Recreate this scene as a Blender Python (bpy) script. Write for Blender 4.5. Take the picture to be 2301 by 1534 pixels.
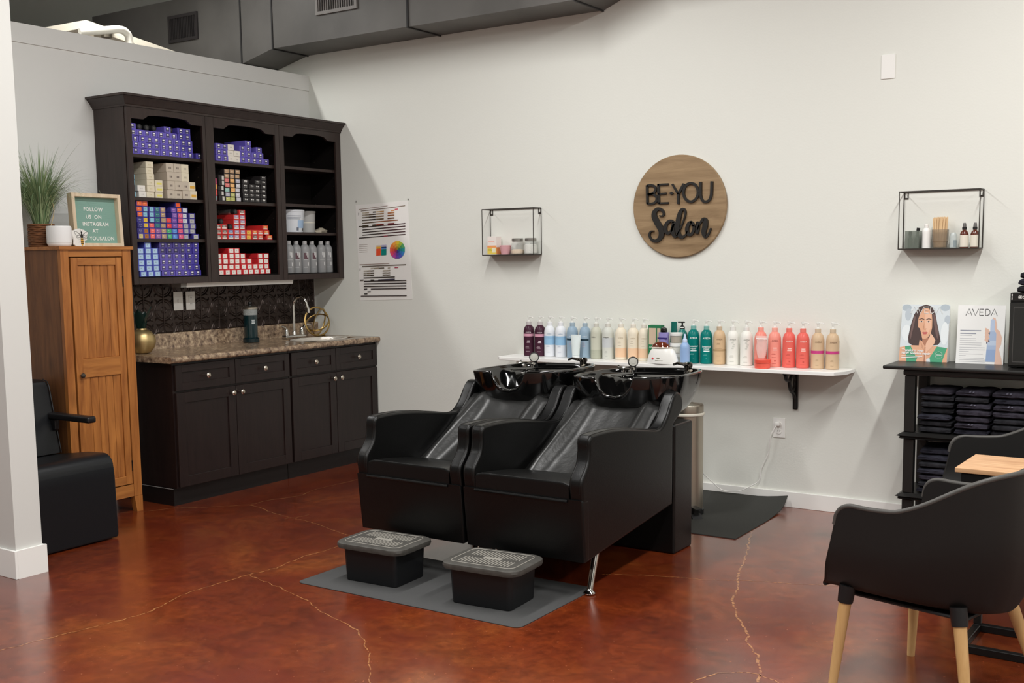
import bpy, bmesh, math, random
from mathutils import Vector, Matrix, noise

for o in list(bpy.data.objects):
    bpy.data.objects.remove(o, do_unlink=True)
SC = bpy.context.scene
COL = SC.collection
PI = math.pi
rnd = random.Random(7)

# ------------------------------------------------------------------ camera
W, H = 2301, 1534
FPX, CX, CY = 2467.35, 1151.49, 851.2
cam_d = bpy.data.cameras.new('camera')
cam = bpy.data.objects.new('camera', cam_d)
COL.objects.link(cam)
cam_d.sensor_fit = 'HORIZONTAL'
cam_d.sensor_width = 36.0
cam_d.lens = 36.0 * FPX / W
cam_d.shift_x = (W / 2 - CX) / W
cam_d.shift_y = (CY - H / 2) / W
cam_d.clip_start = 0.05
yaw, pitch, roll = 0.586565517, 0.109322017, 0.0125276481
cy_, sy_ = math.cos(yaw), math.sin(yaw)
fw = Vector((-sy_ * math.cos(pitch), cy_ * math.cos(pitch), -math.sin(pitch)))
rt = Vector((cy_, sy_, 0.0))
dn = fw.cross(rt)
c_, s_ = math.cos(roll), math.sin(roll)
rt2 = c_ * rt + s_ * dn
dn2 = -s_ * rt + c_ * dn
m3 = Matrix((rt2, -dn2, -fw)).transposed()
cam.matrix_world = Matrix.Translation((5.8756755, -6.14340425, 1.465)) @ m3.to_4x4()
SC.camera = cam

# ------------------------------------------------------------------ world, lamps, exposure
wd = bpy.data.worlds.new('world')
SC.world = wd
wd.use_nodes = True
wd.node_tree.nodes['Background'].inputs[0].default_value = (1.0, 0.97, 0.93, 1)
wd.node_tree.nodes['Background'].inputs[1].default_value = 0.10
SC.view_settings.view_transform = 'Standard'
SC.view_settings.look = 'None'
SC.view_settings.gamma = 1.0
SC.view_settings.use_curve_mapping = False
SC.view_settings.exposure = 0.0
try:
    SC.cycles.use_denoising = True
    SC.cycles.max_bounces = 10
    SC.cycles.diffuse_bounces = 6
    SC.cycles.sample_clamp_indirect = 6.0
except Exception:
    pass


def strip_lamp(x, y0, y1, power, col=(1.0, 0.985, 0.96)):
    """a ceiling strip lamp running towards the back wall"""
    d = bpy.data.lights.new('strip_lamp', 'AREA')
    d.shape = 'RECTANGLE'
    d.size = 0.13
    d.size_y = abs(y1 - y0)
    d.energy = power
    d.color = col
    o = bpy.data.objects.new('strip_lamp', d)
    COL.objects.link(o)
    o.location = (x, (y0 + y1) / 2, 3.66)
    return o


LAMP = 86.0
strip_lamp(-0.36, -3.4, -1.0, LAMP * 0.62)
strip_lamp(-0.36, -6.3, -3.9, LAMP * 0.5)
strip_lamp(2.56, -3.6, -1.2, LAMP * 0.85)
strip_lamp(2.56, -6.8, -4.4, LAMP * 1.0)
strip_lamp(5.38, -3.6, -1.2, LAMP * 1.05)
strip_lamp(5.38, -6.6, -4.2, LAMP * 1.05)
strip_lamp(8.25, -3.6, -1.2, LAMP * 0.8)
strip_lamp(8.25, -7.6, -5.2, LAMP * 0.8)


# ------------------------------------------------------------------ materials
def S(r, g, b):
    def f(c):
        c = c / 255.0
        return c / 12.92 if c <= 0.04045 else ((c + 0.055) / 1.055) ** 2.4
    return (f(r), f(g), f(b), 1.0)


MATS = {}


def mat(name, col, rough=0.5, metal=0.0, spec=0.5, coat=0.0, trans=0.0, ior=1.45, alpha=1.0,
        var=0.0, vscale=8.0, bump=0.0, bscale=60.0, stretch=(1, 1, 1), col2=None, rvar=0.0):
    if name in MATS:
        return MATS[name]
    m = bpy.data.materials.new(name)
    m.use_nodes = True
    nt = m.node_tree
    b = nt.nodes['Principled BSDF']
    b.inputs['Base Color'].default_value = col
    b.inputs['Roughness'].default_value = rough
    b.inputs['Metallic'].default_value = metal
    b.inputs['Specular IOR Level'].default_value = spec
    b.inputs['Coat Weight'].default_value = coat
    b.inputs['Coat Roughness'].default_value = 0.08
    b.inputs['Transmission Weight'].default_value = trans
    b.inputs['IOR'].default_value = ior
    b.inputs['Alpha'].default_value = alpha
    if var > 0 or bump > 0 or col2 is not None or rvar > 0:
        tc = nt.nodes.new('ShaderNodeTexCoord')
        mp = nt.nodes.new('ShaderNodeMapping')
        mp.inputs['Scale'].default_value = stretch
        nt.links.new(tc.outputs['Object'], mp.inputs['Vector'])
        if var > 0 or col2 is not None:
            n = nt.nodes.new('ShaderNodeTexNoise')
            n.inputs['Scale'].default_value = vscale
            n.inputs['Detail'].default_value = 5.0
            nt.links.new(mp.outputs[0], n.inputs['Vector'])
            r = nt.nodes.new('ShaderNodeValToRGB')
            r.color_ramp.elements[0].position = 0.35
            r.color_ramp.elements[1].position = 0.65
            c1 = tuple(c * (1 - var) for c in col[:3]) + (1,)
            c2 = col2 if col2 is not None else tuple(min(1, c * (1 + var)) for c in col[:3]) + (1,)
            r.color_ramp.elements[0].color = c1
            r.color_ramp.elements[1].color = c2
            nt.links.new(n.outputs['Fac'], r.inputs['Fac'])
            nt.links.new(r.outputs[0], b.inputs['Base Color'])
            if rvar > 0:
                mr = nt.nodes.new('ShaderNodeMapRange')
                mr.inputs['To Min'].default_value = max(0.02, rough - rvar)
                mr.inputs['To Max'].default_value = rough + rvar
                nt.links.new(n.outputs['Fac'], mr.inputs['Value'])
                nt.links.new(mr.outputs[0], b.inputs['Roughness'])
        if bump > 0:
            n2 = nt.nodes.new('ShaderNodeTexNoise')
            n2.inputs['Scale'].default_value = bscale
            n2.inputs['Detail'].default_value = 4.0
            nt.links.new(mp.outputs[0], n2.inputs['Vector'])
            bp = nt.nodes.new('ShaderNodeBump')
            bp.inputs['Strength'].default_value = bump
            bp.inputs['Distance'].default_value = 0.01
            nt.links.new(n2.outputs['Fac'], bp.inputs['Height'])
            nt.links.new(bp.outputs[0], b.inputs['Normal'])
    MATS[name] = m
    return m


def wood(name, dark, light, axis='Z', scale=1.0, rough=0.45, knots=0.0, spec=0.4):
    if name in MATS:
        return MATS[name]
    m = bpy.data.materials.new(name)
    m.use_nodes = True
    nt = m.node_tree
    L = nt.links.new
    b = nt.nodes['Principled BSDF']
    b.inputs['Roughness'].default_value = rough
    b.inputs['Specular IOR Level'].default_value = spec
    tc = nt.nodes.new('ShaderNodeTexCoord')
    mp = nt.nodes.new('ShaderNodeMapping')
    st = {'X': (0.9, 9, 9), 'Y': (9, 0.9, 9), 'Z': (9, 9, 0.9)}[axis]
    mp.inputs['Scale'].default_value = tuple(s * scale for s in st)
    L(tc.outputs['Object'], mp.inputs['Vector'])
    n = nt.nodes.new('ShaderNodeTexNoise')
    n.inputs['Scale'].default_value = 2.2
    n.inputs['Detail'].default_value = 7
    n.inputs['Roughness'].default_value = 0.62
    n.inputs['Distortion'].default_value = 0.6
    L(mp.outputs[0], n.inputs['Vector'])
    r = nt.nodes.new('ShaderNodeValToRGB')
    r.color_ramp.elements[0].position = 0.30
    r.color_ramp.elements[1].position = 0.70
    r.color_ramp.elements[0].color = dark
    r.color_ramp.elements[1].color = light
    L(n.outputs['Fac'], r.inputs['Fac'])
    out = r.outputs[0]
    if knots > 0:
        mp2 = nt.nodes.new('ShaderNodeMapping')
        s2 = {'X': (2.2, 6, 6), 'Y': (6, 2.2, 6), 'Z': (6, 6, 2.2)}[axis]
        mp2.inputs['Scale'].default_value = s2
        L(tc.outputs['Object'], mp2.inputs['Vector'])
        v = nt.nodes.new('ShaderNodeTexVoronoi')
        v.inputs['Scale'].default_value = 1.1
        L(mp2.outputs[0], v.inputs['Vector'])
        r2 = nt.nodes.new('ShaderNodeValToRGB')
        r2.color_ramp.elements[0].position = 0.05
        r2.color_ramp.elements[1].position = 0.20
        r2.color_ramp.elements[0].color = (knots, knots, knots, 1)
        r2.color_ramp.elements[1].color = (0, 0, 0, 1)
        L(v.outputs['Distance'], r2.inputs['Fac'])
        mx = nt.nodes.new('ShaderNodeMixRGB')
        L(r2.outputs[0], mx.inputs['Fac'])
        L(out, mx.inputs['Color1'])
        mx.inputs['Color2'].default_value = tuple(c * 0.30 for c in dark[:3]) + (1,)
        out = mx.outputs[0]
    L(out, b.inputs['Base Color'])
    bp = nt.nodes.new('ShaderNodeBump')
    bp.inputs['Strength'].default_value = 0.12
    bp.inputs['Distance'].default_value = 0.004
    L(n.outputs['Fac'], bp.inputs['Height'])
    L(bp.outputs[0], b.inputs['Normal'])
    MATS[name] = m
    return m


# ------------------------------------------------------------------ mesh builder
class MB:
    def __init__(s):
        s.v, s.f, s.m = [], [], []

    def add(s, vs, fs, mi=0, M=None):
        k = len(s.v)
        for p in vs:
            p = Vector(p)
            s.v.append(M @ p if M is not None else p)
        for f in fs:
            s.f.append(tuple(i + k for i in f))
            s.m.append(mi)
        return s

    def box(s, x0, x1, y0, y1, z0, z1, mi=0, M=None):
        vs = [(x0, y0, z0), (x1, y0, z0), (x1, y1, z0), (x0, y1, z0), (x0, y0, z1), (x1, y0, z1), (x1, y1, z1), (x0, y1, z1)]
        fs = [(0, 3, 2, 1), (4, 5, 6, 7), (0, 1, 5, 4), (1, 2, 6, 5), (2, 3, 7, 6), (3, 0, 4, 7)]
        return s.add(vs, fs, mi, M)

    def rbox(s, x0, x1, y0, y1, z0, z1, r=0.005, seg=2, mi=0, M=None):
        bm = bmesh.new()
        bmesh.ops.create_cube(bm, size=1.0)
        for v in bm.verts:
            v.co = Vector(((x0 + x1) / 2 + v.co.x * (x1 - x0), (y0 + y1) / 2 + v.co.y * (y1 - y0), (z0 + z1) / 2 + v.co.z * (z1 - z0)))
        r = min(r, 0.49 * min(x1 - x0, y1 - y0, z1 - z0))
        bmesh.ops.bevel(bm, geom=bm.edges[:], offset=r, segments=seg, profile=0.5, affect='EDGES')
        bm.verts.index_update()
        s.add([v.co.copy() for v in bm.verts], [tuple(v.index for v in f.verts) for f in bm.faces], mi, M)
        bm.free()
        return s

    def prism(s, poly, a, b, axis='x', mi=0, M=None):
        """poly of 2D points extruded from a to b along axis; x:(y,z) y:(x,z) z:(x,y)"""
        def P(p, t):
            return {'x': (t, p[0], p[1]), 'y': (p[0], t, p[1]), 'z': (p[0], p[1], t)}[axis]
        n = len(poly)
        vs = [P(p, a) for p in poly] + [P(p, b) for p in poly]
        fs = [tuple(range(n - 1, -1, -1)), tuple(range(n, 2 * n))]
        fs += [(i, (i + 1) % n, n + (i + 1) % n, n + i) for i in range(n)]
        return s.add(vs, fs, mi, M)

    def rprism(s, poly, a, b, r=0.01, seg=3, axis='x', mi=0, M=None):
        """prism with rounded rims"""
        n = len(poly)
        area = sum(poly[i][0] * poly[(i + 1) % n][1] - poly[(i + 1) % n][0] * poly[i][1] for i in range(n))
        sg = 1 if area > 0 else -1
        nor = []
        for i in range(n):
            p0, p1, p2 = Vector(poly[i - 1]), Vector(poly[i]), Vector(poly[(i + 1) % n])
            e1, e2 = (p1 - p0), (p2 - p1)
            n1 = Vector((e1.y, -e1.x)) * sg
            n2 = Vector((e2.y, -e2.x)) * sg
            if n1.length > 0:
                n1.normalize()
            if n2.length > 0:
                n2.normalize()
            q = n1 + n2
            if q.length < 1e-6:
                q = n1
            q.normalize()
            d = max(0.5, q.dot(n1))
            nor.append(q / d)

        def P(p, t):
            return {'x': (t, p[0], p[1]), 'y': (p[0], t, p[1]), 'z': (p[0], p[1], t)}[axis]
        rings = [(r * 1.35, a)]
        for k in range(seg + 1):
            th = PI / 2 * (1 - k / seg)
            rings.append((r * (1 - math.cos(th)), a + r * (1 - math.sin(th))))
        for k in range(seg + 1):
            th = PI / 2 * k / seg
            rings.append((r * (1 - math.cos(th)), b - r * (1 - math.sin(th))))
        rings.append((r * 1.35, b))
        vs = []
        for ins, t in rings:
            for i in range(n):
                vs.append(P((poly[i][0] - nor[i].x * ins, poly[i][1] - nor[i].y * ins), t))
        fs = [tuple(range(n - 1, -1, -1)), tuple(range((len(rings) - 1) * n, len(rings) * n))]
        for k in range(len(rings) - 1):
            for i in range(n):
                j = (i + 1) % n
                fs.append((k * n + i, k * n + j, (k + 1) * n + j, (k + 1) * n + i))
        return s.add(vs, fs, mi, M)

    def lathe(s, prof, n=24, c=(0, 0, 0), mi=0, M=None, cap0=True, cap1=True, sx=1.0, sy=1.0):
        vs, fs = [], []
        for r, z in prof:
            for i in range(n):
                a = 2 * PI * i / n
                vs.append((c[0] + r * math.cos(a) * sx, c[1] + r * math.sin(a) * sy, c[2] + z))
        for k in range(len(prof) - 1):
            for i in range(n):
                j = (i + 1) % n
                fs.append((k * n + i, k * n + j, (k + 1) * n + j, (k + 1) * n + i))
        if cap0:
            fs.append(tuple(range(n - 1, -1, -1)))
        if cap1:
            k = (len(prof) - 1) * n
            fs.append(tuple(range(k, k + n)))
        return s.add(vs, fs, mi, M)

    def tube(s, pts, r, n=8, mi=0, M=None, closed=False, caps=True, flat=None):
        pts = [Vector(p) for p in pts]
        N = len(pts)
        vs, fs = [], []
        up = None
        for i in range(N):
            if closed:
                t = pts[(i + 1) % N] - pts[i - 1]
            else:
                t = pts[min(i + 1, N - 1)] - pts[max(i - 1, 0)]
            if t.length < 1e-9:
                t = Vector((0, 0, 1))
            t.normalize()
            if up is None:
                up = Vector((0, 0, 1)) if abs(t.z) < 0.9 else Vector((1, 0, 0))
            u = up - t * up.dot(t)
            if u.length < 1e-5:
                u = Vector((1, 0, 0)) - t * t.x
            u.normalize()
            up = u
            w = t.cross(u)
            rr = r[i] if isinstance(r, (list, tuple)) else r
            fl = flat if flat else 1.0
            for k in range(n):
                a = 2 * PI * k / n
                vs.append(pts[i] + u * (rr * math.cos(a)) + w * (rr * fl * math.sin(a)))
        M2 = N if closed else N - 1
        for i in range(M2):
            j = (i + 1) % N
            for k in range(n):
                l = (k + 1) % n
                fs.append((i * n + k, i * n + l, j * n + l, j * n + k))
        if not closed and caps:
            fs.append(tuple(range(n - 1, -1, -1)))
            fs.append(tuple(range((N - 1) * n, N * n)))
        return s.add(vs, fs, mi, M)

    def loft(s, rings, mi=0, M=None, cap0=True, cap1=True, closed=True):
        n = len(rings[0])
        vs = [p for rg in rings for p in rg]
        fs = []
        for k in range(len(rings) - 1):
            for i in range(n if closed else n - 1):
                j = (i + 1) % n
                fs.append((k * n + i, k * n + j, (k + 1) * n + j, (k + 1) * n + i))
        if cap0:
            fs.append(tuple(range(n - 1, -1, -1)))
        if cap1:
            k = (len(rings) - 1) * n
            fs.append(tuple(range(k, k + n)))
        return s.add(vs, fs, mi, M)

    def stroke(s, pts, w, t0, t1, to3, mi=0, smooth=True, sub=6):
        """a drawn stroke of given width(s) with real thickness; to3(u, v, t) gives the 3D point"""
        P, Wd = [], []
        ws = w if isinstance(w, (list, tuple)) else [w] * len(pts)
        if smooth and len(pts) > 2:
            for i in range(len(pts) - 1):
                p0, p1, p2, p3 = pts[max(i - 1, 0)], pts[i], pts[i + 1], pts[min(i + 2, len(pts) - 1)]
                for k in range(sub):
                    t = k / sub
                    q = []
                    for d in (0, 1):
                        q.append(0.5 * (2 * p1[d] + (p2[d] - p0[d]) * t + (2 * p0[d] - 5 * p1[d] + 4 * p2[d] - p3[d]) * t * t + (3 * p1[d] - p0[d] - 3 * p2[d] + p3[d]) * t ** 3))
                    P.append(Vector(q))
                    Wd.append(ws[i] * (1 - t) + ws[i + 1] * t)
            P.append(Vector(pts[-1]))
            Wd.append(ws[-1])
        else:
            P = [Vector(p) for p in pts]
            Wd = list(ws)
        A, B = [], []
        for i in range(len(P)):
            t = P[min(i + 1, len(P) - 1)] - P[max(i - 1, 0)]
            if t.length < 1e-9:
                t = Vector((1, 0))
            t.normalize()
            nn = Vector((-t.y, t.x)) * Wd[i] / 2
            A.append(P[i] + nn)
            B.append(P[i] - nn)
        n = len(P)
        vs = [to3(p.x, p.y, t1) for p in A] + [to3(p.x, p.y, t1) for p in B] + [to3(p.x, p.y, t0) for p in A] + [to3(p.x, p.y, t0) for p in B]
        fs = []
        for i in range(n - 1):
            fs += [(i, n + i, n + i + 1, i + 1), (2 * n + i, 2 * n + i + 1, 3 * n + i + 1, 3 * n + i),
                   (i, i + 1, 2 * n + i + 1, 2 * n + i), (n + i, 3 * n + i, 3 * n + i + 1, n + i + 1)]
        fs += [(0, 2 * n, 3 * n, n), (n - 1, 2 * n - 1, 4 * n - 1, 3 * n - 1)]
        return s.add(vs, fs, mi)

    def poly(s, pts, mi=0):
        return s.add(pts, [tuple(range(len(pts)))], mi)

    def text(s, body, size, M, mi=0, align='CENTER', extrude=0.0, bold=0.0, space=1.0, warp=None):
        cu = bpy.data.curves.new('txt', 'FONT')
        cu.body = body
        cu.size = size
        cu.align_x = align
        cu.extrude = extrude
        cu.offset = bold
        cu.space_character = space
        cu.resolution_u = 3
        ob = bpy.data.objects.new('txt', cu)
        COL.objects.link(ob)
        dg = bpy.context.evaluated_depsgraph_get()
        me = bpy.data.meshes.new_from_object(ob.evaluated_get(dg))
        vs = [v.co.copy() for v in me.vertices]
        fs = [tuple(p.vertices) for p in me.polygons]
        if warp:
            vs = [Vector(warp(v)) for v in vs]
        s.add(vs, fs, mi, M)
        bpy.data.objects.remove(ob, do_unlink=True)
        bpy.data.curves.remove(cu)
        bpy.data.meshes.remove(me)
        return s

    def mesh(s, name, mats, angle=35, fix=True):
        me = bpy.data.meshes.new(name)
        me.from_pydata([tuple(v) for v in s.v], [], s.f)
        for m in (mats if isinstance(mats, (list, tuple)) else [mats]):
            me.materials.append(m)
        for p, mi in zip(me.polygons, s.m):
            p.material_index = mi
            p.use_smooth = True
        if fix:
            bm = bmesh.new()
            bm.from_mesh(me)
            bmesh.ops.recalc_face_normals(bm, faces=bm.faces[:])
            bm.to_mesh(me)
            bm.free()
        me.update()
        try:
            me.set_sharp_from_angle(angle=math.radians(angle))
        except Exception:
            pass
        return me

    def build(s, name, mats, parent=None, loc=(0, 0, 0), rz=0.0, angle=35, fix=True, wn=True):
        o = bpy.data.objects.new(name, s.mesh(name, mats, angle, fix))
        COL.objects.link(o)
        o.location = loc
        o.rotation_euler = (0, 0, rz)
        if parent is not None:
            o.parent = parent
        if wn:
            w = o.modifiers.new('weighted_normals', 'WEIGHTED_NORMAL')
            w.keep_sharp = True
        return o


def thing(name, label, cat, loc=(0, 0, 0), rz=0.0, group=None):
    o = bpy.data.objects.new(name, None)
    COL.objects.link(o)
    o.empty_display_size = 0.05
    o.location = loc
    o.rotation_euler = (0, 0, rz)
    return tag(o, label, cat, group)


def tag(o, label, cat, group=None):
    o['label'] = label
    o['category'] = cat
    if group:
        o['group'] = group
    return o


def struct(o):
    o['kind'] = 'structure'
    return o


def dup(root, loc, rz=None, label=None, group=None):
    r = root.copy()
    COL.objects.link(r)
    r.location = loc
    if rz is not None:
        r.rotation_euler = (0, 0, rz)
    if label:
        r['label'] = label
    if group:
        r['group'] = group
    for ch in list(root.children):
        c = ch.copy()
        COL.objects.link(c)
        c.parent = r
        for g in ch.children:
            d = g.copy()
            COL.objects.link(d)
            d.parent = c
    return r


ORD = ['zeroth', 'first', 'second', 'third', 'fourth', 'fifth', 'sixth', 'seventh', 'eighth', 'ninth', 'tenth', 'eleventh', 'twelfth', 'thirteenth', 'fourteenth']


def rot_z(a):
    return Matrix.Rotation(a, 4, 'Z')


def wallM(x, y, z):
    """text plane on the back wall (faces -Y): local x -> +X, local y -> +Z, local z -> -Y"""
    return Matrix.Translation((x, y, z)) @ Matrix(((1, 0, 0, 0), (0, 0, -1, 0), (0, 1, 0, 0), (0, 0, 0, 1)))


def leftM(x, y, z):
    """text plane facing +X: local x -> +Y, local y -> +Z, local z -> +X"""
    return Matrix.Translation((x, y, z)) @ Matrix(((0, 0, 1, 0), (1, 0, 0, 0), (0, 1, 0, 0), (0, 0, 0, 1)))


def catmull(pts, sub=6, closed=True):
    out = []
    n = len(pts)
    for i in range(n if closed else n - 1):
        if closed:
            p0, p1, p2, p3 = pts[i - 1], pts[i], pts[(i + 1) % n], pts[(i + 2) % n]
        else:
            p0, p1, p2, p3 = pts[max(i - 1, 0)], pts[i], pts[i + 1], pts[min(i + 2, n - 1)]
        for k in range(sub):
            t = k / sub
            out.append(tuple(0.5 * (2 * p1[d] + (p2[d] - p0[d]) * t + (2 * p0[d] - 5 * p1[d] + 4 * p2[d] - p3[d]) * t * t + (3 * p1[d] - p0[d] - 3 * p2[d] + p3[d]) * t ** 3) for d in range(len(p1))))
    if not closed:
        out.append(tuple(pts[-1]))
    return out


# ------------------------------------------------------------------ shared materials
WALL = mat('wall_paint', S(226, 227, 220), rough=0.55, spec=0.25, bump=0.05, bscale=90)
WALLG = mat('partition_paint', S(222, 222, 219), rough=0.5, spec=0.3, bump=0.04, bscale=90)
TRIM = mat('trim_paint', S(236, 235, 231), rough=0.4, spec=0.35)
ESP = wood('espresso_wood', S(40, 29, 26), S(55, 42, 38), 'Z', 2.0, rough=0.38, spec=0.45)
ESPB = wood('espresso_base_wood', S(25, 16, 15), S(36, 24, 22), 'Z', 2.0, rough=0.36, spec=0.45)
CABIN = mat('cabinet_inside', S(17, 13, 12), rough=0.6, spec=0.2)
PINE = wood('honey_pine', S(140, 82, 38), S(190, 124, 62), 'Z', 1.3, rough=0.42, knots=0.55)
PINEX = wood('honey_pine_rail', S(144, 86, 40), S(190, 126, 64), 'Y', 1.3, rough=0.42, knots=0.4)
LEATH = mat('black_leather', S(9, 9, 9), rough=0.33, spec=0.40, bump=0.06, bscale=220)
LEATH2 = mat('soft_leather_sheen', S(29, 29, 28), rough=0.36, spec=0.9, bump=0.10, bscale=45)  # base lightened so the backrests carry the ceiling lamps' sheen
GLOSS = mat('black_porcelain', S(8, 8, 8), rough=0.06, spec=0.6, coat=0.6)
CHROME = mat('chrome', S(215, 213, 208), rough=0.08, metal=1.0)
STEEL = mat('brushed_steel', S(190, 182, 168), rough=0.38, metal=1.0, bump=0.02, bscale=120, stretch=(1, 1, 0.05))
NICKEL = mat('satin_nickel', S(200, 190, 175), rough=0.25, metal=1.0)
BLKPL = mat('black_plastic', S(26, 26, 27), rough=0.42, spec=0.4)
MATTEB = mat('black_paint', S(24, 23, 23), rough=0.38, spec=0.4)
WIRE = mat('dark_wire', S(52, 47, 42), rough=0.45, spec=0.4)
WHITE = mat('white_plastic', S(238, 237, 233), rough=0.35)
CLEARP = mat('clear_plastic', S(240, 242, 242), rough=0.08, trans=0.92, ior=1.25)
RUB = mat('grey_mat_rubber', S(72, 72, 72), rough=0.75, spec=0.25, bump=0.12, bscale=420)
RUBD = mat('dark_mat_rubber', S(60, 60, 57), rough=0.8, spec=0.2, bump=0.1, bscale=420)
BRASS = mat('brass', S(182, 152, 96), rough=0.32, metal=1.0)
OAK = wood('pale_oak', S(186, 146, 92), S(214, 176, 122), 'Z', 1.0, rough=0.5)
# ------------------------------------------------------------------ room shell
def floor_mats():
    m = bpy.data.materials.new('stained_concrete')
    m.use_nodes = True
    nt = m.node_tree
    L = nt.links.new
    b = nt.nodes['Principled BSDF']
    tc = nt.nodes.new('ShaderNodeTexCoord')

    def nz(scale, detail=6, rough=0.6, dist=0.0):
        n = nt.nodes.new('ShaderNodeTexNoise')
        n.inputs['Scale'].default_value = scale
        n.inputs['Detail'].default_value = detail
        n.inputs['Roughness'].default_value = rough
        n.inputs['Distortion'].default_value = dist
        L(tc.outputs['Object'], n.inputs['Vector'])
        return n.outputs['Fac']

    def ramp(f, stops):
        r = nt.nodes.new('ShaderNodeValToRGB')
        e = r.color_ramp.elements
        e[0].position, e[0].color = stops[0]
        e[1].position, e[1].color = stops[-1]
        for p, c in stops[1:-1]:
            x = e.new(p)
            x.color = c
        L(f, r.inputs['Fac'])
        return r.outputs[0]

    def mix(f, a, c, mode='MIX', val=None):
        x = nt.nodes.new('ShaderNodeMixRGB')
        x.blend_type = mode
        if f is None:
            x.inputs[0].default_value = val
        else:
            L(f, x.inputs[0])
        L(a, x.inputs[1])
        if isinstance(c, tuple):
            x.inputs[2].default_value = c
        else:
            L(c, x.inputs[2])
        return x.outputs[0]
    base = ramp(nz(1.1, 8, 0.62, 0.6), [(0.30, S(88, 32, 13)), (0.48, S(128, 53, 22)), (0.58, S(138, 64, 26)), (0.74, S(160, 90, 40))])
    fine = ramp(nz(15.0, 10, 0.78, 0.3), [(0.36, S(170, 160, 156)), (0.64, S(255, 255, 255))])
    c = mix(None, base, fine, 'MULTIPLY', 0.8)
    dark = ramp(nz(4.2, 7, 0.66, 0.8), [(0.34, (0.5, 0.5, 0.5, 1)), (0.54, (0, 0, 0, 1))])
    c = mix(dark, c, mix(None, c, S(150, 118, 122), 'MULTIPLY', 0.85))
    red = ramp(nz(2.6, 4, 0.5, 1.0), [(0.45, (0, 0, 0, 1)), (0.62, (1, 1, 1, 1))])
    c = mix(None, c, mix(red, c, S(100, 34, 18)), 'MIX', 0.55)
    spk = ramp(nz(70.0, 3, 0.5), [(0.68, (0, 0, 0, 1)), (0.76, (0.55, 0.55, 0.55, 1))])
    c = mix(spk, c, S(190, 118, 80))
    L(c, b.inputs['Base Color'])
    r = nt.nodes.new('ShaderNodeMapRange')
    r.inputs['To Min'].default_value = 0.13
    r.inputs['To Max'].default_value = 0.30
    L(nz(3.0, 6, 0.6), r.inputs['Value'])
    L(r.outputs[0], b.inputs['Roughness'])
    b.inputs['Specular IOR Level'].default_value = 0.8
    b.inputs['Coat Weight'].default_value = 0.55
    b.inputs['Coat Roughness'].default_value = 0.24
    b.inputs['Coat IOR'].default_value = 1.5
    bp = nt.nodes.new('ShaderNodeBump')
    bp.inputs['Strength'].default_value = 0.04
    bp.inputs['Distance'].default_value = 0.01
    L(nz(14.0, 4, 0.5), bp.inputs['Height'])
    L(bp.outputs[0], b.inputs['Normal'])
    # crack filler: same sealed surface, yellowish line colour
    m2 = m.copy()
    m2.name = 'concrete_crack'
    n2 = m2.node_tree
    b2 = n2.nodes['Principled BSDF']
    src = b2.inputs['Base Color'].links[0].from_socket
    t2 = [n for n in n2.nodes if n.type == 'TEX_COORD'][0]
    nn = n2.nodes.new('ShaderNodeTexNoise')
    nn.inputs['Scale'].default_value = 55
    n2.links.new(t2.outputs['Object'], nn.inputs['Vector'])
    rr = n2.nodes.new('ShaderNodeValToRGB')
    rr.color_ramp.elements[0].position = 0.38
    rr.color_ramp.elements[1].position = 0.58
    n2.links.new(nn.outputs['Fac'], rr.inputs['Fac'])
    mx = n2.nodes.new('ShaderNodeMixRGB')
    n2.links.new(rr.outputs[0], mx.inputs[0])
    n2.links.new(src, mx.inputs[1])
    mx.inputs[2].default_value = S(172, 118, 72)
    n2.links.new(mx.outputs[0], b2.inputs['Base Color'])
    return m, m2


FM, FC = floor_mats()
b = MB()
b.box(-4.2, 9.6, -10.2, 0.0, -0.10, 0.0, 0)
CRACKS = [(0.006,[(1.965,-3.946),(1.983,-3.851),(2.03,-3.591),(2.085,-3.376),(2.091,-3.228),(2.047,-3.101),(2.016,-2.989),(2.028,-2.811),(2.044,-2.636),(2.072,-2.489),(2.041,-2.287),(2.054,-2.062),(2.064,-1.91)]),(0.004,[(2.054,-2.647),(2.236,-2.687),(2.443,-2.747),(2.553,-2.776),(2.673,-2.842),(2.884,-2.918),(2.995,-2.96),(3.09,-3.033),(3.213,-3.129),(3.32,-3.248),(3.406,-3.352),(3.493,-3.463)]),(0.004,[(0.396,-2.141),(0.504,-2.037),(0.588,-1.88),(0.764,-1.749),(0.911,-1.593),(0.933,-1.423),(1.009,-1.231),(0.95,-1.03),(0.98,-0.711),(0.955,-0.19)]),(0.005,[(0.911,-1.593),(1.017,-1.6),(1.227,-1.677),(1.406,-1.699),(1.578,-1.721),(1.747,-1.777),(1.918,-1.824),(2.218,-1.913)]),(0.004,[(3.418,-1.799),(3.495,-1.75),(3.669,-1.668),(3.887,-1.612),(4.028,-1.546),(4.157,-1.495),(4.336,-1.433),(4.474,-1.387)]),(0.008,[(3.711,-0.531),(3.778,-0.736),(3.93,-1.195),(3.992,-1.435),(4.07,-1.64),(4.124,-1.812),(4.204,-1.981),(4.293,-2.128),(4.364,-2.27),(4.452,-2.391),(4.525,-2.567),(4.594,-2.736)]),(0.005,[(4.33,-2.899),(4.357,-2.735),(4.395,-2.628),(4.457,-2.586),(4.521,-2.569),(4.592,-2.59),(4.709,-2.664)]),(0.003,[(1.376,-1.743),(1.399,-1.692),(1.419,-1.629),(1.423,-1.575)])]
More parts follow.
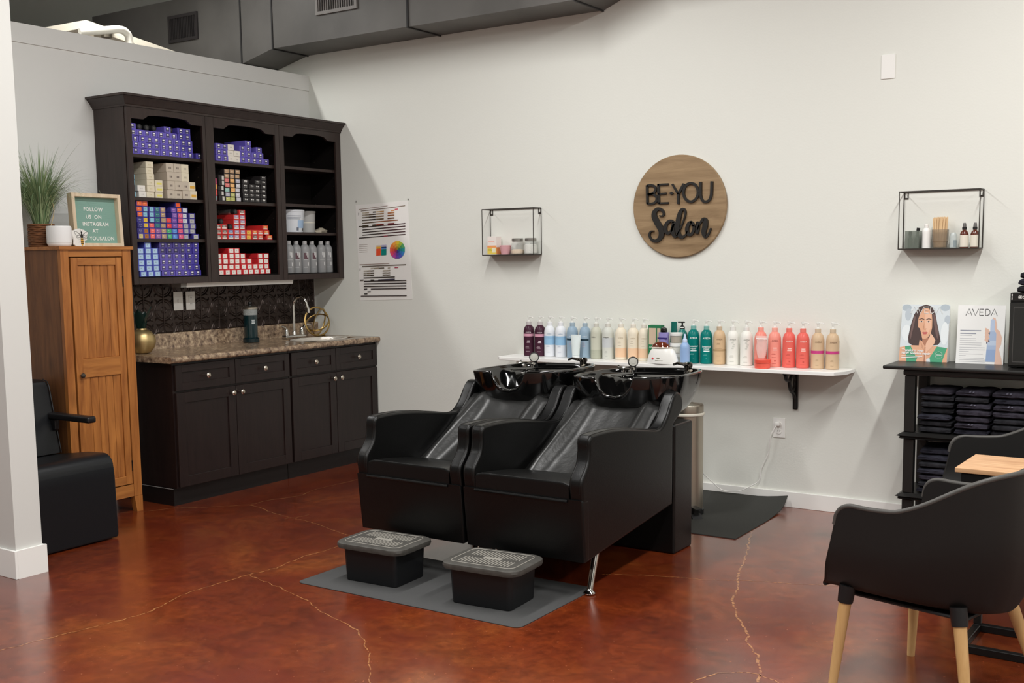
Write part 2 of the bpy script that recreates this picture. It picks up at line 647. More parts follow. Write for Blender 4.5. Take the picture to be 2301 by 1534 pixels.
for ci, (w, pts) in enumerate(CRACKS):
    P = [(Vector((p[0], p[1]))) for p in pts]
    Q = []
    for i in range(len(P) - 1):
        n = max(2, int((P[i + 1] - P[i]).length / 0.025))
        d = (P[i + 1] - P[i]).normalized()
        nn = Vector((-d.y, d.x))
        for k in range(n):
            t = k / n
            j = 0.012 * noise.noise(Vector((i * 3.1 + t * n * 0.45, ci * 7.7, 0.3))) + 0.004 * rnd.uniform(-1, 1)
            Q.append(P[i].lerp(P[i + 1], t) + nn * j)
    Q.append(P[-1])
    vs, fs = [], []
    for i, q in enumerate(Q):
        d = (Q[min(i + 1, len(Q) - 1)] - Q[max(i - 1, 0)]).normalized()
        nn = Vector((-d.y, d.x)) * (w * 0.62 * (0.5 + 0.5 * abs(noise.noise(Vector((i * 0.21, ci * 3.3, 5.0))) * 1.6)) + 0.001)
        vs += [(q.x + nn.x, q.y + nn.y, 0.0004), (q.x - nn.x, q.y - nn.y, 0.0004)]
    for i in range(len(Q) - 1):
        fs.append((2 * i, 2 * i + 1, 2 * i + 3, 2 * i + 2))
    b.add(vs, fs, 1)
floor = struct(b.build('floor', [FM, FC], fix=False))

CEIL = mat('ceiling_black', S(18, 14, 14), rough=0.8, spec=0.2, var=0.3, vscale=1.5)
struct(MB().box(-4.2, 9.6, -10.2, 0.0, 4.30, 4.42).build('ceiling', CEIL))
struct(MB().box(-4.2, 9.6, 0.0, 0.14, 0.0, 4.42).build('wall_back', WALL))
struct(MB().box(9.6, 9.74, -10.2, 0.0, 0.0, 4.42).build('wall_right', WALL))
struct(MB().box(-4.2, 9.6, -10.34, -10.2, 0.0, 4.42).build('wall_front', WALL))
struct(MB().box(-4.34, -4.2, -10.2, 0.0, 0.0, 4.42).build('wall_far_left', WALLG))
struct(MB().box(-0.13, 0.0, -3.115, 0.0, 0.0, 2.83).build('wall_left', WALLG))
b = MB()
b.box(0.0, 0.008, -3.115, 0.0, 2.722, 2.83)
struct(b.build('trim_1', WALLG))
struct(MB().box(-4.2, 1.15, -3.251, -3.115, 0.0, 4.30).build('wall_divider', mat('divider_paint_dimmed', S(208, 208, 204), rough=0.5, spec=0.3)))  # white wall colour darkened to hold back the strip lamp close by
b = MB()
b.rbox(-0.6, 1.165, -3.266, -3.251, 0.0, 0.135, 0.003)
b.box(1.15, 1.165, -3.252, -3.10, 0.0, 0.1348)
b.rbox(0.95, 1.1645, -3.115, -3.1005, 0.0, 0.1345, 0.003)
struct(b.build('baseboard_divider', TRIM))
b = MB()
b.rbox(0.64, 9.6, -0.014, 0.0, 0.0, 0.092, 0.003)
struct(b.build('baseboard_back', TRIM))

# ------------------------------------------------------------------ air duct along the back wall
DUCT = mat('duct_grey_paint', S(94, 92, 89), rough=0.50, spec=0.4, metal=0.25, var=0.16, vscale=2.2, bump=0.03, bscale=4)
DUCTD = mat('duct_seam', S(34, 33, 33), rough=0.6)
duct = thing('air_duct', 'dark grey rectangular metal air duct running along the top of the back wall', 'duct', (1.0, -0.18, 2.98))
O = Vector((1.0, -0.18, 2.98))
yf = -0.36 - O.y
yb = 0.175


def dseg(name, x0, x1, zb0, zb1, zt0, zt1, yf0=yf, yf1=yf, mt=DUCT):
    b = MB()
    vs = [(x0 - O.x, yf0, zb0 - O.z), (x0 - O.x, yb, zb0 - O.z), (x0 - O.x, yb, zt0 - O.z), (x0 - O.x, yf0, zt0 - O.z),
          (x1 - O.x, yf1, zb1 - O.z), (x1 - O.x, yb, zb1 - O.z), (x1 - O.x, yb, zt1 - O.z), (x1 - O.x, yf1, zt1 - O.z)]
    b.add(vs, [(0, 1, 2, 3), (7, 6, 5, 4), (0, 4, 5, 1), (1, 5, 6, 2), (2, 6, 7, 3), (3, 7, 4, 0)])
    # standing flange at the end
    return b.build(name, mt, duct)


dseg('duct_section', -2.02, -0.31, 2.905, 2.905, 3.455, 3.455)
dseg('duct_section', -4.15, -2.03, 2.905, 2.905, 3.40, 3.40, yf + 0.04, yf + 0.04)
dseg('duct_reducer', -0.305, 0.010, 2.905, 2.977, 3.455, 3.455)
dseg('duct_section', 0.015, 1.243, 2.977, 2.977, 3.455, 3.455)
dseg('duct_section', 1.248, 2.50, 2.977, 2.977, 3.42, 3.42, yf + 0.004, yf + 0.004)
dseg('duct_reducer', 2.505, 2.85, 2.977, 3.11, 3.42, 3.42)
dseg('duct_section', 2.855, 6.2, 3.11, 3.11, 3.42, 3.42, yf + 0.03, yf + 0.03)
for x, zb in ((-0.307, 2.905), (0.0125, 2.977), (1.2455, 2.977), (2.5025, 2.977)):
    MB().box(x - 0.006 - O.x, x + 0.006 - O.x, yf - 0.006, yb, zb - 0.008 - O.z, 3.46 - O.z).build('seam_flange', DUCTD, duct)


def grille(x0, x1, z0, z1, y, vertical, frame):
    b = MB()
    t = 0.022
    for a in ((x0, x0 + t, z0, z1), (x1 - t, x1, z0, z1), (x0 + t, x1 - t, z0, z0 + t), (x0 + t, x1 - t, z1 - t, z1)):
        b.box(a[0] - O.x, a[1] - O.x, y - 0.014, y, a[2] - O.z, a[3] - O.z, 0)
    b.box(x0 + t - O.x, x1 - t - O.x, y - 0.002, y, z0 + t - O.z, z1 - t - O.z, 1)
    n = 16
    for i in range(n):
        if vertical:
            xx = x0 + t + (x1 - x0 - 2 * t) * (i + 0.5) / n
            b.box(xx - 0.0025 - O.x, xx + 0.0025 - O.x, y - 0.012, y - 0.002, z0 + t - O.z, z1 - t - O.z, 0)
    return b.build('vent_grille', [frame, DUCTD], duct)


grille(-1.09, -0.76, 3.135, 3.335, yf, True, mat('grille_dark', S(44, 41, 41), rough=0.5))
grille(0.445, 0.82, 3.148, 3.36, yf, True, mat('grille_grey', S(128, 124, 120), rough=0.5))

# white sloped drain tray with pipe behind the partition
tr = thing('drain_tray', 'white sloped tray on posts, seen over the partition wall with a PVC pipe', 'drain tray', (-1.1, -1.0, 0.0))
TW = mat('cream_white', S(240, 232, 214), rough=0.5)
b = MB()
A = [(-0.6, -1.45, 3.07), (-0.6, 0.0 - 0.45, 2.935), (-1.5, -0.45, 2.945), (-1.5, -1.45, 3.085)]
vs = [(p[0] + 1.1, p[1] + 1.0, p[2]) for p in A] + [(p[0] + 1.1, p[1] + 1.0, p[2] - 0.05) for p in A]
b.add(vs, [(0, 1, 2, 3), (7, 6, 5, 4), (0, 4, 5, 1), (1, 5, 6, 2), (2, 6, 7, 3), (3, 7, 4, 0)])
b.build('tray', TW, tr)
for x, y, zt in ((-0.68, -1.38, 3.0), (-1.42, -1.38, 3.02), (-0.68, -0.52, 2.89), (-1.42, -0.52, 2.9)):
    MB().box(x - 0.025 + 1.1, x + 0.025 + 1.1, y - 0.025 + 1.0, y + 0.025 + 1.0, 0, zt).build('post', TW, tr)
for x, y, z in ((-0.72, -1.36, 2.995), (-0.62, -1.28, 2.985)):
    MB().lathe([(0.035, 0), (0.035, 0.03), (0.05, 0.03), (0.05, 0.045)], 14, (x + 1.1, y + 1.0, z)).build('pipe_fitting', mat('grey_fitting', S(120, 112, 98), rough=0.5), tr)
pp = catmull([(-0.52, -1.56, 2.965), (-0.47, -1.40, 2.995), (-0.45, -1.31, 3.012), (-0.45, -1.255, 3.002), (-0.45, -1.23, 2.95), (-0.45, -1.23, 2.70)], 6, False)
b = MB()
b.tube([(p[0] + 1.1, p[1] + 1.0, p[2]) for p in pp], 0.026, 12)
b.lathe([(0.033, 0), (0.033, 0.03)], 14, (-0.45 + 1.1, -1.23 + 1.0, 2.905))
b.lathe([(0.026, 0), (0.026, 2.71)], 12, (-0.45 + 1.1, -1.23 + 1.0, 0.0))
b.build('drain_pipe', mat('pvc', S(236, 232, 220), rough=0.4), tr)

# ------------------------------------------------------------------ wall fittings on the back wall
def plate(name, label, x, z, w, h, kind, M=None, loc=None, cat='wall plate'):
    t = thing(name, label, cat, loc if loc else (x, 0.0, z))
    b = MB()
    Mx = M if M is not None else Matrix.Identity(4)
    b.rbox(-w / 2, w / 2, -0.006, 0.0, -h / 2, h / 2, 0.003, 2, 0, Mx)
    b.build('cover_plate', WHITE, t)
    if kind == 'duplex':
        for dz in (-0.02, 0.02):
            q = MB()
            q.lathe([(0.0165, 0), (0.0165, 0.003)], 16, (0, 0, 0), 0, Mx @ Matrix.Translation((0, -0.006, dz)) @ Matrix.Rotation(PI / 2, 4, 'X'))
            for dx in (-0.006, 0.006):
                q.box(dx - 0.001, dx + 0.001, -0.0096, -0.0088, dz - 0.002, dz + 0.006, 1, Mx)
            q.build('socket', [WHITE, BLKPL], t)
    if kind == 'switch':
        q = MB()
        q.rbox(-0.006, 0.006, -0.012, -0.005, -0.012, 0.012, 0.002, 2, 0, Mx)
        q.build('switch_toggle', WHITE, t)
    if kind == 'gfci':
        q = MB()
        q.rbox(-0.017, 0.017, -0.009, -0.005, -0.034, 0.034, 0.002, 2, 0, Mx)
        for dz in (-0.02, 0.02):
            for dx in (-0.006, 0.006):
                q.box(dx - 0.001, dx + 0.001, -0.0096, -0.0088, dz - 0.004, dz + 0.004, 1, Mx)
        q.build('socket', [WHITE, BLKPL], t)
    return t


plate('blank_plate', 'white blank cover plate high on the back wall at upper right', 4.235, 2.46, 0.074, 0.128, None)
plate('power_outlet', 'white duplex outlet low on the back wall with a white cable plugged in', 3.66, 0.463, 0.074, 0.116, 'duplex', cat='outlet')
b = MB()
b.rbox(-0.014, 0.014, -0.034, -0.0095, -0.012, 0.012, 0.006, 3)
pts = catmull([(-0.003, -0.03, -0.006), (-0.029, -0.045, -0.058), (-0.04, -0.04, -0.125), (-0.05, -0.035, -0.18), (-0.087, -0.035, -0.263), (-0.102, -0.035, -0.339), (-0.144, -0.04, -0.374), (-0.223, -0.05, -0.416), (-0.317, -0.06, -0.419), (-0.372, -0.08, -0.377), (-0.415, -0.12, -0.32), (-0.429, -0.2, -0.268)], 6, False)
b.tube(pts, 0.003, 6)
tag(b.build('white_cable', WHITE, None, (3.657, 0.0, 0.487)), 'thin white electric cable hanging from the outlet beside the bin', 'cable')

# round wooden sign
sg = thing('round_sign', 'round wooden sign on the back wall reading BE YOU Salon in black letters', 'sign', (3.022, 0.0, 1.764))
SIGNW = wood('sign_wood', S(118, 94, 66), S(168, 142, 108), 'X', 0.8, rough=0.6)
b = MB()
b.lathe([(0.300, 0.0), (0.306, 0.004), (0.306, 0.016), (0.302, 0.02)], 72, (0, 0, 0), 0, Matrix.Rotation(PI / 2, 4, 'X'))
b.build('round_board', SIGNW, sg)
LET = mat('sign_letter_black', S(34, 32, 30), rough=0.4)


def sp(px, py, t):
    py = py + 0.036 * (px - 750)
    return ((px - 750) * 0.000492, -0.02 - t, (775 - py) * 0.000445)


def word(name, strokes, thick):
    b = MB()
    for pts, w in strokes:
        b.stroke(pts, w, 0.0, thick, sp)
    return b.build(name, LET, sg)


def arc(cx, cy, rx, ry, a0=0, a1=360, n=16):
    return [(cx + rx * math.cos(math.radians(a0 + (a1 - a0) * i / n)), cy + ry * math.sin(math.radians(a0 + (a1 - a0) * i / n))) for i in range(n + 1)]


w1 = 30
word('letters_be_you', [
    ([(330, 488), (333, 615), (337, 745)], w1), ([(328, 495), (395, 490), (440, 515), (445, 560), (405, 600), (340, 612)], w1),
    ([(340, 612), (415, 610), (462, 655), (450, 715), (400, 738), (337, 736)], w1),
    ([(485, 478), (488, 610), (492, 742)], w1), ([(478, 485), (550, 480), (622, 478)], 24), ([(488, 608), (540, 604), (592, 600)], 24), ([(490, 734), (560, 732), (624, 730)], 24),
    ([(636, 598), (662, 600), (688, 602)], [6, 42, 6]),
    ([(672, 478), (712, 545), (752, 612)], 24), ([(826, 476), (790, 545), (752, 612)], 30), ([(752, 605), (753, 675), (754, 745)], 30),
    (arc(918, 592, 96, 122), 32),
    ([(1045, 455), (1045, 560), (1048, 640), (1072, 700), (1112, 716), (1158, 698), (1182, 640), (1188, 560), (1190, 450)], 32)], 0.012)
word('letters_salon', [
    ([(498, 900), (545, 905), (562, 868), (530, 822), (480, 812), (438, 850), (432, 910), (465, 985), (510, 1060), (532, 1130), (512, 1205), (455, 1245), (395, 1225), (365, 1170), (382, 1118), (430, 1108)], [10, 22, 28, 34, 44, 58, 72, 80, 80, 72, 58, 44, 30, 24, 20, 10]),
    ([(700, 995), (655, 970), (605, 1000), (580, 1065), (592, 1120), (630, 1135), (672, 1090), (700, 1010)], [30, 36, 42, 46, 44, 36, 30, 26]),
    ([(702, 985), (684, 1060), (686, 1130), (712, 1180), (750, 1165)], [40, 48, 50, 40, 18]),
    ([(735, 1175), (785, 1075), (835, 940), (852, 855), (825, 812), (788, 842), (762, 930), (746, 1040), (758, 1140), (800, 1188), (850, 1165), (880, 1105)], [14, 16, 18, 22, 30, 44, 58, 62, 58, 46, 24, 12]),
    ([(935, 982), (895, 1005), (872, 1075), (886, 1140), (928, 1150), (962, 1085), (952, 1010), (925, 985), (950, 1035), (1000, 1020)], [32, 40, 46, 44, 36, 34, 30, 22, 16, 14]),
    ([(995, 1000), (1015, 1000), (1012, 1070), (1002, 1140)], [24, 46, 48, 40]),
    ([(1010, 1090), (1045, 1000), (1085, 950), (1112, 965), (1108, 1040), (1092, 1120), (1112, 1178), (1152, 1145), (1185, 1065)], [14, 22, 44, 62, 66, 58, 42, 24, 16])], 0.014)

# colour chart poster
po = thing('colour_chart_poster', 'white paper hair colour chart poster with swatch rows on the back wall', 'poster', (0.69, -0.001, 1.525))
po.rotation_euler = (0, -0.028, 0)


def pc(px, py, t=0.0012):
    u = (px - (112 + 0.055 * (py - 180))) / 700.0
    py = py - (px - 110) * -0.022
    v = (py - 180) / 1268.0
    return (-0.247 + u * 0.494, -t, 0.348 - v * 0.696)


b = MB()
b.box(-0.247, 0.247, -0.0010, 0.0, -0.348, 0.348)
b.build('paper', mat('poster_paper', S(240, 238, 234), rough=0.5), po)
PCOL = {}


def pcol(c):
    k = 'ink_%02x%02x%02x' % c
    return mat(k, S(*c), rough=0.55)


def grp(name, items, parent, f, z0=0.0014):
    """flat printed shapes; one mesh with a slot per colour"""
    b = MB()
    cols = []
    for i, (c, pts) in enumerate(items):
        if c not in cols:
            cols.append(c)
        b.poly([f(p[0], p[1], z0 + 0.00004 * i) for p in pts], cols.index(c))
    return b.build(name, [pcol(c) for c in cols], parent, fix=False)


def bar(x0, y0, x1, y1, h=10):
    return [(x0, y0 - h / 2), (x1, y1 - h / 2), (x1, y1 + h / 2), (x0, y0 + h / 2)]


it = []
it.append(((150, 128, 118), bar(160, 240, 545, 215, 8)))
it.append(((112, 98, 84), bar(188, 262, 545, 244, 10)))
it.append(((128, 112, 92), bar(545, 244, 775, 226, 10)))
it.append(((210, 60, 80), bar(640, 266, 682, 264, 12)))
it.append(((40, 36, 34), bar(155, 300, 163, 300, 34)))
for k, y in enumerate((290, 318, 350, 386)):
    for q, (xa, xb) in enumerate(((208, 250), (250, 300), (300, 350), (350, 390), (395, 445), (445, 498), (548, 590), (590, 637))):
        if k == 0 and q in (2, 6):
            continue
        dk = 1 - 0.16 * k
        c = ((200, 190, 172), (170, 158, 138), (120, 106, 90), (76, 66, 56), (206, 180, 140), (190, 150, 104), (200, 130, 84), (214, 150, 100))[q]
        c = tuple(int(v * dk) for v in c)
        it.append((c, bar(xa, y - (xa - 208) * 0.026, xb, y - (xb - 208) * 0.026, 17)))
it.append(((96, 80, 62), bar(208, 425, 400, 414, 12)))
it.append(((150, 88, 52), bar(400, 414, 685, 404, 12)))
for xa, xb, c in ((212, 296, (74, 66, 50)), (345, 396, (76, 66, 48)), (396, 448, (150, 64, 40)), (448, 500, (110, 40, 36)), (552, 638, (124, 34, 40))):
    it.append((c, bar(xa, 465 - (xa - 212) * .03, xb, 465 - (xb - 212) * .03, 30)))
it.append(((60, 50, 44), bar(163, 464, 212, 464, 12)))
for y0, y1 in ((478, 452), (512, 487), (546, 522), (580, 557)):
    it.append(((46, 36, 32), bar(213, y0, 480, (y0 + y1) / 2, 12)))
    it.append(((64, 30, 36), bar(480, (y0 + y1) / 2, 782, y1, 12)))
it.append(((48, 40, 38), bar(168, 616, 500, 604, 12)))
it.append(((150, 40, 60), bar(500, 604, 552, 602, 12)))
it.append(((70, 50, 52), bar(552, 602, 784, 592, 12)))
for i in range(5):
    it.append(((206, 200, 196), bar(170, 705 + i * 24, 285, 702 + i * 24, 6)))
it += [((216, 206, 190), bar(402, 730, 464, 728, 20)), ((242, 176, 60), bar(402, 752, 464, 750, 26)), ((236, 84, 46), bar(402, 812, 464, 808, 86)),
       ((182, 176, 204), bar(470, 730, 538, 728, 22)), ((30, 60, 110), bar(470, 752, 538, 750, 14)), ((90, 140, 210), bar(470, 766, 538, 764, 12)), ((0, 134, 126), bar(470, 814, 538, 811, 78))]
cx, cy = 682, 788
WH = [(236, 200, 60), (180, 200, 70), (90, 170, 110), (40, 150, 150), (60, 130, 200), (80, 90, 190), (110, 70, 170), (180, 70, 160), (226, 70, 110), (236, 90, 70), (242, 130, 60), (246, 170, 70)]
for ring, (r0, r1) in enumerate(((118, 78), (78, 42), (42, 4))):
    for k in range(12):
        a0, a1 = math.radians(-90 + k * 30 - 15), math.radians(-90 + k * 30 + 15)
        c = WH[k]
        f = (1.0, 0.9, 0.72)[ring]
        c = tuple(int(v * f) for v in c)
        it.append((c, [(cx + r1 * 0.85 * math.cos(a0), cy + r1 * math.sin(a0)), (cx + r0 * 0.85 * math.cos(a0), cy + r0 * math.sin(a0)), (cx + r0 * 0.85 * math.cos(a1), cy + r0 * math.sin(a1)), (cx + r1 * 0.85 * math.cos(a1), cy + r1 * math.sin(a1))]))
it.append(((150, 128, 118), bar(180, 968, 580, 960, 7)))
it.append(((104, 94, 84), bar(212, 993, 798, 981, 11)))
it.append(((40, 36, 34), bar(183, 1032, 190, 1032, 32)))
it.append(((180, 60, 90), bar(650, 1016, 698, 1014, 12)))
for xa, xb, c in ((330, 375, (190, 182, 168)), (375, 440, (150, 140, 122)), (440, 512, (100, 92, 80)), (560, 592, (170, 160, 146))):
    it.append((c, bar(xa, 1020, xb, 1017, 14)))
for k, y in enumerate((1054, 1084, 1113)):
    for xa, xb, c in ((236, 282, (196, 188, 172)), (282, 330, (150, 136, 114)), (330, 378, (92, 80, 66)), (492, 545, (176, 166, 150)), (545, 594, (160, 150, 136))):
        c = tuple(int(v * (1 - .18 * k)) for v in c)
        it.append((c, bar(xa, y, xb, y - 3, 14)))
it.append(((56, 50, 44), bar(236, 1145, 655, 1138, 12)))
it += [((70, 64, 58), bar(190, 1175, 236, 1174, 14)), ((60, 54, 48), bar(332, 1178, 380, 1178, 22)), ((52, 48, 66), bar(434, 1180, 655, 1172, 24))]
for y0, y1 in ((1190, 1184), (1224, 1219), (1259, 1254)):
    it.append(((34, 26, 26), bar(240, y0, 806, y1, 12)))
it += [((34, 28, 28), bar(243, 1293, 287, 1292, 12)), ((40, 30, 30), bar(336, 1293, 808, 1289, 12)), ((30, 26, 26), bar(290, 1328, 335, 1327, 12)), ((30, 26, 26), bar(246, 1358, 290, 1357, 12)),
       ((56, 44, 42), bar(200, 1387, 812, 1384, 11))]
grp('printed_swatches', it, po, pc)
for x, z in ((-0.235, 0.375), (0.25, 0.358)):
    MB().lathe([(0.004, 0), (0.006, 0.004), (0.002, 0.008)], 10, (0, 0, 0), 0, Matrix.Translation((x, 0.0, z)) @ Matrix.Rotation(PI / 2, 4, 'X')).build('push_pin', mat('pin_grey', S(150, 150, 146), rough=0.4), po)
# ------------------------------------------------------------------ espresso wall cabinets
PIN = mat('shelf_pin', S(190, 186, 176), rough=0.3, metal=1.0)
SH_Z = {'L': [2.12, 1.862, 1.612], 'M': [2.12, 1.862, 1.612], 'R': [2.124, 1.866, 1.668]}
BAY = {'L': (-1.866, -1.268, -1.829, -1.292), 'M': (-1.266, -0.622, -1.200, -0.660), 'R': (-0.620, -0.003, -0.578, -0.055)}
WC_LABEL = {'L': 'left dark wall cabinet above the counter, packed with violet and blue cartons',
            'M': 'middle dark wall cabinet above the counter, holding red and black cartons',
            'R': 'right dark wall cabinet above the counter, holding tubs and grey bottles, upper shelf empty'}
for k in 'LMR':
    y0, y1, o0, o1 = BAY[k]
    t = thing('wall_cabinet', WC_LABEL[k], 'cabinet', (0.0, (y0 + y1) / 2, 1.335), 0, 'wall cabinets over the counter')
    oy, oz = (y0 + y1) / 2, 1.335
    b = MB()
    b.box(0.004, 0.286, y0 - oy, y0 + 0.018 - oy, 0, 2.40 - oz)
    b.box(0.004, 0.286, y1 - 0.018 - oy, y1 - oy, 0, 2.40 - oz)
    b.box(0.004, 0.286, y0 + 0.018 - oy, y1 - 0.018 - oy, 0.012, 0.045)
    b.box(0.004, 0.286, y0 + 0.018 - oy, y1 - 0.018 - oy, 2.385 - oz, 2.40 - oz)
    b.build('carcass', CABIN, t)
    if k == 'L':
        MB().box(0.004, 0.286, y0 - 0.0035 - oy, y0 - 0.0005 - oy, 0, 2.40 - oz).build('side_panel', ESP, t)
    if k == 'R':
        MB().box(0.004, 0.286, y0 + 0.019 - oy, y1 - 0.019 - oy, 0.001, 0.0115).build('bottom_panel', ESP, t)
    b = MB()
    b.box(0.004, 0.010, y0 + 0.018 - oy, y1 - 0.018 - oy, 0.045, 2.385 - oz)
    b.build('back_panel', CABIN, t)
    # face frame with an arched top rail
    b = MB()
    b.rbox(0.287, 0.305, y0 - oy, o0 - oy, 0, 2.40 - oz, 0.002)
    b.rbox(0.287, 0.305, o1 - oy, y1 - oy, 0, 2.40 - oz, 0.002)
    b.rbox(0.287, 0.305, o0 - oy, o1 - oy, 0, 1.374 - oz, 0.002)
    wdt = o1 - o0
    arch = [(o0, 2.325), (o0 + 0.16 * wdt, 2.325), (o0 + 0.19 * wdt, 2.335), (o0 + 0.23 * wdt, 2.349), (o0 + 0.30 * wdt, 2.354), (o0 + 0.5 * wdt, 2.357), (o0 + 0.70 * wdt, 2.354), (o0 + 0.77 * wdt, 2.349), (o0 + 0.81 * wdt, 2.335), (o0 + 0.84 * wdt, 2.325), (o1, 2.325)]
    for i in range(len(arch) - 1):
        (ya, za), (yb2, zb2) = arch[i], arch[i + 1]
        b.prism([(ya - oy, za - oz), (yb2 - oy, zb2 - oz), (yb2 - oy, 2.40 - oz), (ya - oy, 2.40 - oz)], 0.287, 0.305, 'x')
    b.build('face_frame', ESP, t)
    for z in SH_Z[k]:
        b = MB()
        b.rbox(0.012, 0.284, y0 + 0.02 - oy, y1 - 0.02 - oy, z - 0.02 - oz, z - oz, 0.002)
        b.build('shelf', ESP, t)
    for side in ((y1 - 0.0205,) if k != 'R' else (y1 - 0.0205,)):
        q = MB()
        for i in range(15):
            z = 1.45 + i * 0.062
            for x in (0.245, 0.06):
                q.lathe([(0.003, 0), (0.003, 0.002)], 8, (0, 0, 0), 0, Matrix.Translation((x, side - oy, z - oz)) @ Matrix.Rotation(PI / 2, 4, 'X'))
        q.build('peg_row', PIN, t)
b = MB()
cro = [(0.305, 2.392), (0.312, 2.392), (0.314, 2.402), (0.322, 2.408), (0.330, 2.424), (0.346, 2.440), (0.350, 2.447), (0.360, 2.449), (0.360, 2.462), (0.0, 2.462), (0.0, 2.402), (0.305, 2.402)]
oz = 2.39
n = len(cro)
ringsF = []
for yy in (-1, 1):
    ring = []
    for x, z in cro:
        d = max(0.0, x - 0.305)
        ring.append((x, (-1.868 - d if yy < 0 else -0.002), z - oz))
    ringsF.append(ring)
b.loft(ringsF)
side = [[(0.0, p[1], p[2]) for p in ringsF[0]], ringsF[0]]
vs = []
for x, z in cro[:9]:
    d = x - 0.305
    vs += [(0.002, -1.868 - d, z - oz), (x, -1.868 - d, z - oz)]
b.add(vs, [(2 * i, 2 * i + 1, 2 * i + 3, 2 * i + 2) for i in range(8)])
tag(b.build('crown_moulding', ESP, None, (0, 0, oz)), 'dark stepped crown moulding running across the tops of the wall cabinets', 'moulding')
t = thing('under_cabinet_lamp', 'white strip light fixture mounted under the dark wall cabinets', 'lamp', (0.22, -0.98, 1.335))
b = MB()
b.prism([(-0.055, 0), (0.045, 0), (0.038, -0.028), (-0.045, -0.028)], -0.455, 0.49, 'y')
b.build('housing', WHITE, t)
MB().box(-0.05, 0.04, -0.50, -0.456, -0.027, 0).build('end_box', mat('fixture_grey', S(150, 148, 144), rough=0.5), t)

# ------------------------------------------------------------------ backsplash of pressed tin tiles
TIN = mat('tin_tile', S(66, 56, 52), rough=0.33, metal=0.7, spec=0.6, bump=0.12, bscale=60)
t = thing('backsplash', 'dark pressed tin tile backsplash between counter and wall cabinets', 'backsplash', (0.0, -0.94, 1.01))
b = MB()
b.box(0.0005, 0.005, -0.925, 0.925, 0, 0.322)
P_ = 0.1555
y = 0.922
rows = [0.147, 0.302]
while y > -0.92:
    b.tube([(0.006, y, 0.0), (0.006, y, 0.321)], 0.0048, 6)
    b.tube([(0.0045, y - 0.008, 0.0), (0.0045, y - 0.008, 0.321)], 0.0022, 5)
    for zc in (-0.008, 0.147, 0.302):
        for r_, a_ in ((0.070, 0.0055), (0.055, 0.003), (0.020, 0.0045)):
            ring = [(0.0045, y + r_ * math.cos(q * PI / 14), zc + r_ * math.sin(q * PI / 14)) for q in range(28)]
            ring = [p for p in ring]
            pts = [(x, max(-0.922, min(0.922, yy)), max(0.002, min(0.32, zz))) for x, yy, zz in ring]
            b.tube(pts, a_, 5, closed=True)
    for zc in (0.07, 0.225):
        yc = y - P_ / 2
        if yc > -0.9:
            for q in range(4):
                a0 = q * PI / 2 + PI / 4
                pts = [(0.0045, yc + 0.012 * math.cos(a0), zc + 0.012 * math.sin(a0)), (0.0075, yc + 0.028 * math.cos(a0 + .25), zc + 0.028 * math.sin(a0 + .25)), (0.005, yc + 0.046 * math.cos(a0), zc + 0.046 * math.sin(a0))]
                b.tube(pts, [0.002, 0.006, 0.002], 5)
    y -= P_
for zc in rows:
    b.tube([(0.0055, -0.922, zc), (0.0055, 0.922, zc)], 0.0034, 6)
b.build('tin_sheet', TIN, t)
ML = Matrix.Rotation(PI / 2, 4, 'Z')
plate('switch_plate', 'white light switch plate on the tin backsplash, left of the two plates', 0, 0, 0.076, 0.124, 'switch', ML, (0.0115, -1.305, 1.213))
plate('outlet_plate', 'white outlet plate on the tin backsplash, right of the light switch', 0, 0, 0.076, 0.124, 'gfci', ML, (0.0115, -1.203, 1.212), 'outlet')

# ------------------------------------------------------------------ base cabinets
KN = [(0.004, 0), (0.0055, 0.004), (0.005, 0.010), (0.007, 0.014), (0.0155, 0.020), (0.0165, 0.026), (0.012, 0.031), (0.004, 0.033)]
RX = Matrix.Rotation(PI / 2, 4, 'Y')


def shaker(b, y0, y1, z0, z1, x0, fr, th=0.019):
    """frame and recessed panel facing +X"""
    b.rbox(x0, x0 + th, y0, y0 + fr, z0, z1, 0.0015, 1)
    b.rbox(x0, x0 + th, y1 - fr, y1, z0, z1, 0.0015, 1)
    b.rbox(x0, x0 + th, y0 + fr, y1 - fr, z0, z0 + fr, 0.0015, 1)
    b.rbox(x0, x0 + th, y0 + fr, y1 - fr, z1 - fr, z1, 0.0015, 1)
    b.box(x0, x0 + th - 0.008, y0 + fr, y1 - fr, z0 + fr, z1 - fr)


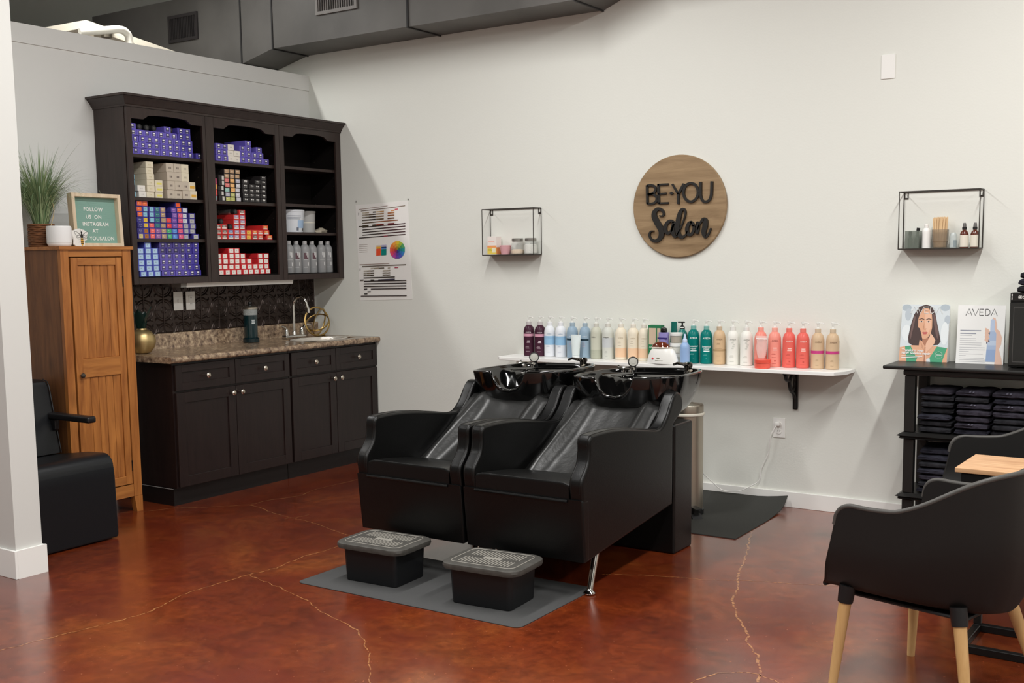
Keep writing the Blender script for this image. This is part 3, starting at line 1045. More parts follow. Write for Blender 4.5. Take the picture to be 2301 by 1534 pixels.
for (y0, y1, lab) in ((-1.850, -0.894, 'dark base cabinet under the counter, left unit beside the honey pine cabinet'),
                      (-0.890, -0.004, 'dark base cabinet under the counter, right unit against the back wall')):
    oy = (y0 + y1) / 2
    t = thing('base_cabinet', lab, 'cabinet', (0.0, oy, 0.0), 0, 'base cabinets under the counter')
    b = MB()
    b.box(0.004, 0.588, y0 - oy, y0 + 0.018 - oy, 0.112, 0.868)
    b.box(0.004, 0.588, y1 - 0.018 - oy, y1 - oy, 0.112, 0.868)
    b.box(0.004, 0.588, y0 + 0.018 - oy, y1 - 0.018 - oy, 0.112, 0.13)
    b.box(0.004, 0.012, y0 + 0.018 - oy, y1 - 0.018 - oy, 0.13, 0.868)
    b.box(0.57, 0.588, y0 + 0.018 - oy, y1 - 0.018 - oy, 0.13, 0.868)
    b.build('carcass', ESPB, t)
    b = MB()
    b.box(0.004, 0.552, y0 + (0.0 if y0 > -1.5 else 0.004) - oy, y1 - oy, 0.0, 0.111)
    b.build('toe_kick', mat('toe_kick_black', S(20, 16, 15), rough=0.45), t)
    if y0 < -1.5:
        MB().box(0.20, 0.5515, y0 - oy, y0 + 0.003 - oy, 0.102, 0.1055).build('kick_edge_strip', mat('edge_strip', S(150, 148, 146), rough=0.5), t)
    ym = oy
    for s, (a, c) in enumerate(((y0 + 0.012, ym - 0.002), (ym + 0.002, y1 - 0.004))):
        d = MB()
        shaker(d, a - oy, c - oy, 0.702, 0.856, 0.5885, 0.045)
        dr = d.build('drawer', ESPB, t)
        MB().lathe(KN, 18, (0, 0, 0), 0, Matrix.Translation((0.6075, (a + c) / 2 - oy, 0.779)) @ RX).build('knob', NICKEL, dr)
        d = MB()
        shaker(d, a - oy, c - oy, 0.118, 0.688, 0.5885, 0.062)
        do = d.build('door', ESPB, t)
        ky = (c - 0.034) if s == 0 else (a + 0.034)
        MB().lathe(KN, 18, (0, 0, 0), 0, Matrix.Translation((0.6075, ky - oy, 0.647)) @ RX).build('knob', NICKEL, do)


def granite():
    m = bpy.data.materials.new('laminate_granite')
    m.use_nodes = True
    nt = m.node_tree
    L = nt.links.new
    b = nt.nodes['Principled BSDF']
    tc = nt.nodes.new('ShaderNodeTexCoord')
    n = nt.nodes.new('ShaderNodeTexNoise')
    n.inputs['Scale'].default_value = 34
    n.inputs['Detail'].default_value = 8
    n.inputs['Roughness'].default_value = 0.7
    L(tc.outputs['Object'], n.inputs['Vector'])
    r = nt.nodes.new('ShaderNodeValToRGB')
    e = r.color_ramp.elements
    e[0].position, e[0].color = 0.36, S(84, 66, 54)
    e[1].position, e[1].color = 0.66, S(206, 186, 156)
    x = e.new(0.46)
    x.color = S(138, 116, 96)
    x = e.new(0.54)
    x.color = S(166, 142, 116)
    L(n.outputs['Fac'], r.inputs['Fac'])
    v = nt.nodes.new('ShaderNodeTexNoise')
    v.inputs['Scale'].default_value = 9
    v.inputs['Detail'].default_value = 3
    L(tc.outputs['Object'], v.inputs['Vector'])
    r2 = nt.nodes.new('ShaderNodeValToRGB')
    r2.color_ramp.elements[0].position = 0.4
    r2.color_ramp.elements[1].position = 0.6
    r2.color_ramp.elements[0].color = (0.62, 0.6, 0.6, 1)
    r2.color_ramp.elements[1].color = (1, 1, 1, 1)
    L(v.outputs['Fac'], r2.inputs['Fac'])
    mx = nt.nodes.new('ShaderNodeMixRGB')
    mx.blend_type = 'MULTIPLY'
    mx.inputs[0].default_value = 0.8
    L(r.outputs[0], mx.inputs[1])
    L(r2.outputs[0], mx.inputs[2])
    L(mx.outputs[0], b.inputs['Base Color'])
    b.inputs['Roughness'].default_value = 0.22
    return m


GRAN = granite()
t = thing('countertop', 'brown speckled laminate countertop with rounded front edge and backsplash lip', 'countertop', (0.0, -0.94, 0.87))
oy, oz = -0.94, 0.87
hx0, hx1, hy0, hy1 = 0.225, 0.520, -0.590, -0.130
b = MB()
front = [(hx1, 0.002), (0.628, 0.002), (0.634, 0.006), (0.638, 0.014), (0.639, 0.022), (0.636, 0.032), (0.630, 0.038), (0.622, 0.040), (hx1, 0.0385)]
b.prism(front, -1.888 - oy, -0.002 - oy, 'y')
b.box(0.004, hx1, -1.888 - oy, hy0 - oy, 0.002, 0.0385)
b.box(0.004, hx1, hy1 - oy, -0.002 - oy, 0.002, 0.0385)
b.box(0.004, hx0, hy0 - oy, hy1 - oy, 0.002, 0.0385)
b.build('worktop', GRAN, t)
b = MB()
b.prism([(0.004, 0.0385), (0.034, 0.0385), (0.030, 0.046), (0.026, 0.06), (0.025, 0.128), (0.021, 0.136), (0.004, 0.137)], -1.888 - oy, -0.002 - oy, 'y')
b.build('backsplash_lip', GRAN, t)
# sink
t = thing('sink', 'small oval steel sink set into the brown countertop', 'sink', ((hx0 + hx1) / 2, (hy0 + hy1) / 2, 0.9085))
b = MB()
prof = [(0.172, 0.0005), (0.170, 0.004), (0.158, 0.0045), (0.150, 0.001), (0.146, -0.01), (0.135, -0.10), (0.11, -0.135), (0.05, -0.145), (0.001, -0.146)]
b.lathe(prof, 40, (0, 0, 0), cap0=False, cap1=False, sx=0.94, sy=1.42)
b.build('basin', mat('sink_enamel', S(214, 208, 198), rough=0.18, metal=0.35), t)
# faucet
t = thing('sink_faucet', 'chrome gooseneck faucet with two lever handles behind the small sink', 'faucet', (0.165, -0.40, 0.9095))
b = MB()
b.rbox(-0.026, 0.026, -0.105, 0.105, 0, 0.026, 0.01, 3)
b.build('base_plate', CHROME, t)
b = MB()
pts = [(0, 0, 0.02), (0, 0, 0.24)] + [(0.055 - 0.055 * math.cos(a * PI / 9), 0.02 * math.sin(a * PI / 18), 0.24 + 0.062 * math.sin(a * PI / 9)) for a in range(1, 9)] + [(0.115, 0.03, 0.215)]
b.tube(pts, [0.0115, 0.0105] + [0.0105] * 8 + [0.0115], 14)
b.lathe([(0.02, 0.02), (0.018, 0.04), (0.013, 0.05)], 16)
b.lathe([(0.013, 0), (0.0135, -0.03)], 14, (0.117, 0.031, 0.215))
b.build('spout', CHROME, t)
for s in (-1, 1):
    b = MB()
    b.lathe([(0.021, 0.022), (0.02, 0.03), (0.015, 0.06), (0.011, 0.075), (0.004, 0.08)], 16, (0, s * 0.078, 0))
    b.tube([(0.0, s * 0.078, 0.066), (0.008, s * 0.098, 0.084), (0.016, s * 0.128, 0.092), (0.02, s * 0.150, 0.092)], [0.008, 0.008, 0.006, 0.005], 10)
    b.build('lever_handle', CHROME, t)
# disinfectant jar
t = thing('disinfectant_jar', 'tall glass disinfectant jar of dark teal liquid on the counter left of the faucet', 'jar', (0.165, -0.815, 0.9085))
GLASS = mat('thin_glass', S(225, 232, 230), rough=0.05, alpha=0.22, spec=0.8)
MB().lathe([(0.052, 0), (0.056, 0.004), (0.056, 0.028), (0.046, 0.036)], 28).build('jar_base', mat('teal_black_plastic', S(14, 34, 38), rough=0.2), t)
MB().lathe([(0.047, 0.036), (0.0475, 0.19)], 28).build('liquid', mat('teal_liquid', S(12, 40, 44), rough=0.08, coat=0.5), t)
b = MB()
b.lathe([(0.0485, 0.190), (0.0485, 0.236), (0.0465, 0.236), (0.0465, 0.191)], 28, cap0=False, cap1=False)
b.build('glass_rim', GLASS, t)
b = MB()
b.lathe([(0.050, 0.232), (0.050, 0.243), (0.03, 0.252)], 28)
b.build('steel_lid', STEEL, t)
b = MB()
b.lathe([(0.012, 0.250), (0.010, 0.262), (0.016, 0.270), (0.012, 0.280), (0.003, 0.283)], 16)
b.build('lid_knob', BLKPL, t)
b = MB()


def cylw(r):
    def f(v):
        return (r * math.cos(v.x / r), r * math.sin(v.x / r), v.y)
    return f


for i, (zz, ww) in enumerate(((0.155, 0.013), (0.148, 0.011), (0.136, 0.012), (0.130, 0.012))):
    a0 = -0.35
    vs = []
    for q in range(5):
        a = a0 + (q - 2) * ww / 0.048 / 2
        vs += [(0.0479 * math.cos(a), 0.0479 * math.sin(a), zz), (0.0479 * math.cos(a), 0.0479 * math.sin(a), zz + 0.005)]
    b.add(vs, [(2 * q, 2 * q + 2, 2 * q + 3, 2 * q + 1) for q in range(4)])
b.build('jar_marking', mat('pale_ink', S(200, 206, 206), rough=0.5), t)
# brass ring sculpture
t = thing('ring_sculpture', 'brass interlocking ring sculpture on the counter against the back wall', 'sculpture', (0.20, -0.195, 0.9085))


def ringpts(r, M):
    return [M @ Vector((r * math.cos(2 * PI * i / 40), r * math.sin(2 * PI * i / 40), 0)) for i in range(40)]


R1 = Matrix.Translation((0, 0, 0.112)) @ Matrix.Rotation(math.radians(-12), 4, 'Z') @ Matrix.Rotation(math.radians(80), 4, 'Y')
R2 = Matrix.Translation((0.01, 0.012, 0.108)) @ Matrix.Rotation(math.radians(20), 4, 'Z') @ Matrix.Rotation(math.radians(104), 4, 'Y')
R3 = Matrix.Translation((0, 0, 0.105)) @ Matrix.Rotation(math.radians(38), 4, 'X') @ Matrix.Rotation(math.radians(14), 4, 'Y')
for r_, M_ in ((0.105, R1), (0.098, R2), (0.088, R3)):
    b = MB()
    b.tube(ringpts(r_, M_), 0.0075, 8, closed=True, flat=0.55)
    b.build('brass_ring', BRASS, t)
MB().lathe([(0.016, 0), (0.017, 0.006), (0.009, 0.014), (0.009, 0.02)], 14, (0.01, 0.055, 0.0)).build('foot', BRASS, t)
# gold vase
t = thing('gold_vase', 'round matte gold vase with dark green leaves behind the honey pine cabinet', 'vase', (0.22, -1.765, 0.9085))
b = MB()
b.lathe([(0.03, 0), (0.05, 0.006), (0.072, 0.035), (0.083, 0.072), (0.078, 0.108), (0.058, 0.135), (0.032, 0.148), (0.030, 0.156), (0.026, 0.156), (0.026, 0.14)], 32, cap1=False)
b.build('vase_body', mat('matte_gold', S(196, 172, 122), rough=0.38, metal=0.9), t)
DG = mat('dark_green_leaf', S(20, 44, 40), rough=0.3)
for a, ln, wdt, tilt in ((0.6, 0.16, 0.030, 0.28), (2.1, 0.13, 0.026, 0.32), (-0.9, 0.15, 0.03, 0.30), (3.6, 0.14, 0.026, 0.25)):
    b = MB()
    vs = []
    for i in range(9):
        u = i / 8
        w_ = wdt * (0.35 + 0.65 * math.sin(PI * min(1, u * 0.8 + 0.15))) * (1 if u < .85 else (1 - u) / .15)
        d = tilt * u * ln + 0.02 * u * u
        z = 0.13 + u * ln
        px, py = d * math.cos(a), d * math.sin(a)
        vs += [(px - math.sin(a) * w_, py + math.cos(a) * w_, z), (px + 0.004 * math.cos(a), py + 0.004 * math.sin(a), z - 0.004), (px + math.sin(a) * w_, py - math.cos(a) * w_, z)]
    fs = []
    for i in range(8):
        fs += [(3 * i, 3 * i + 1, 3 * i + 4, 3 * i + 3), (3 * i + 1, 3 * i + 2, 3 * i + 5, 3 * i + 4)]
    b.add(vs, fs)
    b.build('leaf', DG, t)

# ------------------------------------------------------------------ cartons on the cabinet shelves
CART = {}
NAMECOL = {'violet': (104, 92, 186), 'indigo': (76, 66, 160), 'navy': (44, 46, 110), 'beige': (196, 184, 168), 'cream': (222, 212, 188), 'white': (232, 230, 226),
           'red': (206, 44, 48), 'black': (38, 35, 36), 'teal': (82, 150, 176), 'pale blue': (150, 190, 226)}


def carton(w, h, d, body, label, style):
    key = (w, h, d, body, label, style)
    if key in CART:
        return CART[key]
    b = MB()
    g = 0.0006
    b.rbox(-d, 0, -w / 2 + g, w / 2 - g, 0, h - g, 0.0012, 1, 0)
    mats = [mat('carton_%02x%02x%02x' % body, S(*body), rough=0.5)]

    def rect(y0, y1, z0, z1, c, lift=0.0003):
        m_ = mat('carton_%02x%02x%02x' % c, S(*c), rough=0.5)
        if m_ not in mats:
            mats.append(m_)
        b.add([(lift, y0, z0), (lift, y1, z0), (lift, y1, z1), (lift, y0, z1)], [(0, 1, 2, 3)], mats.index(m_))
    dk = tuple(int(c * 0.55) for c in body)
    if style == 'tag':      # dark square with a white code on it
        rect(-w * .24, w * .24, h * .16, h * .84, dk)
        rect(-w * .15, w * .15, h * .50, h * .74, label, 0.0005)
        rect(-w * .15, w * .15, h * .24, h * .30, label, 0.0005)
    elif style == 'full':   # coloured end label
        rect(-w * .40, w * .40, h * .08, h * .88, label)
        rect(-w * .20, -w * .02, h * .46, h * .66, tuple(min(255, int(c * .6 + 110)) for c in label), 0.0005)
        rect(w * .06, w * .20, h * .50, h * .62, tuple(min(255, int(c * .6 + 110)) for c in label), 0.0005)
        rect(-w * .14, w * .18, h * .20, h * .26, tuple(min(255, int(c * .6 + 110)) for c in label), 0.0005)
    elif style == 'pale':   # plain pale end label with small print
        rect(-w * .32, w * .32, h * .08, h * .84, label)
        rect(-w * .14, w * .04, h * .42, h * .56, tuple(int(c * .82) for c in label), 0.0005)
    elif style == 'print':  # small grey print in the middle
        rect(-w * .16, -w * .04, h * .36, h * .58, label)
        rect(0.0, w * .16, h * .36, h * .58, label)
        rect(-w * .20, w * .20, h * .05, h * .07, tuple(int(c * .8) for c in body))
    elif style == 'codes':  # white code on black
        rect(-w * .22, -w * .02, h * .50, h * .78, label)
        rect(w * .06, w * .22, h * .48, h * .74, label)
        rect(-w * .20, -w * .08, h * .24, h * .32, tuple(int(c * .7) for c in label))
        rect(w * .04, w * .18, h * .22, h * .30, tuple(int(c * .7) for c in label))
    elif style == 'half':   # picture above a white strip
        rect(-w * .34, w * .34, h * .40, h * .86, label)
        rect(-w * .16, w * .18, h * .50, h * .74, tuple(min(255, int(c * .5 + 120)) for c in label), 0.0005)
        rect(-w * .34, w * .34, h * .14, h * .38, (228, 222, 214))
    elif style == 'band':
        rect(-w * .30, w * .36, h * .25, h * .58, label)
    elif style == 'edge':
        rect(w * .05, w * .42, h * .12, h * .88, label)
    me = b.mesh('carton', mats, fix=False)
    CART[key] = me
    return me


def put(me, x, y, z, label, group, name='hair_colour_carton', cat='carton', jit=True):
    o = bpy.data.objects.new(name, me)
    COL.objects.link(o)
    o.location = (x + (rnd.uniform(-0.004, 0.004) if jit else 0), y, z)
    o.rotation_euler = (0, 0, rnd.uniform(-0.02, 0.02) if jit else 0)
    return tag(o, label, cat, group)


def stack(cells, y0, z0, pw, ph, x, depth, where, group):
    """cells[row][col] from the bottom row up; a cell is None or (colour word, body, label, style)"""
    for r, row in enumerate(cells):
        k = 0
        for c, cell in enumerate(row):
            if cell is None:
                continue
            k += 1
            dy = 0.0
            if len(cell) > 4:
                dy = cell[4]
            me = carton(pw, ph, depth, cell[1], cell[2], cell[3])
            rowname = ('bottom row' if r == 0 else ORD[r + 1] + ' row up')
            place = '%s from left, ' % ORD[k] if len(row) > 1 else ''
            put(me, x, y0 + pw * (c + 0.5) + dy, z0 + ph * r, '%s carton, %s%s, %s' % (cell[0], place, rowname, where), group)


VI, ND, NV = NAMECOL['violet'], NAMECOL['indigo'], NAMECOL['navy']
WT = (238, 236, 240)
V = ('violet', VI, WT, 'tag')
I = ('indigo', ND, WT, 'tag')
B_ = ('dark blue', (62, 54, 150), WT, 'tag')
_ = None
# top shelf of the left cabinet
rows = [[V] * 8 + [I, ('indigo', ND, WT, 'tag', 0.026)], [V] * 7 + [I, I], [V] * 7 + [I, I], [V] * 7 + [I, I], [V, _, _, _, _, V, _, I, I]]
for r in range(5):
    cells = [[]] * r + [rows[r]]
    stack(cells, -1.806 if r < 3 else -1.822, 2.121, 0.0512, 0.0362, 0.272, 0.17, 'top shelf, left cabinet', 'violet cartons on the top shelf')
TUBM = mat('aluminium_tube', S(206, 204, 200), rough=0.3, metal=0.8)
tube_b = MB()
tube_b.lathe([(0.018, -0.15), (0.018, -0.034), (0.0176, -0.032)], 18, mi=0, cap0=True, cap1=True)
tube_b.lathe([(0.0178, -0.032), (0.0178, 0.0), (0.0165, 0.002)], 18, mi=1)
tube_b.lathe([(0.0085, 0.0021), (0.0085, 0.0028)], 14, mi=2)
TUBE = tube_b.mesh('tube', [TUBM, BLKPL, mat('cap_dimple', S(60, 58, 58), rough=0.5)])


def putube(y, z, label, group, x=0.262):
    o = bpy.data.objects.new('colour_tube', TUBE)
    COL.objects.link(o)
    o.location = (x, y, z + 0.018)
    o.rotation_euler = (0, PI / 2, rnd.uniform(-0.06, 0.03))
    return tag(o, label, 'tube', group)


for i, yy in enumerate((-1.741, -1.688, -1.634, -1.510)):
    putube(yy, 2.121 + 4 * 0.0362 + 0.0003, 'black capped metal tube lying on the violet cartons, %s from left, left cabinet' % ORD[i + 1], 'metal tubes on the violet cartons')
# second shelf of the left cabinet: beige and cream
BE, CRM = NAMECOL['beige'], NAMECOL['cream']
W2 = 'second shelf, left cabinet'
G2 = 'beige and cream cartons on the second shelf'
TL = ('teal', (74, 140, 168), (150, 200, 214), 'edge')
stack([[TL]] * 4, -1.822, 1.863, 0.030, 0.034, 0.262, 0.12, 'teal column at left edge, ' + W2, G2)
cw = ('white', (228, 224, 216), (204, 200, 194), 'print')
cc = ('cream', CRM, (206, 196, 160), 'print')
cyl_ = ('cream yellow striped', CRM, (226, 216, 110), 'band')
stack([[cw], [('white', (228, 224, 216), (204, 200, 194), 'print', -0.008)]], -1.772, 1.863, 0.057, 0.0362, 0.270, 0.16, 'pair left of the cream column, ' + W2, G2)
stack([[cc]] * 6, -1.714, 1.863, 0.057, 0.0362, 0.270, 0.16, 'tall cream column, ' + W2, G2)
stack([[cyl_]] * 3, -1.648, 1.863, 0.057, 0.0362, 0.270, 0.16, 'short striped column, ' + W2, G2)
be = ('beige', BE, (120, 108, 100), 'print')
cb = ('cream', CRM, (190, 180, 160), 'print')
gd = ('cream gold striped', CRM, (222, 170, 66), 'band')
stack([[be, be, be], [be, be, be], [be, be, cb], [be, be, cb]], -1.560, 1.863, 0.0585, 0.0545, 0.270, 0.15, 'beige block on ' + W2, G2)
stack([[gd]], -1.383, 1.863, 0.056, 0.0545, 0.270, 0.15, 'right end of ' + W2, G2)
stack([[gd]], -1.392, 1.863 + 0.0545, 0.056, 0.0545, 0.270, 0.15, 'stacked at right end of ' + W2, G2)
# third shelf of the left cabinet: mixed colours on indigo
W3 = 'third shelf, left cabinet'
G3 = 'mixed colour cartons on the third shelf'


def lc(word_, col, style='full', body=(70, 62, 150)):
    return (word_, body, col, style)


OR_ = lc('orange', (232, 104, 54))
SK = lc('sky blue', (140, 196, 216), 'pale')
GN = lc('dark green', (44, 112, 118))
TN = lc('tan', (176, 146, 112))
PU = lc('purple', (128, 86, 170))
PK = lc('pink', (222, 84, 118))
SL = lc('silver', (200, 206, 214), 'pale')
NVC = lc('navy', (58, 54, 116))
YL = lc('yellow', (226, 188, 60), 'pale')
BR_ = lc('brown', (172, 108, 40), 'pale')
CO = lc('coral', (236, 96, 90))
MV = lc('mauve', (150, 96, 152))
RD = lc('red', (234, 60, 56))
GR = lc('green', (64, 170, 110))
BL = lc('blue', (84, 140, 214))
GY = lc('grey', (178, 178, 178), 'pale')
CMX = lc('cream', (216, 200, 130), 'pale')
cols = [[CMX, BR_, CO, MV, TN, GR, BL, PK], [NVC, BR_, CO, MV, TN, GR, BL, PK], [NVC, YL, CO, GN, TN, RD, PU, PK], [NVC, YL, SK, GN, TN, RD, PU, PK],
        [OR_, SK, SK, GN, TN, _, PU, PK], [OR_, SK, SK, GN, TN, _, PU, OR_], [OR_, OR_, _, _, _, _, _, ('orange', (70, 62, 150), (238, 92, 40), 'pale', -0.012)]]
stack(cols, -1.797, 1.613, 0.0434, 0.0327, 0.270, 0.15, W3, G3)
stack([[GY]] * 3 + [[('silver', (70, 62, 150), (206, 212, 220), 'pale', -0.008)]] * 3, -1.450, 1.613, 0.048, 0.0327, 0.270, 0.15, 'grey column on ' + W3, G3)
stack([[('grey', (70, 62, 150), (190, 190, 182), 'pale', 0.022)]] + [[GY]] * 4, -1.400, 1.613, 0.052, 0.0327, 0.268, 0.15, 'right end of ' + W3, G3)
# bottom of the left cabinet: pale blue labels and indigo
W4 = 'bottom shelf, left cabinet'
G4 = 'blue cartons at the bottom of the left cabinet'
PB = ('pale blue', (74, 84, 176), (176, 206, 232), 'pale')
pal = [[PB] * 3, [PB] * 3, [PB] * 3, [PB] * 3, [PB] * 3, [_, PB, _]]
for r in range(6):
    stack([[]] * r + [pal[r]], -1.806 + (0.012 if r == 0 else 0), 1.381, 0.0532, 0.0352, 0.270, 0.15, 'pale block on ' + W4, G4)
for r in range(6):
    dk = ('violet', (100, 88, 176), WT, 'tag') if r < 4 else ('dark violet', (78, 68, 140), (190, 186, 196), 'tag')
    rw = [dk, dk, dk, dk, ('indigo', (76, 64, 160), WT, 'tag'), ('indigo', (70, 60, 160), WT, 'tag')]
    stack([[]] * r + [rw], -1.643 + (0.016 if r == 0 else 0), 1.381, 0.0516, 0.0352, 0.270, 0.15, 'violet block on ' + W4, G4)
# middle cabinet, top shelf: violet with a few white
W5 = 'top shelf, middle cabinet'
G5 = 'violet and white cartons of the middle cabinet'
WH_ = ('white', (226, 220, 210), (190, 184, 178), 'print')
stack([[V, V, WH_, WH_, V, V, V, V, V], [V, V, WH_, WH_, V, V, V, V], [V, V, WH_, _, V, V, _, ('violet', VI, WT, 'tag', -0.012)], [_, _, _, _, _, ('violet', VI, WT, 'tag', -0.002)]],
      -1.166, 2.121, 0.0522, 0.0372, 0.278, 0.20, W5, G5)
# middle cabinet, second shelf: black cartons with coloured ends
W6 = 'second shelf, middle cabinet'
G6 = 'black cartons with coloured ends'
BK = (40, 37, 38)
stack([[('pink and teal', (196, 60, 100), (110, 180, 176), 'pale')], [('coral', (226, 80, 80), (236, 100, 90), 'pale')], [('yellow and pink', (206, 90, 110), (232, 186, 80), 'pale')], [('pink', (222, 88, 130), (228, 96, 140), 'pale')]], -1.186, 1.863, 0.034, 0.0365, 0.262, 0.12, 'left edge of ' + W6, G6)


def bk(word_, c):
    return (word_, BK, c, 'full')


stack([[('black', BK, (210, 206, 200), 'edge')]] * 5, -1.142, 1.863, 0.048, 0.0335, 0.266, 0.15, 'column beside pink cartons, ' + W6, G6)
wl, pc_, tq, lv, og, ol, tn_ = bk('white tipped', (206, 204, 210)), bk('pink tipped', (222, 120, 116)), bk('mint tipped', (150, 196, 186)), bk('grey tipped', (180, 178, 190)), bk('orange tipped', (236, 176, 104)), bk('olive tipped', (190, 190, 110)), bk('tan tipped', (186, 152, 118))
stack([[ol, ol, wl], [lv, ol, wl], [tq, og, wl], [pc_, og, wl], [pc_, og, lv], [tn_, tn_, tn_], [tn_, tn_, tn_]], -1.092, 1.863, 0.0455, 0.0302, 0.268, 0.15, 'coloured block on ' + W6, G6)
bc = ('black', BK, (222, 220, 216), 'codes')
stack([[bc, bc, bc, bc], [bc, bc, bc, bc], [bc, bc, bc, bc], [bc, bc, bc, bc], [bc, _, bc, bc], [_, _, _, bc]], -0.932, 1.863, 0.0535, 0.0302, 0.266, 0.15, 'black block on ' + W6, G6)
# middle cabinet, third shelf: red cartons
W7 = 'third shelf, middle cabinet'
G7 = 'red cartons on the third shelf'
RED = (208, 48, 48)


def rc(word_, c):
    return (word_, RED, c, 'half')


r1, r2, r3, r4, r5, r6 = rc('red', (120, 100, 90)), rc('red', (170, 160, 190)), rc('red', (96, 140, 190)), rc('red', (230, 120, 90)), ('red and yellow', RED, (240, 190, 80), 'pale'), rc('red and orange', (240, 140, 60))
stack([[r1, r1, r3, r2, r2, r5, r1, r4], [r1, r1, r3, r2, r2, r5, r6, r4, r6], [r1, r1, _, r2, r2, _, _, _, ('red and orange', RED, (240, 140, 60), 'half', -0.006)], [_, _, _, r2, r2], [_, _, _, r2, r2], [_, _, _, _, r1]], -1.188, 1.613, 0.0536, 0.0330, 0.266, 0.16, W7, G7)
stack([[('red and orange', RED, (240, 150, 70), 'half')]], -0.735, 1.613, 0.0536, 0.0330, 0.266, 0.16, 'right end of ' + W7, G7)
putube(-1.128, 1.613 + 3 * 0.0330, 'black capped metal tube on the leftmost red cartons of the middle cabinet', 'metal tubes on the red cartons')
putube(-1.052, 1.613 + 2 * 0.0330, 'black capped metal tube lying in the gap between red carton columns', 'metal tubes on the red cartons')
putube(-1.003, 1.613 + 5 * 0.0330, 'black capped metal tube lying on the tall red carton column', 'metal tubes on the red cartons')
# middle cabinet, bottom: red with white labels
W8 = 'bottom shelf, middle cabinet'
G8 = 'red cartons with white labels'
RW = ('red white labelled', (204, 44, 50), (240, 234, 226), 'pale')
rws = [[RW] * 9, [RW] * 9, [RW] * 6 + [_, RW, RW], [RW] * 5 + [_, _, RW, RW], [_, _, RW, RW]]
for r in range(5):
    stack([[]] * r + [rws[r]], -1.186 + (0.014 if r == 0 else 0), 1.381, 0.0525, 0.0352, 0.262, 0.15, W8, G8)
# right cabinet: tubs, bag, grey bottles
t = thing('white_tub', 'large white printed plastic tub on the third shelf of the right wall cabinet', 'tub', (0.17, -0.405, 1.6685))
b = MB()
b.lathe([(0.086, 0), (0.088, 0.004), (0.098, 0.13), (0.1, 0.145), (0.102, 0.147), (0.102, 0.158), (0.098, 0.16)], 36)
b.build('tub_body', mat('tub_white', S(222, 226, 232), rough=0.4), t)
b = MB()
for (a0, a1, z0, z1, m_) in ((-1.0, 0.1, 0.10, 0.104, 0), (-1.0, 0.0, 0.092, 0.095, 0), (-1.0, 0.1, 0.112, 0.117, 0), (-0.2, 0.6, 0.03, 0.085, 1), (0.35, 0.6, 0.012, 0.03, 2), (-0.3, -0.1, 0.012, 0.034, 0)):
    vs = []
    for q in range(9):
        a = a0 + (a1 - a0) * q / 8
        for z in (z0, z1):
            r_ = 0.0885 + 0.01 * (z - 0.004) / 0.126
            vs.append((r_ * math.cos(a), r_ * math.sin(a), z))
    b.add(vs, [(2 * q, 2 * q + 2, 2 * q + 3, 2 * q + 1) for q in range(8)], m_)
b.build('tub_print', [mat('ink_grey', S(110, 116, 130), rough=0.5), mat('ink_blue', S(168, 196, 226), rough=0.5), mat('ink_dark', S(90, 84, 84), rough=0.5)], t, fix=False)
t = thing('clear_tub', 'translucent plastic tub half full, right of the large white tub', 'tub', (0.165, -0.235, 1.6685))
b = MB()
b.lathe([(0.056, 0), (0.058, 0.004), (0.064, 0.145), (0.067, 0.147), (0.067, 0.154), (0.063, 0.156)], 30)
b.build('tub_body', mat('tub_frosted', S(176, 176, 174), rough=0.35), t)
b = MB()
b.lathe([(0.0577, 0.004), (0.0610, 0.074)], 30, cap0=False, cap1=False)
b.build('tub_contents_band', mat('tub_cream', S(226, 222, 206), rough=0.4), t)
b = MB()
for i in range(8):
    rg = []
    for q in range(12):
        a = 2 * PI * q / 12
        r_ = (0.034 if i in (0, 7) else 0.05) * (1 + 0.22 * math.sin(3 * a + i * 2.3))
        rg.append((r_ * 0.6 * math.cos(a), r_ * 0.8 * math.sin(a), 0.001 + i * 0.0135 * (0.9 if i == 7 else 1)))
    b.loft([rg], cap0=False, cap1=False) if False else None
    if i == 0:
        RG = []
    RG.append(rg)
b.loft(RG)
tag(b.build('plastic_bag', mat('bag_plastic', S(176, 172, 164), rough=0.25, trans=0.35), None, (0.16, -0.545, 1.669)), 'crumpled clear plastic bag left of the large white tub in the right cabinet', 'bag')
b = MB()
for i in range(5):
    rg = []
    for q in range(12):
        a = 2 * PI * q / 12
        r_ = (0.05, 0.055, 0.045, 0.03, 0.014)[i] * (1 + 0.25 * math.sin(4 * a + i * 1.9))
        rg.append((r_ * 0.7 * math.cos(a), r_ * math.sin(a), 0.001 + i * 0.009))
    if i == 0:
        RG = []
    RG.append(rg)
b.loft(RG)
tag(b.build('plastic_bag', mat('bag_cream', S(196, 186, 166), rough=0.4, trans=0.2), None, (0.20, -0.125, 1.669)), 'small crumpled bag right of the translucent tub in the right cabinet', 'bag')
GB = mat('grey_bottle', S(146, 147, 148), rough=0.38)
GBL = mat('grey_bottle_light', S(206, 206, 206), rough=0.45)
prof = [(0.034, 0), (0.036, 0.004), (0.036, 0.165), (0.034, 0.178), (0.025, 0.194), (0.0155, 0.202)]
b = MB()
b.lathe(prof, 26)
gb = b.mesh('bottle_body', GB)
b = MB()
b.lathe([(0.0165, 0.2025), (0.0165, 0.226), (0.015, 0.228)], 20)
gc = b.mesh('cap', mat('grey_cap', S(172, 172, 172), rough=0.4))
b = MB()
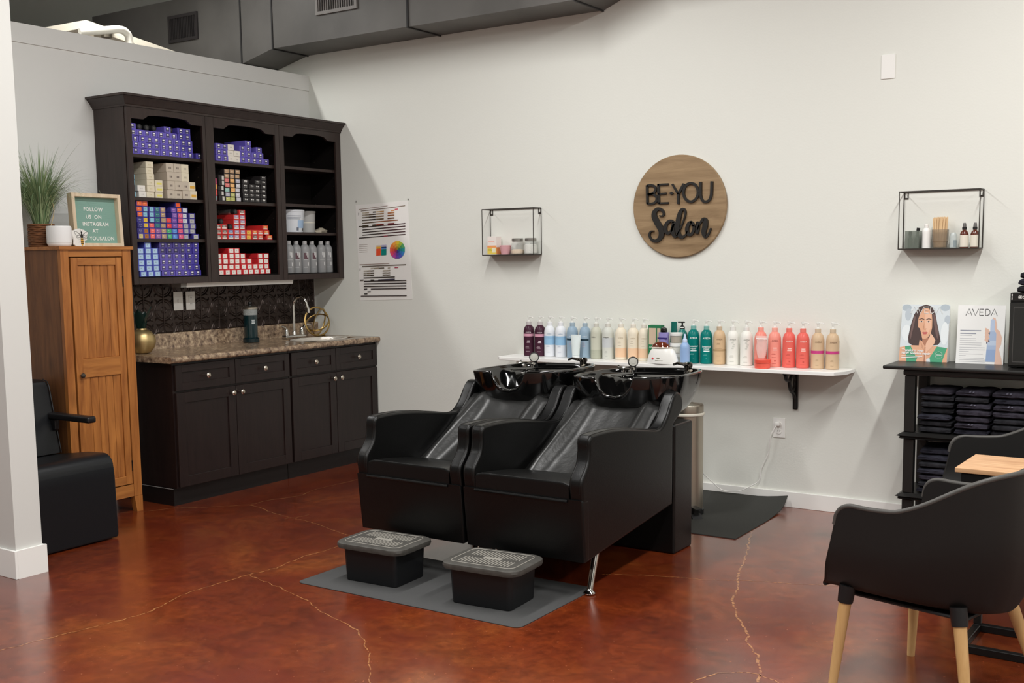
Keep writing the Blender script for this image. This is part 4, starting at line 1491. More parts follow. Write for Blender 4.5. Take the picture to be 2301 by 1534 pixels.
for (a0, a1, z0, z1, m_) in ((0.2, 0.5, 0.11, 0.145, 0), (-0.05, 0.1, 0.125, 0.15, 0), (-0.5, 0.5, 0.092, 0.094, 0), (0.3, 0.55, 0.05, 0.075, 0), (-0.5, 0.3, 0.038, 0.040, 0)):
    vs = []
    for q in range(7):
        a = a0 - 0.55 + (a1 - a0) * q / 6
        for z in (z0, z1):
            vs.append((0.0363 * math.cos(a), 0.0363 * math.sin(a), z))
    b.add(vs, [(2 * q, 2 * q + 2, 2 * q + 3, 2 * q + 1) for q in range(6)], m_)
gp = b.mesh('label_print', GBL, fix=False)
b = MB()
vs = []
for q in range(7):
    a = -0.95 + 0.75 * q / 6
    for z in (0.098, 0.142):
        vs.append((0.0363 * math.cos(a), 0.0363 * math.sin(a), z))
b.add(vs, [(2 * q, 2 * q + 2, 2 * q + 3, 2 * q + 1) for q in range(6)])
gl_ = b.mesh('code_label', mat('code_label', S(92, 62, 70), rough=0.5), fix=False)
for i, yy in enumerate((-0.571, -0.496, -0.412, -0.336, -0.252, -0.168, -0.088)):
    extra = {2: 'with a dark code label', 3: 'with a dark code label', 4: 'with a dark code label'}
    t = thing('developer_bottle', 'grey screw cap bottle in the right wall cabinet, %s from left' % ORD[i + 1], 'bottle', (0.235 if i % 2 else 0.225, yy, 1.381), 0.0 if i != 4 else 0.25, 'grey bottles in the right wall cabinet')
    for nm, me in (('bottle_body', gb), ('cap', gc), ('label_print', gp)) + ((('code_label', gl_),) if i in (2, 3, 4) else ()):
        o = bpy.data.objects.new(nm, me)
        COL.objects.link(o)
        o.parent = t

# ------------------------------------------------------------------ honey pine cabinet
t = thing('pine_cabinet', 'tall narrow honey pine cabinet with plank door beside the counter', 'cabinet', (0.0, -2.237, 0.0))
oy = -2.237
y0, y1 = -2.467 - oy, -2.009 - oy
b = MB()
b.rbox(0.012, 0.482, y0 - 0.012, y1 + 0.012, 1.543, 1.562, 0.002)
b.build('top_board', PINEX, t)
b = MB()
b.box(0.024, 0.44, y0, y0 + 0.018, 0.094, 1.542)
b.box(0.024, 0.44, y1 - 0.018, y1, 0.094, 1.542)
b.box(0.02, 0.030, y0, y1, 0.094, 1.542)
b.box(0.03, 0.44, y0 + 0.018, y1 - 0.018, 0.094, 0.112)
b.build('carcass', wood('pine_side_shaded', S(96, 58, 32), S(136, 88, 50), 'Z', 1.3, rough=0.5, knots=0.5), t)  # same pine darkened: shade on the side faces is put in the colour
b = MB()
for a, c in ((y0, y0 + 0.050), (y1 - 0.056, y1)):
    MB().rbox(0.441, 0.47, a, c, 0.094, 1.542, 0.002).build('front_stile', PINE, t)
MB().rbox(0.441, 0.468, y0 + 0.0505, y1 - 0.0565, 1.504, 1.542, 0.002).build('front_rail', PINEX, t)
MB().rbox(0.441, 0.468, y0 + 0.0505, y1 - 0.0565, 0.094, 0.166, 0.002).build('front_rail', PINEX, t)
for a, c, inn in ((y0, y0 + 0.05, 1), (y1 - 0.056, y1, -1)):
    for xx in (0.024, 0.43):
        bb = MB()
        ya, yc = (a, c)
        if inn > 0:
            poly = [(ya, 0.0935), (yc, 0.0935), (yc - 0.014, 0.0), (ya, 0.0)]
        else:
            poly = [(ya, 0.0935), (yc, 0.0935), (yc, 0.0), (ya + 0.014, 0.0)]
        bb.prism(poly, xx, xx + 0.04, 'x')
        bb.build('leg', PINE, t)
d0, d1 = -2.404 - oy, -2.072 - oy
b = MB()
fr = 0.042
zA, zB = 0.172, 1.4995
X0, X1 = 0.447, 0.4685
b.rbox(X0, X1, d0, d0 + fr, zA, zB, 0.0015, 1, 0)
b.rbox(X0, X1, d1 - fr, d1, zA, zB, 0.0015, 1, 0)
for z0_, z1_ in ((zA, zA + 0.05), (0.826, 0.932), (zB - 0.043, zB)):
    b.rbox(X0, X1 - 0.0003, d0 + fr, d1 - fr, z0_, z1_, 0.0015, 1, 1)
n = 5
for (z0_, z1_) in ((zA + 0.05, 0.826), (0.932, zB - 0.043)):
    for i in range(n):
        ya = d0 + fr + (d1 - d0 - 2 * fr) * i / n
        yc = d0 + fr + (d1 - d0 - 2 * fr) * (i + 1) / n
        b.rbox(X0, X1 - 0.008, ya + 0.0009, yc - 0.0009, z0_, z1_, 0.002, 1, 0)
    b.box(X0, X0 + 0.003, d0 + fr, d1 - fr, z0_, z1_, 0)
dr = b.build('door', [PINE, PINEX], t)
MB().lathe([(0.005, 0), (0.006, 0.008), (0.013, 0.014), (0.015, 0.02), (0.011, 0.026), (0.003, 0.028)], 16, (0, 0, 0), 0, Matrix.Translation((X1, -2.378 - oy, 0.842)) @ RX).build('knob', mat('aged_metal', S(96, 90, 84), rough=0.35, metal=0.9), dr)
for z in (1.36, 0.28):
    MB().box(X1 - 0.004, X1 + 0.003, d1 - 0.002, d1 + 0.005, z - 0.03, z + 0.03).build('hinge', mat('aged_metal_dark', S(50, 44, 40), rough=0.4, metal=0.8), dr)

# items on the pine cabinet
t = thing('letter_board', 'sage green letter board in a pale wood frame standing on the honey pine cabinet', 'sign board', (0.33, -2.115, 1.5625))
fx = 0.03
PALE = wood('pale_frame_wood', S(200, 178, 148), S(226, 208, 182), 'Z', 1.5, rough=0.5)
b = MB()
wd_, hh = 0.335, 0.305
for a in ((-wd_ / 2, -wd_ / 2 + 0.022, 0, hh), (wd_ / 2 - 0.022, wd_ / 2, 0, hh), (-wd_ / 2 + 0.022, wd_ / 2 - 0.022, 0, 0.020), (-wd_ / 2 + 0.022, wd_ / 2 - 0.022, hh - 0.022, hh)):
    b.rbox(-fx, 0.012, a[0], a[1], a[2], a[3], 0.0015, 1)
b.build('frame', PALE, t)
b = MB()
b.box(-fx + 0.002, -fx + 0.008, -wd_ / 2 + 0.022, wd_ / 2 - 0.022, 0.020, hh - 0.022)
for i in range(46):
    z = 0.022 + i * 0.0057
    b.box(-fx + 0.008, -fx + 0.0095, -wd_ / 2 + 0.022, wd_ / 2 - 0.022, z, z + 0.0042)
b.build('felt_panel', mat('sage_felt', S(140, 176, 164), rough=0.9, spec=0.1), t)
b = MB()
for body, z, y in (('FOLLOW', 0.206, -0.006), ('US  ON', 0.163, -0.006), ('INSTAGRAM', 0.121, 0.004), ('AT', 0.081, -0.002), ('YOUSALON', 0.039, 0.040)):
    b.text(body, 0.0300, leftM(-fx + 0.0098, y, z), 0, 'CENTER', 0.0006, 0.0004, 1.10)
b.text('B', 0.030, leftM(-fx + 0.0098, -0.072, 0.039), 0, 'CENTER', 0.0006, 0.0006)
b.build('white_letters', WHITE, t)
t.rotation_euler = (0, -0.05, 0.03)

t = thing('bee_cutout', 'white wooden cutout printed with a bee, leaning before the letter board', 'ornament', (0.385, -2.272, 1.5625))
b = MB()
outl = [(-0.062, 0.010), (-0.058, 0.035), (-0.070, 0.062), (-0.076, 0.088), (-0.05, 0.090), (-0.03, 0.098), (0.0, 0.101), (0.03, 0.095), (0.060, 0.086), (0.066, 0.068), (0.058, 0.046), (0.040, 0.032), (0.034, 0.006), (0.022, 0.0), (-0.02, 0.0), (-0.05, 0.002)]
b.rprism(outl, -0.010, 0.0, 0.0015, 1, 'x')
b.build('backing', WHITE, t)


def bee(y, z, k=0):
    return (0.0004 + k * 0.0002, y + 0.006, z)


it = []
BKI, YLW = (34, 30, 30), (226, 172, 60)


def ell(cy, cz, ry, rz, rot=0.0, n=16):
    return [(cy + ry * math.cos(2 * PI * i / n) * math.cos(rot) - rz * math.sin(2 * PI * i / n) * math.sin(rot), cz + ry * math.cos(2 * PI * i / n) * math.sin(rot) + rz * math.sin(2 * PI * i / n) * math.cos(rot)) for i in range(n)]


for s in (-1, 1):
    it.append((BKI, ell(s * 0.028, 0.058, 0.026, 0.0095, s * 0.45)))
    it.append(((236, 236, 232), ell(s * 0.028, 0.058, 0.0235, 0.0075, s * 0.45)))
    it.append((BKI, ell(s * 0.024, 0.046, 0.017, 0.006, s * -0.15)))
    it.append(((236, 236, 232), ell(s * 0.024, 0.046, 0.0148, 0.0042, s * -0.15)))
    for zz, dz in ((0.052, 0.012), (0.044, -0.012), (0.04, -0.024)):
        it.append((BKI, [(s * 0.006, zz), (s * 0.024, zz + dz), (s * 0.0245, zz + dz - 0.0014), (s * 0.006, zz - 0.002)]))
it.append((YLW, ell(0, 0.022, 0.0105, 0.020)))
for zz in (0.034, 0.024, 0.014):
    w_ = 0.0105 * math.sqrt(max(0.05, 1 - ((zz - 0.022) / 0.020) ** 2))
    it.append((BKI, [(-w_, zz - 0.002), (w_, zz - 0.002), (w_, zz + 0.002), (-w_, zz + 0.002)]))
it.append((BKI, ell(0, 0.050, 0.010, 0.011)))
it.append((BKI, ell(0, 0.066, 0.006, 0.006)))
for s in (-1, 1):
    it.append((BKI, [(s * 0.002, 0.070), (s * 0.008, 0.082), (s * 0.009, 0.0815), (s * 0.0035, 0.069)]))
bm_ = MB()
colsb = []
for i, (c, pts) in enumerate(it):
    if c not in colsb:
        colsb.append(c)
    bm_.poly([(0.0005 + 0.00006 * i, p[0] * 1.25 + 0.010, p[1] * 1.14 + 0.002) for p in pts], colsb.index(c))
bm_.build('bee_print', [pcol(c) for c in colsb], t, fix=False)
t.rotation_euler = (0, -0.04, 0.35)

t = thing('white_pot', 'small white ceramic pot in front of the basket on the honey pine cabinet', 'pot', (0.364, -2.395, 1.5625))
b = MB()
b.lathe([(0.054, 0), (0.060, 0.004), (0.066, 0.018), (0.067, 0.10), (0.064, 0.112), (0.060, 0.113), (0.058, 0.10)], 36, cap1=False)
b.lathe([(0.001, 0.100), (0.058, 0.100)], 36, cap0=False, cap1=False)
b.build('pot_body', mat('white_ceramic', S(236, 236, 236), rough=0.35), t)
b = MB()
b.lathe([(0.0655, 0.0195), (0.0672, 0.021), (0.0672, 0.0225), (0.066, 0.024)], 36, cap0=False, cap1=False)
b.build('glaze_line', mat('ceramic_line', S(214, 214, 212), rough=0.4), t)

t = thing('grass_plant', 'long bladed green grass plant in a woven basket on the honey pine cabinet', 'plant', (0.215, -2.405, 1.5625))
BASK = mat('woven_basket', S(112, 70, 40), rough=0.7, var=0.35, vscale=40, bump=0.4, bscale=60, stretch=(1, 1, 3))
b = MB()
nz_ = 12
for k in range(nz_):
    z = 0.006 + k * 0.0105
    pts = [((0.066 + 0.0025 * math.sin(6 * a + k * PI)) * math.cos(a), (0.066 + 0.0025 * math.sin(6 * a + k * PI)) * math.sin(a), z) for a in [2 * PI * i / 48 for i in range(48)]]
    b.tube(pts, 0.0062, 6, closed=True)
b.lathe([(0.062, 0.0), (0.063, 0.12)], 24)
b.build('basket', BASK, t)
b = MB()
GRC = 2
for i in range(760):
    a = rnd.uniform(0, 2 * PI)
    lean = rnd.random() ** 0.7
    r0 = rnd.uniform(0, 0.042)
    ln = rnd.uniform(0.26, 0.47)
    if rnd.random() < 0.06:
        ln *= 1.18
    bend = lean * rnd.uniform(0.35, 1.15) + (rnd.uniform(0.2, 0.9) if rnd.random() < 0.4 else 0)
    wdt = rnd.uniform(0.0014, 0.0028)
    n = 8
    vs = []
    p = Vector((r0 * math.cos(a), r0 * math.sin(a), 0.118))
    ang = 0.05 + 0.34 * lean
    for k in range(n + 1):
        u = k / n
        w_ = wdt * (1 - u ** 2 * 0.95)
        vs += [(p.x - math.sin(a) * w_, p.y + math.cos(a) * w_, p.z), (p.x + math.sin(a) * w_, p.y - math.cos(a) * w_, p.z)]
        st = ln / n
        ang2 = ang + bend * 1.9 * u ** 1.6
        p = p + Vector((math.cos(a) * math.sin(ang2) * st, math.sin(a) * math.sin(ang2) * st, math.cos(ang2) * st))
        if p.x + 0.215 < 0.012:
            p.x = 0.012 - 0.215
    b.add(vs, [(2 * k, 2 * k + 1, 2 * k + 3, 2 * k + 2) for k in range(n)], i % 3)
b.build('grass_blades', [mat('grass_a', S(124, 146, 102), rough=0.6), mat('grass_b', S(160, 176, 132), rough=0.6), mat('grass_c', S(98, 124, 84), rough=0.6)], t, fix=False)
b = MB()
pts = catmull([(0.07, 0.02, 0.29), (0.085, 0.03, 0.20), (0.078, 0.005, 0.10), (0.085, -0.005, 0.05), (0.095, 0.022, 0.015), (0.10, 0.055, 0.004), (0.095, 0.075, 0.02), (0.09, 0.06, 0.046), (0.09, 0.02, 0.05)], 6, False)
b.tube(pts, 0.0022, 6)
pts = catmull([(0.085, -0.005, 0.05), (0.13, 0.0, 0.02), (0.20, 0.004, 0.012), (0.268, 0.004, 0.004), (0.276, 0.004, -0.02), (0.278, 0.004, -0.03)], 5, False)
b.build('string_tie', mat('straw_string', S(196, 172, 128), rough=0.7), t)
# ------------------------------------------------------------------ shampoo chairs with wash bowls
def arm_poly():
    pts = [(0.006, 0.444), (-0.003, 0.500), (0.004, 0.535), (0.034, 0.570), (0.056, 0.600), (0.066, 0.645), (0.066, 0.685), (0.078, 0.706), (0.110, 0.713), (0.25, 0.712), (0.415, 0.696), (0.60, 0.668), (0.720, 0.650), (0.775, 0.662), (0.830, 0.705), (0.880, 0.772), (0.915, 0.802), (0.950, 0.806), (0.985, 0.785), (1.002, 0.742), (0.985, 0.700), (0.925, 0.668), (0.893, 0.643), (0.889, 0.55)]
    c = catmull(pts, 4, False)
    return c + [(0.888, 0.40), (0.886, 0.257), (0.45, 0.212), (0.029, 0.168), (0.020, 0.25), (0.011, 0.36)]


AP = arm_poly()


def shampoo_chair(cx, lab):
    t = thing('shampoo_chair', lab, 'shampoo chair', (cx, -2.2, 0.0), 0, 'shampoo chairs')
    hw = 0.311
    # lower body
    lower = [(0.0, 0.446), (0.006, 0.38), (0.026, 0.172), (0.032, 0.168), (0.86, 0.254), (0.888, 0.262), (0.888, 0.446)]
    b = MB()
    b.rprism(lower, -0.2455, 0.2455, 0.004, 2, 'x')
    b.rprism([(-0.004, 0.444), (0.002, 0.38), (0.0245, 0.169), (0.06, 0.172), (0.06, 0.444)], -hw - 0.0005, hw + 0.0005, 0.010, 3, 'x')
    b.tube([(-hw + 0.07, -0.0065, 0.437), (hw - 0.07, -0.0065, 0.437)], 0.006, 8)
    b.build('chair_base', LEATH, t)
    for s in (-1, 1):
        b = MB()
        a0, a1 = (-hw, -0.246) if s < 0 else (0.246, hw)
        b.rprism(AP, a0, a1, 0.012, 3, 'x')
        # welt seams
        for xx in (a0 + 0.012, a1 - 0.012):
            b.tube([(xx, p[0], p[1]) for p in [(q[0], q[1]) for q in AP[2:60]]], 0.0022, 5)
        b.build('arm', LEATH, t)
    # seat cushion
    b = MB()
    rings = []
    for i in range(13):
        u = i / 12
        y = 0.004 + 0.60 * u
        zt = 0.517 - 0.085 * u + 0.006 * math.sin(PI * min(1, u * 1.4))
        zb = 0.43 - 0.06 * u
        if i == 0:
            rg_in = 0.012
        else:
            rg_in = 0.0
        ring = []
        for q in range(17):
            x = -0.243 + 0.486 * q / 16
            e = min(1.0, (0.243 - abs(x)) / 0.05)
            crown = 0.010 * math.sqrt(max(0, 1 - (1 - e) ** 2)) - 0.010
            ring.append((x, y, zt - rg_in + crown + (0.006 * math.sin(x * 26 + 1.0) * u * (1 - u))))
        ring += [(0.243, y, zb), (-0.243, y, zb)]
        rings.append(ring)
        if i == 0:
            rings.append([(p[0], y + 0.006, p[2] + (0.010 if k < 17 else 0)) for k, p in enumerate(ring)])
    b.loft(rings)
    b.build('seat_cushion', LEATH, t, angle=50)
    # reclined back with two side bolsters
    b = MB()
    rings = []
    NU, NV_ = 16, 32
    for i in range(NU + 1):
        v = i / NU
        y = 0.40 + 0.52 * v
        z = 0.440 + 0.315 * v - 0.018 * math.sin(PI * v)
        ring = []
        for q in range(NV_ + 1):
            x = -0.245 + 0.49 * q / NV_
            a = abs(x)
            bol = 0.0
            if a > 0.10:
                bc = 0.20 - 0.03 * v
                bol = 0.046 * math.exp(-((a - bc) / 0.032) ** 2) * (0.35 + 0.65 * math.sin(PI * min(1.0, 0.12 + v * 0.80)))
            dish = 0.020 * (x / 0.245) ** 2 - 0.012
            wr = 0.003 * noise.noise(Vector((x * 18, v * 7, cx)))
            roll = -0.03 * max(0, (v - 0.9) / 0.1) ** 2
            nrm = Vector((0, -0.52, 0.85))
            p = Vector((x, y, z)) + nrm * (bol + dish + wr + roll)
            ring.append(tuple(p))
        ring += [(0.245, y + 0.06, z - 0.10), (-0.245, y + 0.06, z - 0.10)]
        rings.append(ring)
    b.loft(rings)
    b.build('backrest', LEATH2, t, angle=60)
    # chrome front legs
    for s in (-1, 1):
        b = MB()
        b.tube([(s * 0.262, 0.205, 0.182), (s * 0.266, 0.165, 0.09), (s * 0.271, 0.132, 0.018)], [0.0175, 0.0155, 0.0135], 16)
        b.lathe([(0.026, 0), (0.027, 0.004), (0.016, 0.014), (0.012, 0.022)], 20, (s * 0.271, 0.128, 0.0045))
        b.build('leg', CHROME, t)
    # rear pedestal carrying the bowl
    b = MB()
    b.rbox(-0.295, 0.311, 0.905, 1.115, 0.0, 0.648, 0.012, 3)
    b.build('pedestal', LEATH, t)
    b = MB()
    for s in (-1, 1):
        b.tube([(s * 0.20, 1.02, 0.646), (s * 0.20, 1.02, 0.72)], 0.009, 10)
    b.build('bowl_support', MATTEB, t)
    # porcelain bowl
    bx, by = 0.0, 1.135
    n = 168

    def outline(sc, dy=0.0):
        ex = 3.4
        pts = []
        for i in range(n):
            a = 2 * PI * i / n
            ca, sa = math.cos(a), math.sin(a)
            px = 0.306 * (abs(ca) ** (2 / ex)) * (1 if ca >= 0 else -1)
            py = 0.272 * (abs(sa) ** (2 / ex)) * (1 if sa >= 0 else -1)
            px *= 1.0 - 0.05 * (py / 0.272)
            pts.append((bx + px * sc, by + dy + py * sc))
        return pts

    def notch(x, y):
        """depth of the U shaped neck cut at the front"""
        q = abs(x - bx + 0.004) / 0.108
        if q >= 1.25:
            return 0.0
        u = max(0.0, 1 - (q / 1.0) ** 2.6) if q < 1 else 0.0
        f = min(1.0, max(0.0, (by - 0.10 - y) / 0.10))
        return 0.098 * (u ** 0.75) * f * f * (3 - 2 * f)

    def top(x, y):
        return 0.868 + 0.012 * (x - bx) / 0.3 - notch(x, y)

    def ring_(sc, f, dy=0.0):
        return [(p[0], p[1], f(p[0], p[1])) for p in outline(sc, dy)]

    def under(z, gap):
        return lambda x, y: min(z, top(x, y) - gap)
    rings = [ring_(0.20, under(0.655, 0.05), -0.03), ring_(0.55, under(0.657, 0.05), -0.03), ring_(0.70, under(0.666, 0.05), -0.03), ring_(0.80, under(0.69, 0.045), -0.025),
             ring_(0.88, under(0.73, 0.04), -0.016), ring_(0.945, under(0.78, 0.03), -0.008), ring_(0.985, under(0.83, 0.02), -0.002),
             ring_(1.0, lambda x, y: top(x, y) - 0.008), ring_(1.0, lambda x, y: top(x, y) - 0.002), ring_(0.993, lambda x, y: top(x, y) + 0.002),
             ring_(0.975, lambda x, y: top(x, y) + 0.0035), ring_(0.955, lambda x, y: top(x, y) + 0.002), ring_(0.945, lambda x, y: top(x, y) - 0.004)]

    def inner(z0, gap, rear):
        def g(x, y):
            zz = z0
            if y > by + 0.02:
                k = min(1.0, (y - by - 0.02) / 0.08)
                zz = z0 + (max(z0, rear) - z0) * k
            return min(zz, top(x, y) - gap)
        return g
    rings += [ring_(0.930, inner(0.835, 0.014, 0.846)), ring_(0.88, inner(0.80, 0.022, 0.845)), ring_(0.80, inner(0.762, 0.030, 0.842)), ring_(0.70, inner(0.738, 0.034, 0.835), -0.004),
              ring_(0.56, inner(0.722, 0.036, 0.79), -0.012), ring_(0.36, inner(0.712, 0.036, 0.72), -0.02), ring_(0.10, inner(0.708, 0.036, 0.708), -0.03)]
    b = MB()
    b.loft(rings)
    b.build('wash_bowl', GLOSS, t, angle=80, wn=False)
    b = MB()
    b.lathe([(0.030, 0), (0.030, 0.003), (0.012, 0.002)], 20, (bx, by - 0.04, 0.7085))
    b.build('drain', CHROME, t)
    # taps and hand shower on the rear deck
    b = MB()
    for s in (-1, 1):
        b.lathe([(0.014, 0), (0.014, 0.016), (0.010, 0.02)], 12, (bx - 0.165 + s * 0.022, by + 0.185, 0.846))
    b.tube([(bx - 0.215, by + 0.16, 0.868), (bx - 0.18, by + 0.18, 0.868), (bx - 0.12, by + 0.18, 0.866), (bx - 0.105, by + 0.15, 0.870)], [0.007, 0.010, 0.009, 0.006], 10)
    b.tube([(bx - 0.215, by + 0.185, 0.862), (bx - 0.216, by + 0.182, 0.884)], 0.005, 8)
    b.build('mixer_tap', CHROME, t)
    b = MB()
    HM = Matrix.Translation((bx - 0.140, by + 0.205, 0.902)) @ Matrix.Rotation(math.radians(35), 4, 'Z') @ Matrix.Rotation(math.radians(78), 4, 'X')
    b.lathe([(0.018, -0.026), (0.027, -0.012), (0.0285, 0.0), (0.026, 0.004), (0.0235, 0.004), (0.0235, 0.001)], 28, (0, 0, 0), 0, HM, cap1=False)
    b.tube([(bx - 0.140, by + 0.215, 0.885), (bx - 0.137, by + 0.225, 0.845)], 0.010, 10)
    b.build('shower_head', BLKPL, t)
    b = MB()
    b.lathe([(0.0234, 0.0012), (0.012, 0.0022), (0.0115, 0.003), (0.001, 0.0032)], 28, (0, 0, 0), 0, HM, cap0=False)
    b.build('shower_face', mat('shower_face_grey', S(170, 168, 160), rough=0.35), t)
    b = MB()
    b.lathe([(0.022, 0), (0.022, 0.012), (0.020, 0.014), (0.020, 0.042), (0.024, 0.045), (0.024, 0.058), (0.018, 0.066)], 18, (bx + 0.178, by + 0.215, 0.846))
    b.tube([(bx + 0.178, by + 0.2, 0.90), (bx + 0.150, by + 0.14, 0.912), (bx + 0.138, by + 0.12, 0.906)], [0.010, 0.007, 0.006], 8)
    b.build('vacuum_valve', mat('dark_chrome', S(96, 92, 88), rough=0.12, metal=1.0), t)
    b = MB()
    pts = catmull([(bx + 0.178, by + 0.205, 0.858), (bx + 0.215, by + 0.15, 0.875), (bx + 0.25, by + 0.10, 0.882), (bx + 0.262, by + 0.05, 0.880)], 5, False)
    b.tube(pts, 0.0055, 8)
    b.build('shower_hose', STEEL, t)
    return t


shampoo_chair(2.655, 'black leather shampoo chair with black wash bowl, left one beside the dark base cabinets')
shampoo_chair(3.289, 'black leather shampoo chair with black wash bowl, right one beside the steel bin')

# ------------------------------------------------------------------ mats
def mat_mesh(x0, x1, y0, y1, r, z=0.0005, th=0.004):
    pts = []
    for cx_, cy2, a0 in ((x1 - r, y1 - r, 0), (x0 + r, y1 - r, 90), (x0 + r, y0 + r, 180), (x1 - r, y0 + r, 270)):
        for k in range(7):
            a = math.radians(a0 + 15 * k)
            pts.append((cx_ + r * math.cos(a), cy2 + r * math.sin(a)))
    return pts, z, th


b = MB()
pts, z, th = mat_mesh(2.325, 3.545, -2.612, -1.985, 0.035)
b.rprism([(p[0] - 2.93, p[1] + 2.3) for p in pts], 0.0005, 0.0042, 0.0015, 2, 'z')
tag(b.build('floor_mat', RUB, None, (2.93, -2.3, 0.0)), 'grey rubber mat on the floor under the two black footstools', 'mat')
# rear mat, its far edge curling up against the baseboard
b = MB()
nx, ny = 26, 24
vs, fs = [], []
for j in range(ny + 1):
    v = j / ny
    for i in range(nx + 1):
        u = i / nx
        x = 2.15 + u * 1.60
        xr = 3.745 - 0.03 * max(0, v - 0.5)
        x = 2.15 + u * (xr - 2.15)
        y = -0.865 + v * 0.845
        z = 0.0045
        if v > 0.80:
            q = (v - 0.80) / 0.20
            z += 0.048 * q ** 2
            y = -0.865 + 0.845 * (0.80 + 0.20 * q * (1 - 0.10 * q))
        cr = max(0.0, u - 0.88) / 0.12 * max(0.0, v - 0.55) / 0.45
        z += 0.022 * cr ** 1.5
        vs.append((x - 3.0, y + 0.45, z))
for j in range(ny):
    for i in range(nx):
        k = j * (nx + 1) + i
        fs.append((k, k + 1, k + nx + 2, k + nx + 1))
m_ = len(vs)
vs2 = [(p[0], p[1], p[2] - 0.0042) for p in vs]
b.add(vs + vs2, fs + [tuple(m_ + q for q in reversed(f)) for f in fs])
edge = [(i, i + 1) for i in range(nx)] + [((j * (nx + 1) + nx), ((j + 1) * (nx + 1) + nx)) for j in range(ny)] + [(ny * (nx + 1) + i + 1, ny * (nx + 1) + i) for i in range(nx)] + [((j + 1) * (nx + 1), j * (nx + 1)) for j in range(ny)]
b.add(vs + vs2, [(a, m_ + a, m_ + c, c) for a, c in edge])
tag(b.build('floor_mat', RUBD, None, (3.0, -0.45, 0.0)), 'dark grey mat behind the shampoo chairs with its edge curling up the baseboard', 'mat')

# ------------------------------------------------------------------ footstools
STL = mat('stool_lid', S(72, 70, 66), rough=0.55, spec=0.3, var=0.15, vscale=30)
SCR = mat('scuffed_ridge', S(140, 136, 128), rough=0.6)


def stool(cx_, cy2, rz, lab):
    t = thing('footstool', lab, 'footstool', (cx_, cy2, 0.0046), rz, 'footstools on the grey mat')
    b = MB()
    R0 = []
    for z, hx, hy, r in ((0.0, 0.143, 0.108, 0.02), (0.004, 0.146, 0.111, 0.022), (0.150, 0.152, 0.117, 0.024)):
        ring = []
        for sx, sy, a0 in ((1, 1, 0), (-1, 1, 90), (-1, -1, 180), (1, -1, 270)):
            for k in range(6):
                a = math.radians(a0 + 18 * k)
                ring.append((sx * (hx - r) + r * math.cos(a), sy * (hy - r) + r * math.sin(a), z))
        R0.append(ring)
    b.loft(R0)
    b.build('step_box', mat('stool_black', S(16, 17, 19), rough=0.38, spec=0.45), t)
    b = MB()
    R0 = []
    for z, hx, hy, r in ((0.1515, 0.176, 0.128, 0.05), (0.154, 0.188, 0.140, 0.058), (0.166, 0.192, 0.144, 0.06), (0.177, 0.190, 0.142, 0.06), (0.182, 0.182, 0.134, 0.056)):
        ring = []
        for sx, sy, a0 in ((1, 1, 0), (-1, 1, 90), (-1, -1, 180), (1, -1, 270)):
            for k in range(8):
                a = math.radians(a0 + 90 / 7 * k)
                ring.append((sx * (hx - r) + r * math.cos(a), sy * (hy - r) + r * math.sin(a), z))
        R0.append(ring)
    b.loft(R0)
    b.build('lid', STL, t)
    b = MB()
    for i in range(17):
        x = -0.118 + i * 0.01475
        for (ya, yb2) in ((-0.088, -0.018), (0.018, 0.088)):
            b.rbox(x - 0.003, x + 0.003, ya, yb2, 0.1815, 0.1842, 0.001, 1)
    ring = []
    for sx, sy, a0 in ((1, 1, 0), (-1, 1, 90), (-1, -1, 180), (1, -1, 270)):
        for k in range(5):
            a = math.radians(a0 + 22.5 * k)
            ring.append((sx * 0.125 + 0.03 * math.cos(a), sy * 0.08 + 0.03 * math.sin(a), 0.1825))
    b.tube(ring, 0.0022, 5, closed=True)
    b.rbox(-0.045, 0.045, -0.013, 0.013, 0.1815, 0.1838, 0.001, 1)
    b.build('grip_ridges', SCR, t)
    return t


stool(2.635, -2.352, 0.045, 'black plastic footstool with grey ridged lid, in front of the left shampoo chair')
stool(3.252, -2.365, 0.075, 'black plastic footstool with grey ridged lid, in front of the right shampoo chair')

# ------------------------------------------------------------------ steel pedal bin
t = thing('pedal_bin', 'tall slim steel pedal bin with white liner behind the right shampoo chair', 'bin', (3.275, -0.46, 0.0046))
b = MB()
b.lathe([(0.098, 0.03), (0.100, 0.034), (0.100, 0.57), (0.098, 0.572)], 40)
b.build('bin_body', STEEL, t)
b = MB()
b.lathe([(0.104, 0), (0.106, 0.004), (0.106, 0.028), (0.101, 0.03)], 40)
b.build('base_ring', BLKPL, t)
b = MB()
b.lathe([(0.1025, 0.566), (0.107, 0.570), (0.108, 0.576), (0.106, 0.582), (0.1025, 0.584)], 40, cap0=False, cap1=False)
b.build('liner_edge', mat('liner_white', S(226, 222, 208), rough=0.5), t)
b = MB()
b.lathe([(0.1015, 0.585), (0.102, 0.592), (0.102, 0.622), (0.0985, 0.628), (0.092, 0.624), (0.06, 0.634), (0.001, 0.637)], 40)
b.build('lid', STEEL, t)
b = MB()
PM = Matrix.Rotation(math.radians(50), 4, 'Z')
b.rbox(-0.022, 0.022, -0.178, -0.085, 0.05, 0.060, 0.003, 2, 0, PM)
b.rbox(-0.016, 0.016, -0.150, -0.08, 0.008, 0.049, 0.006, 2, 0, PM)
b.prism([(-0.165, 0.0), (-0.10, 0.0), (-0.12, 0.022), (-0.145, 0.022)], -0.03, 0.03, 'x', 0, PM)
b.build('pedal', BLKPL, t)

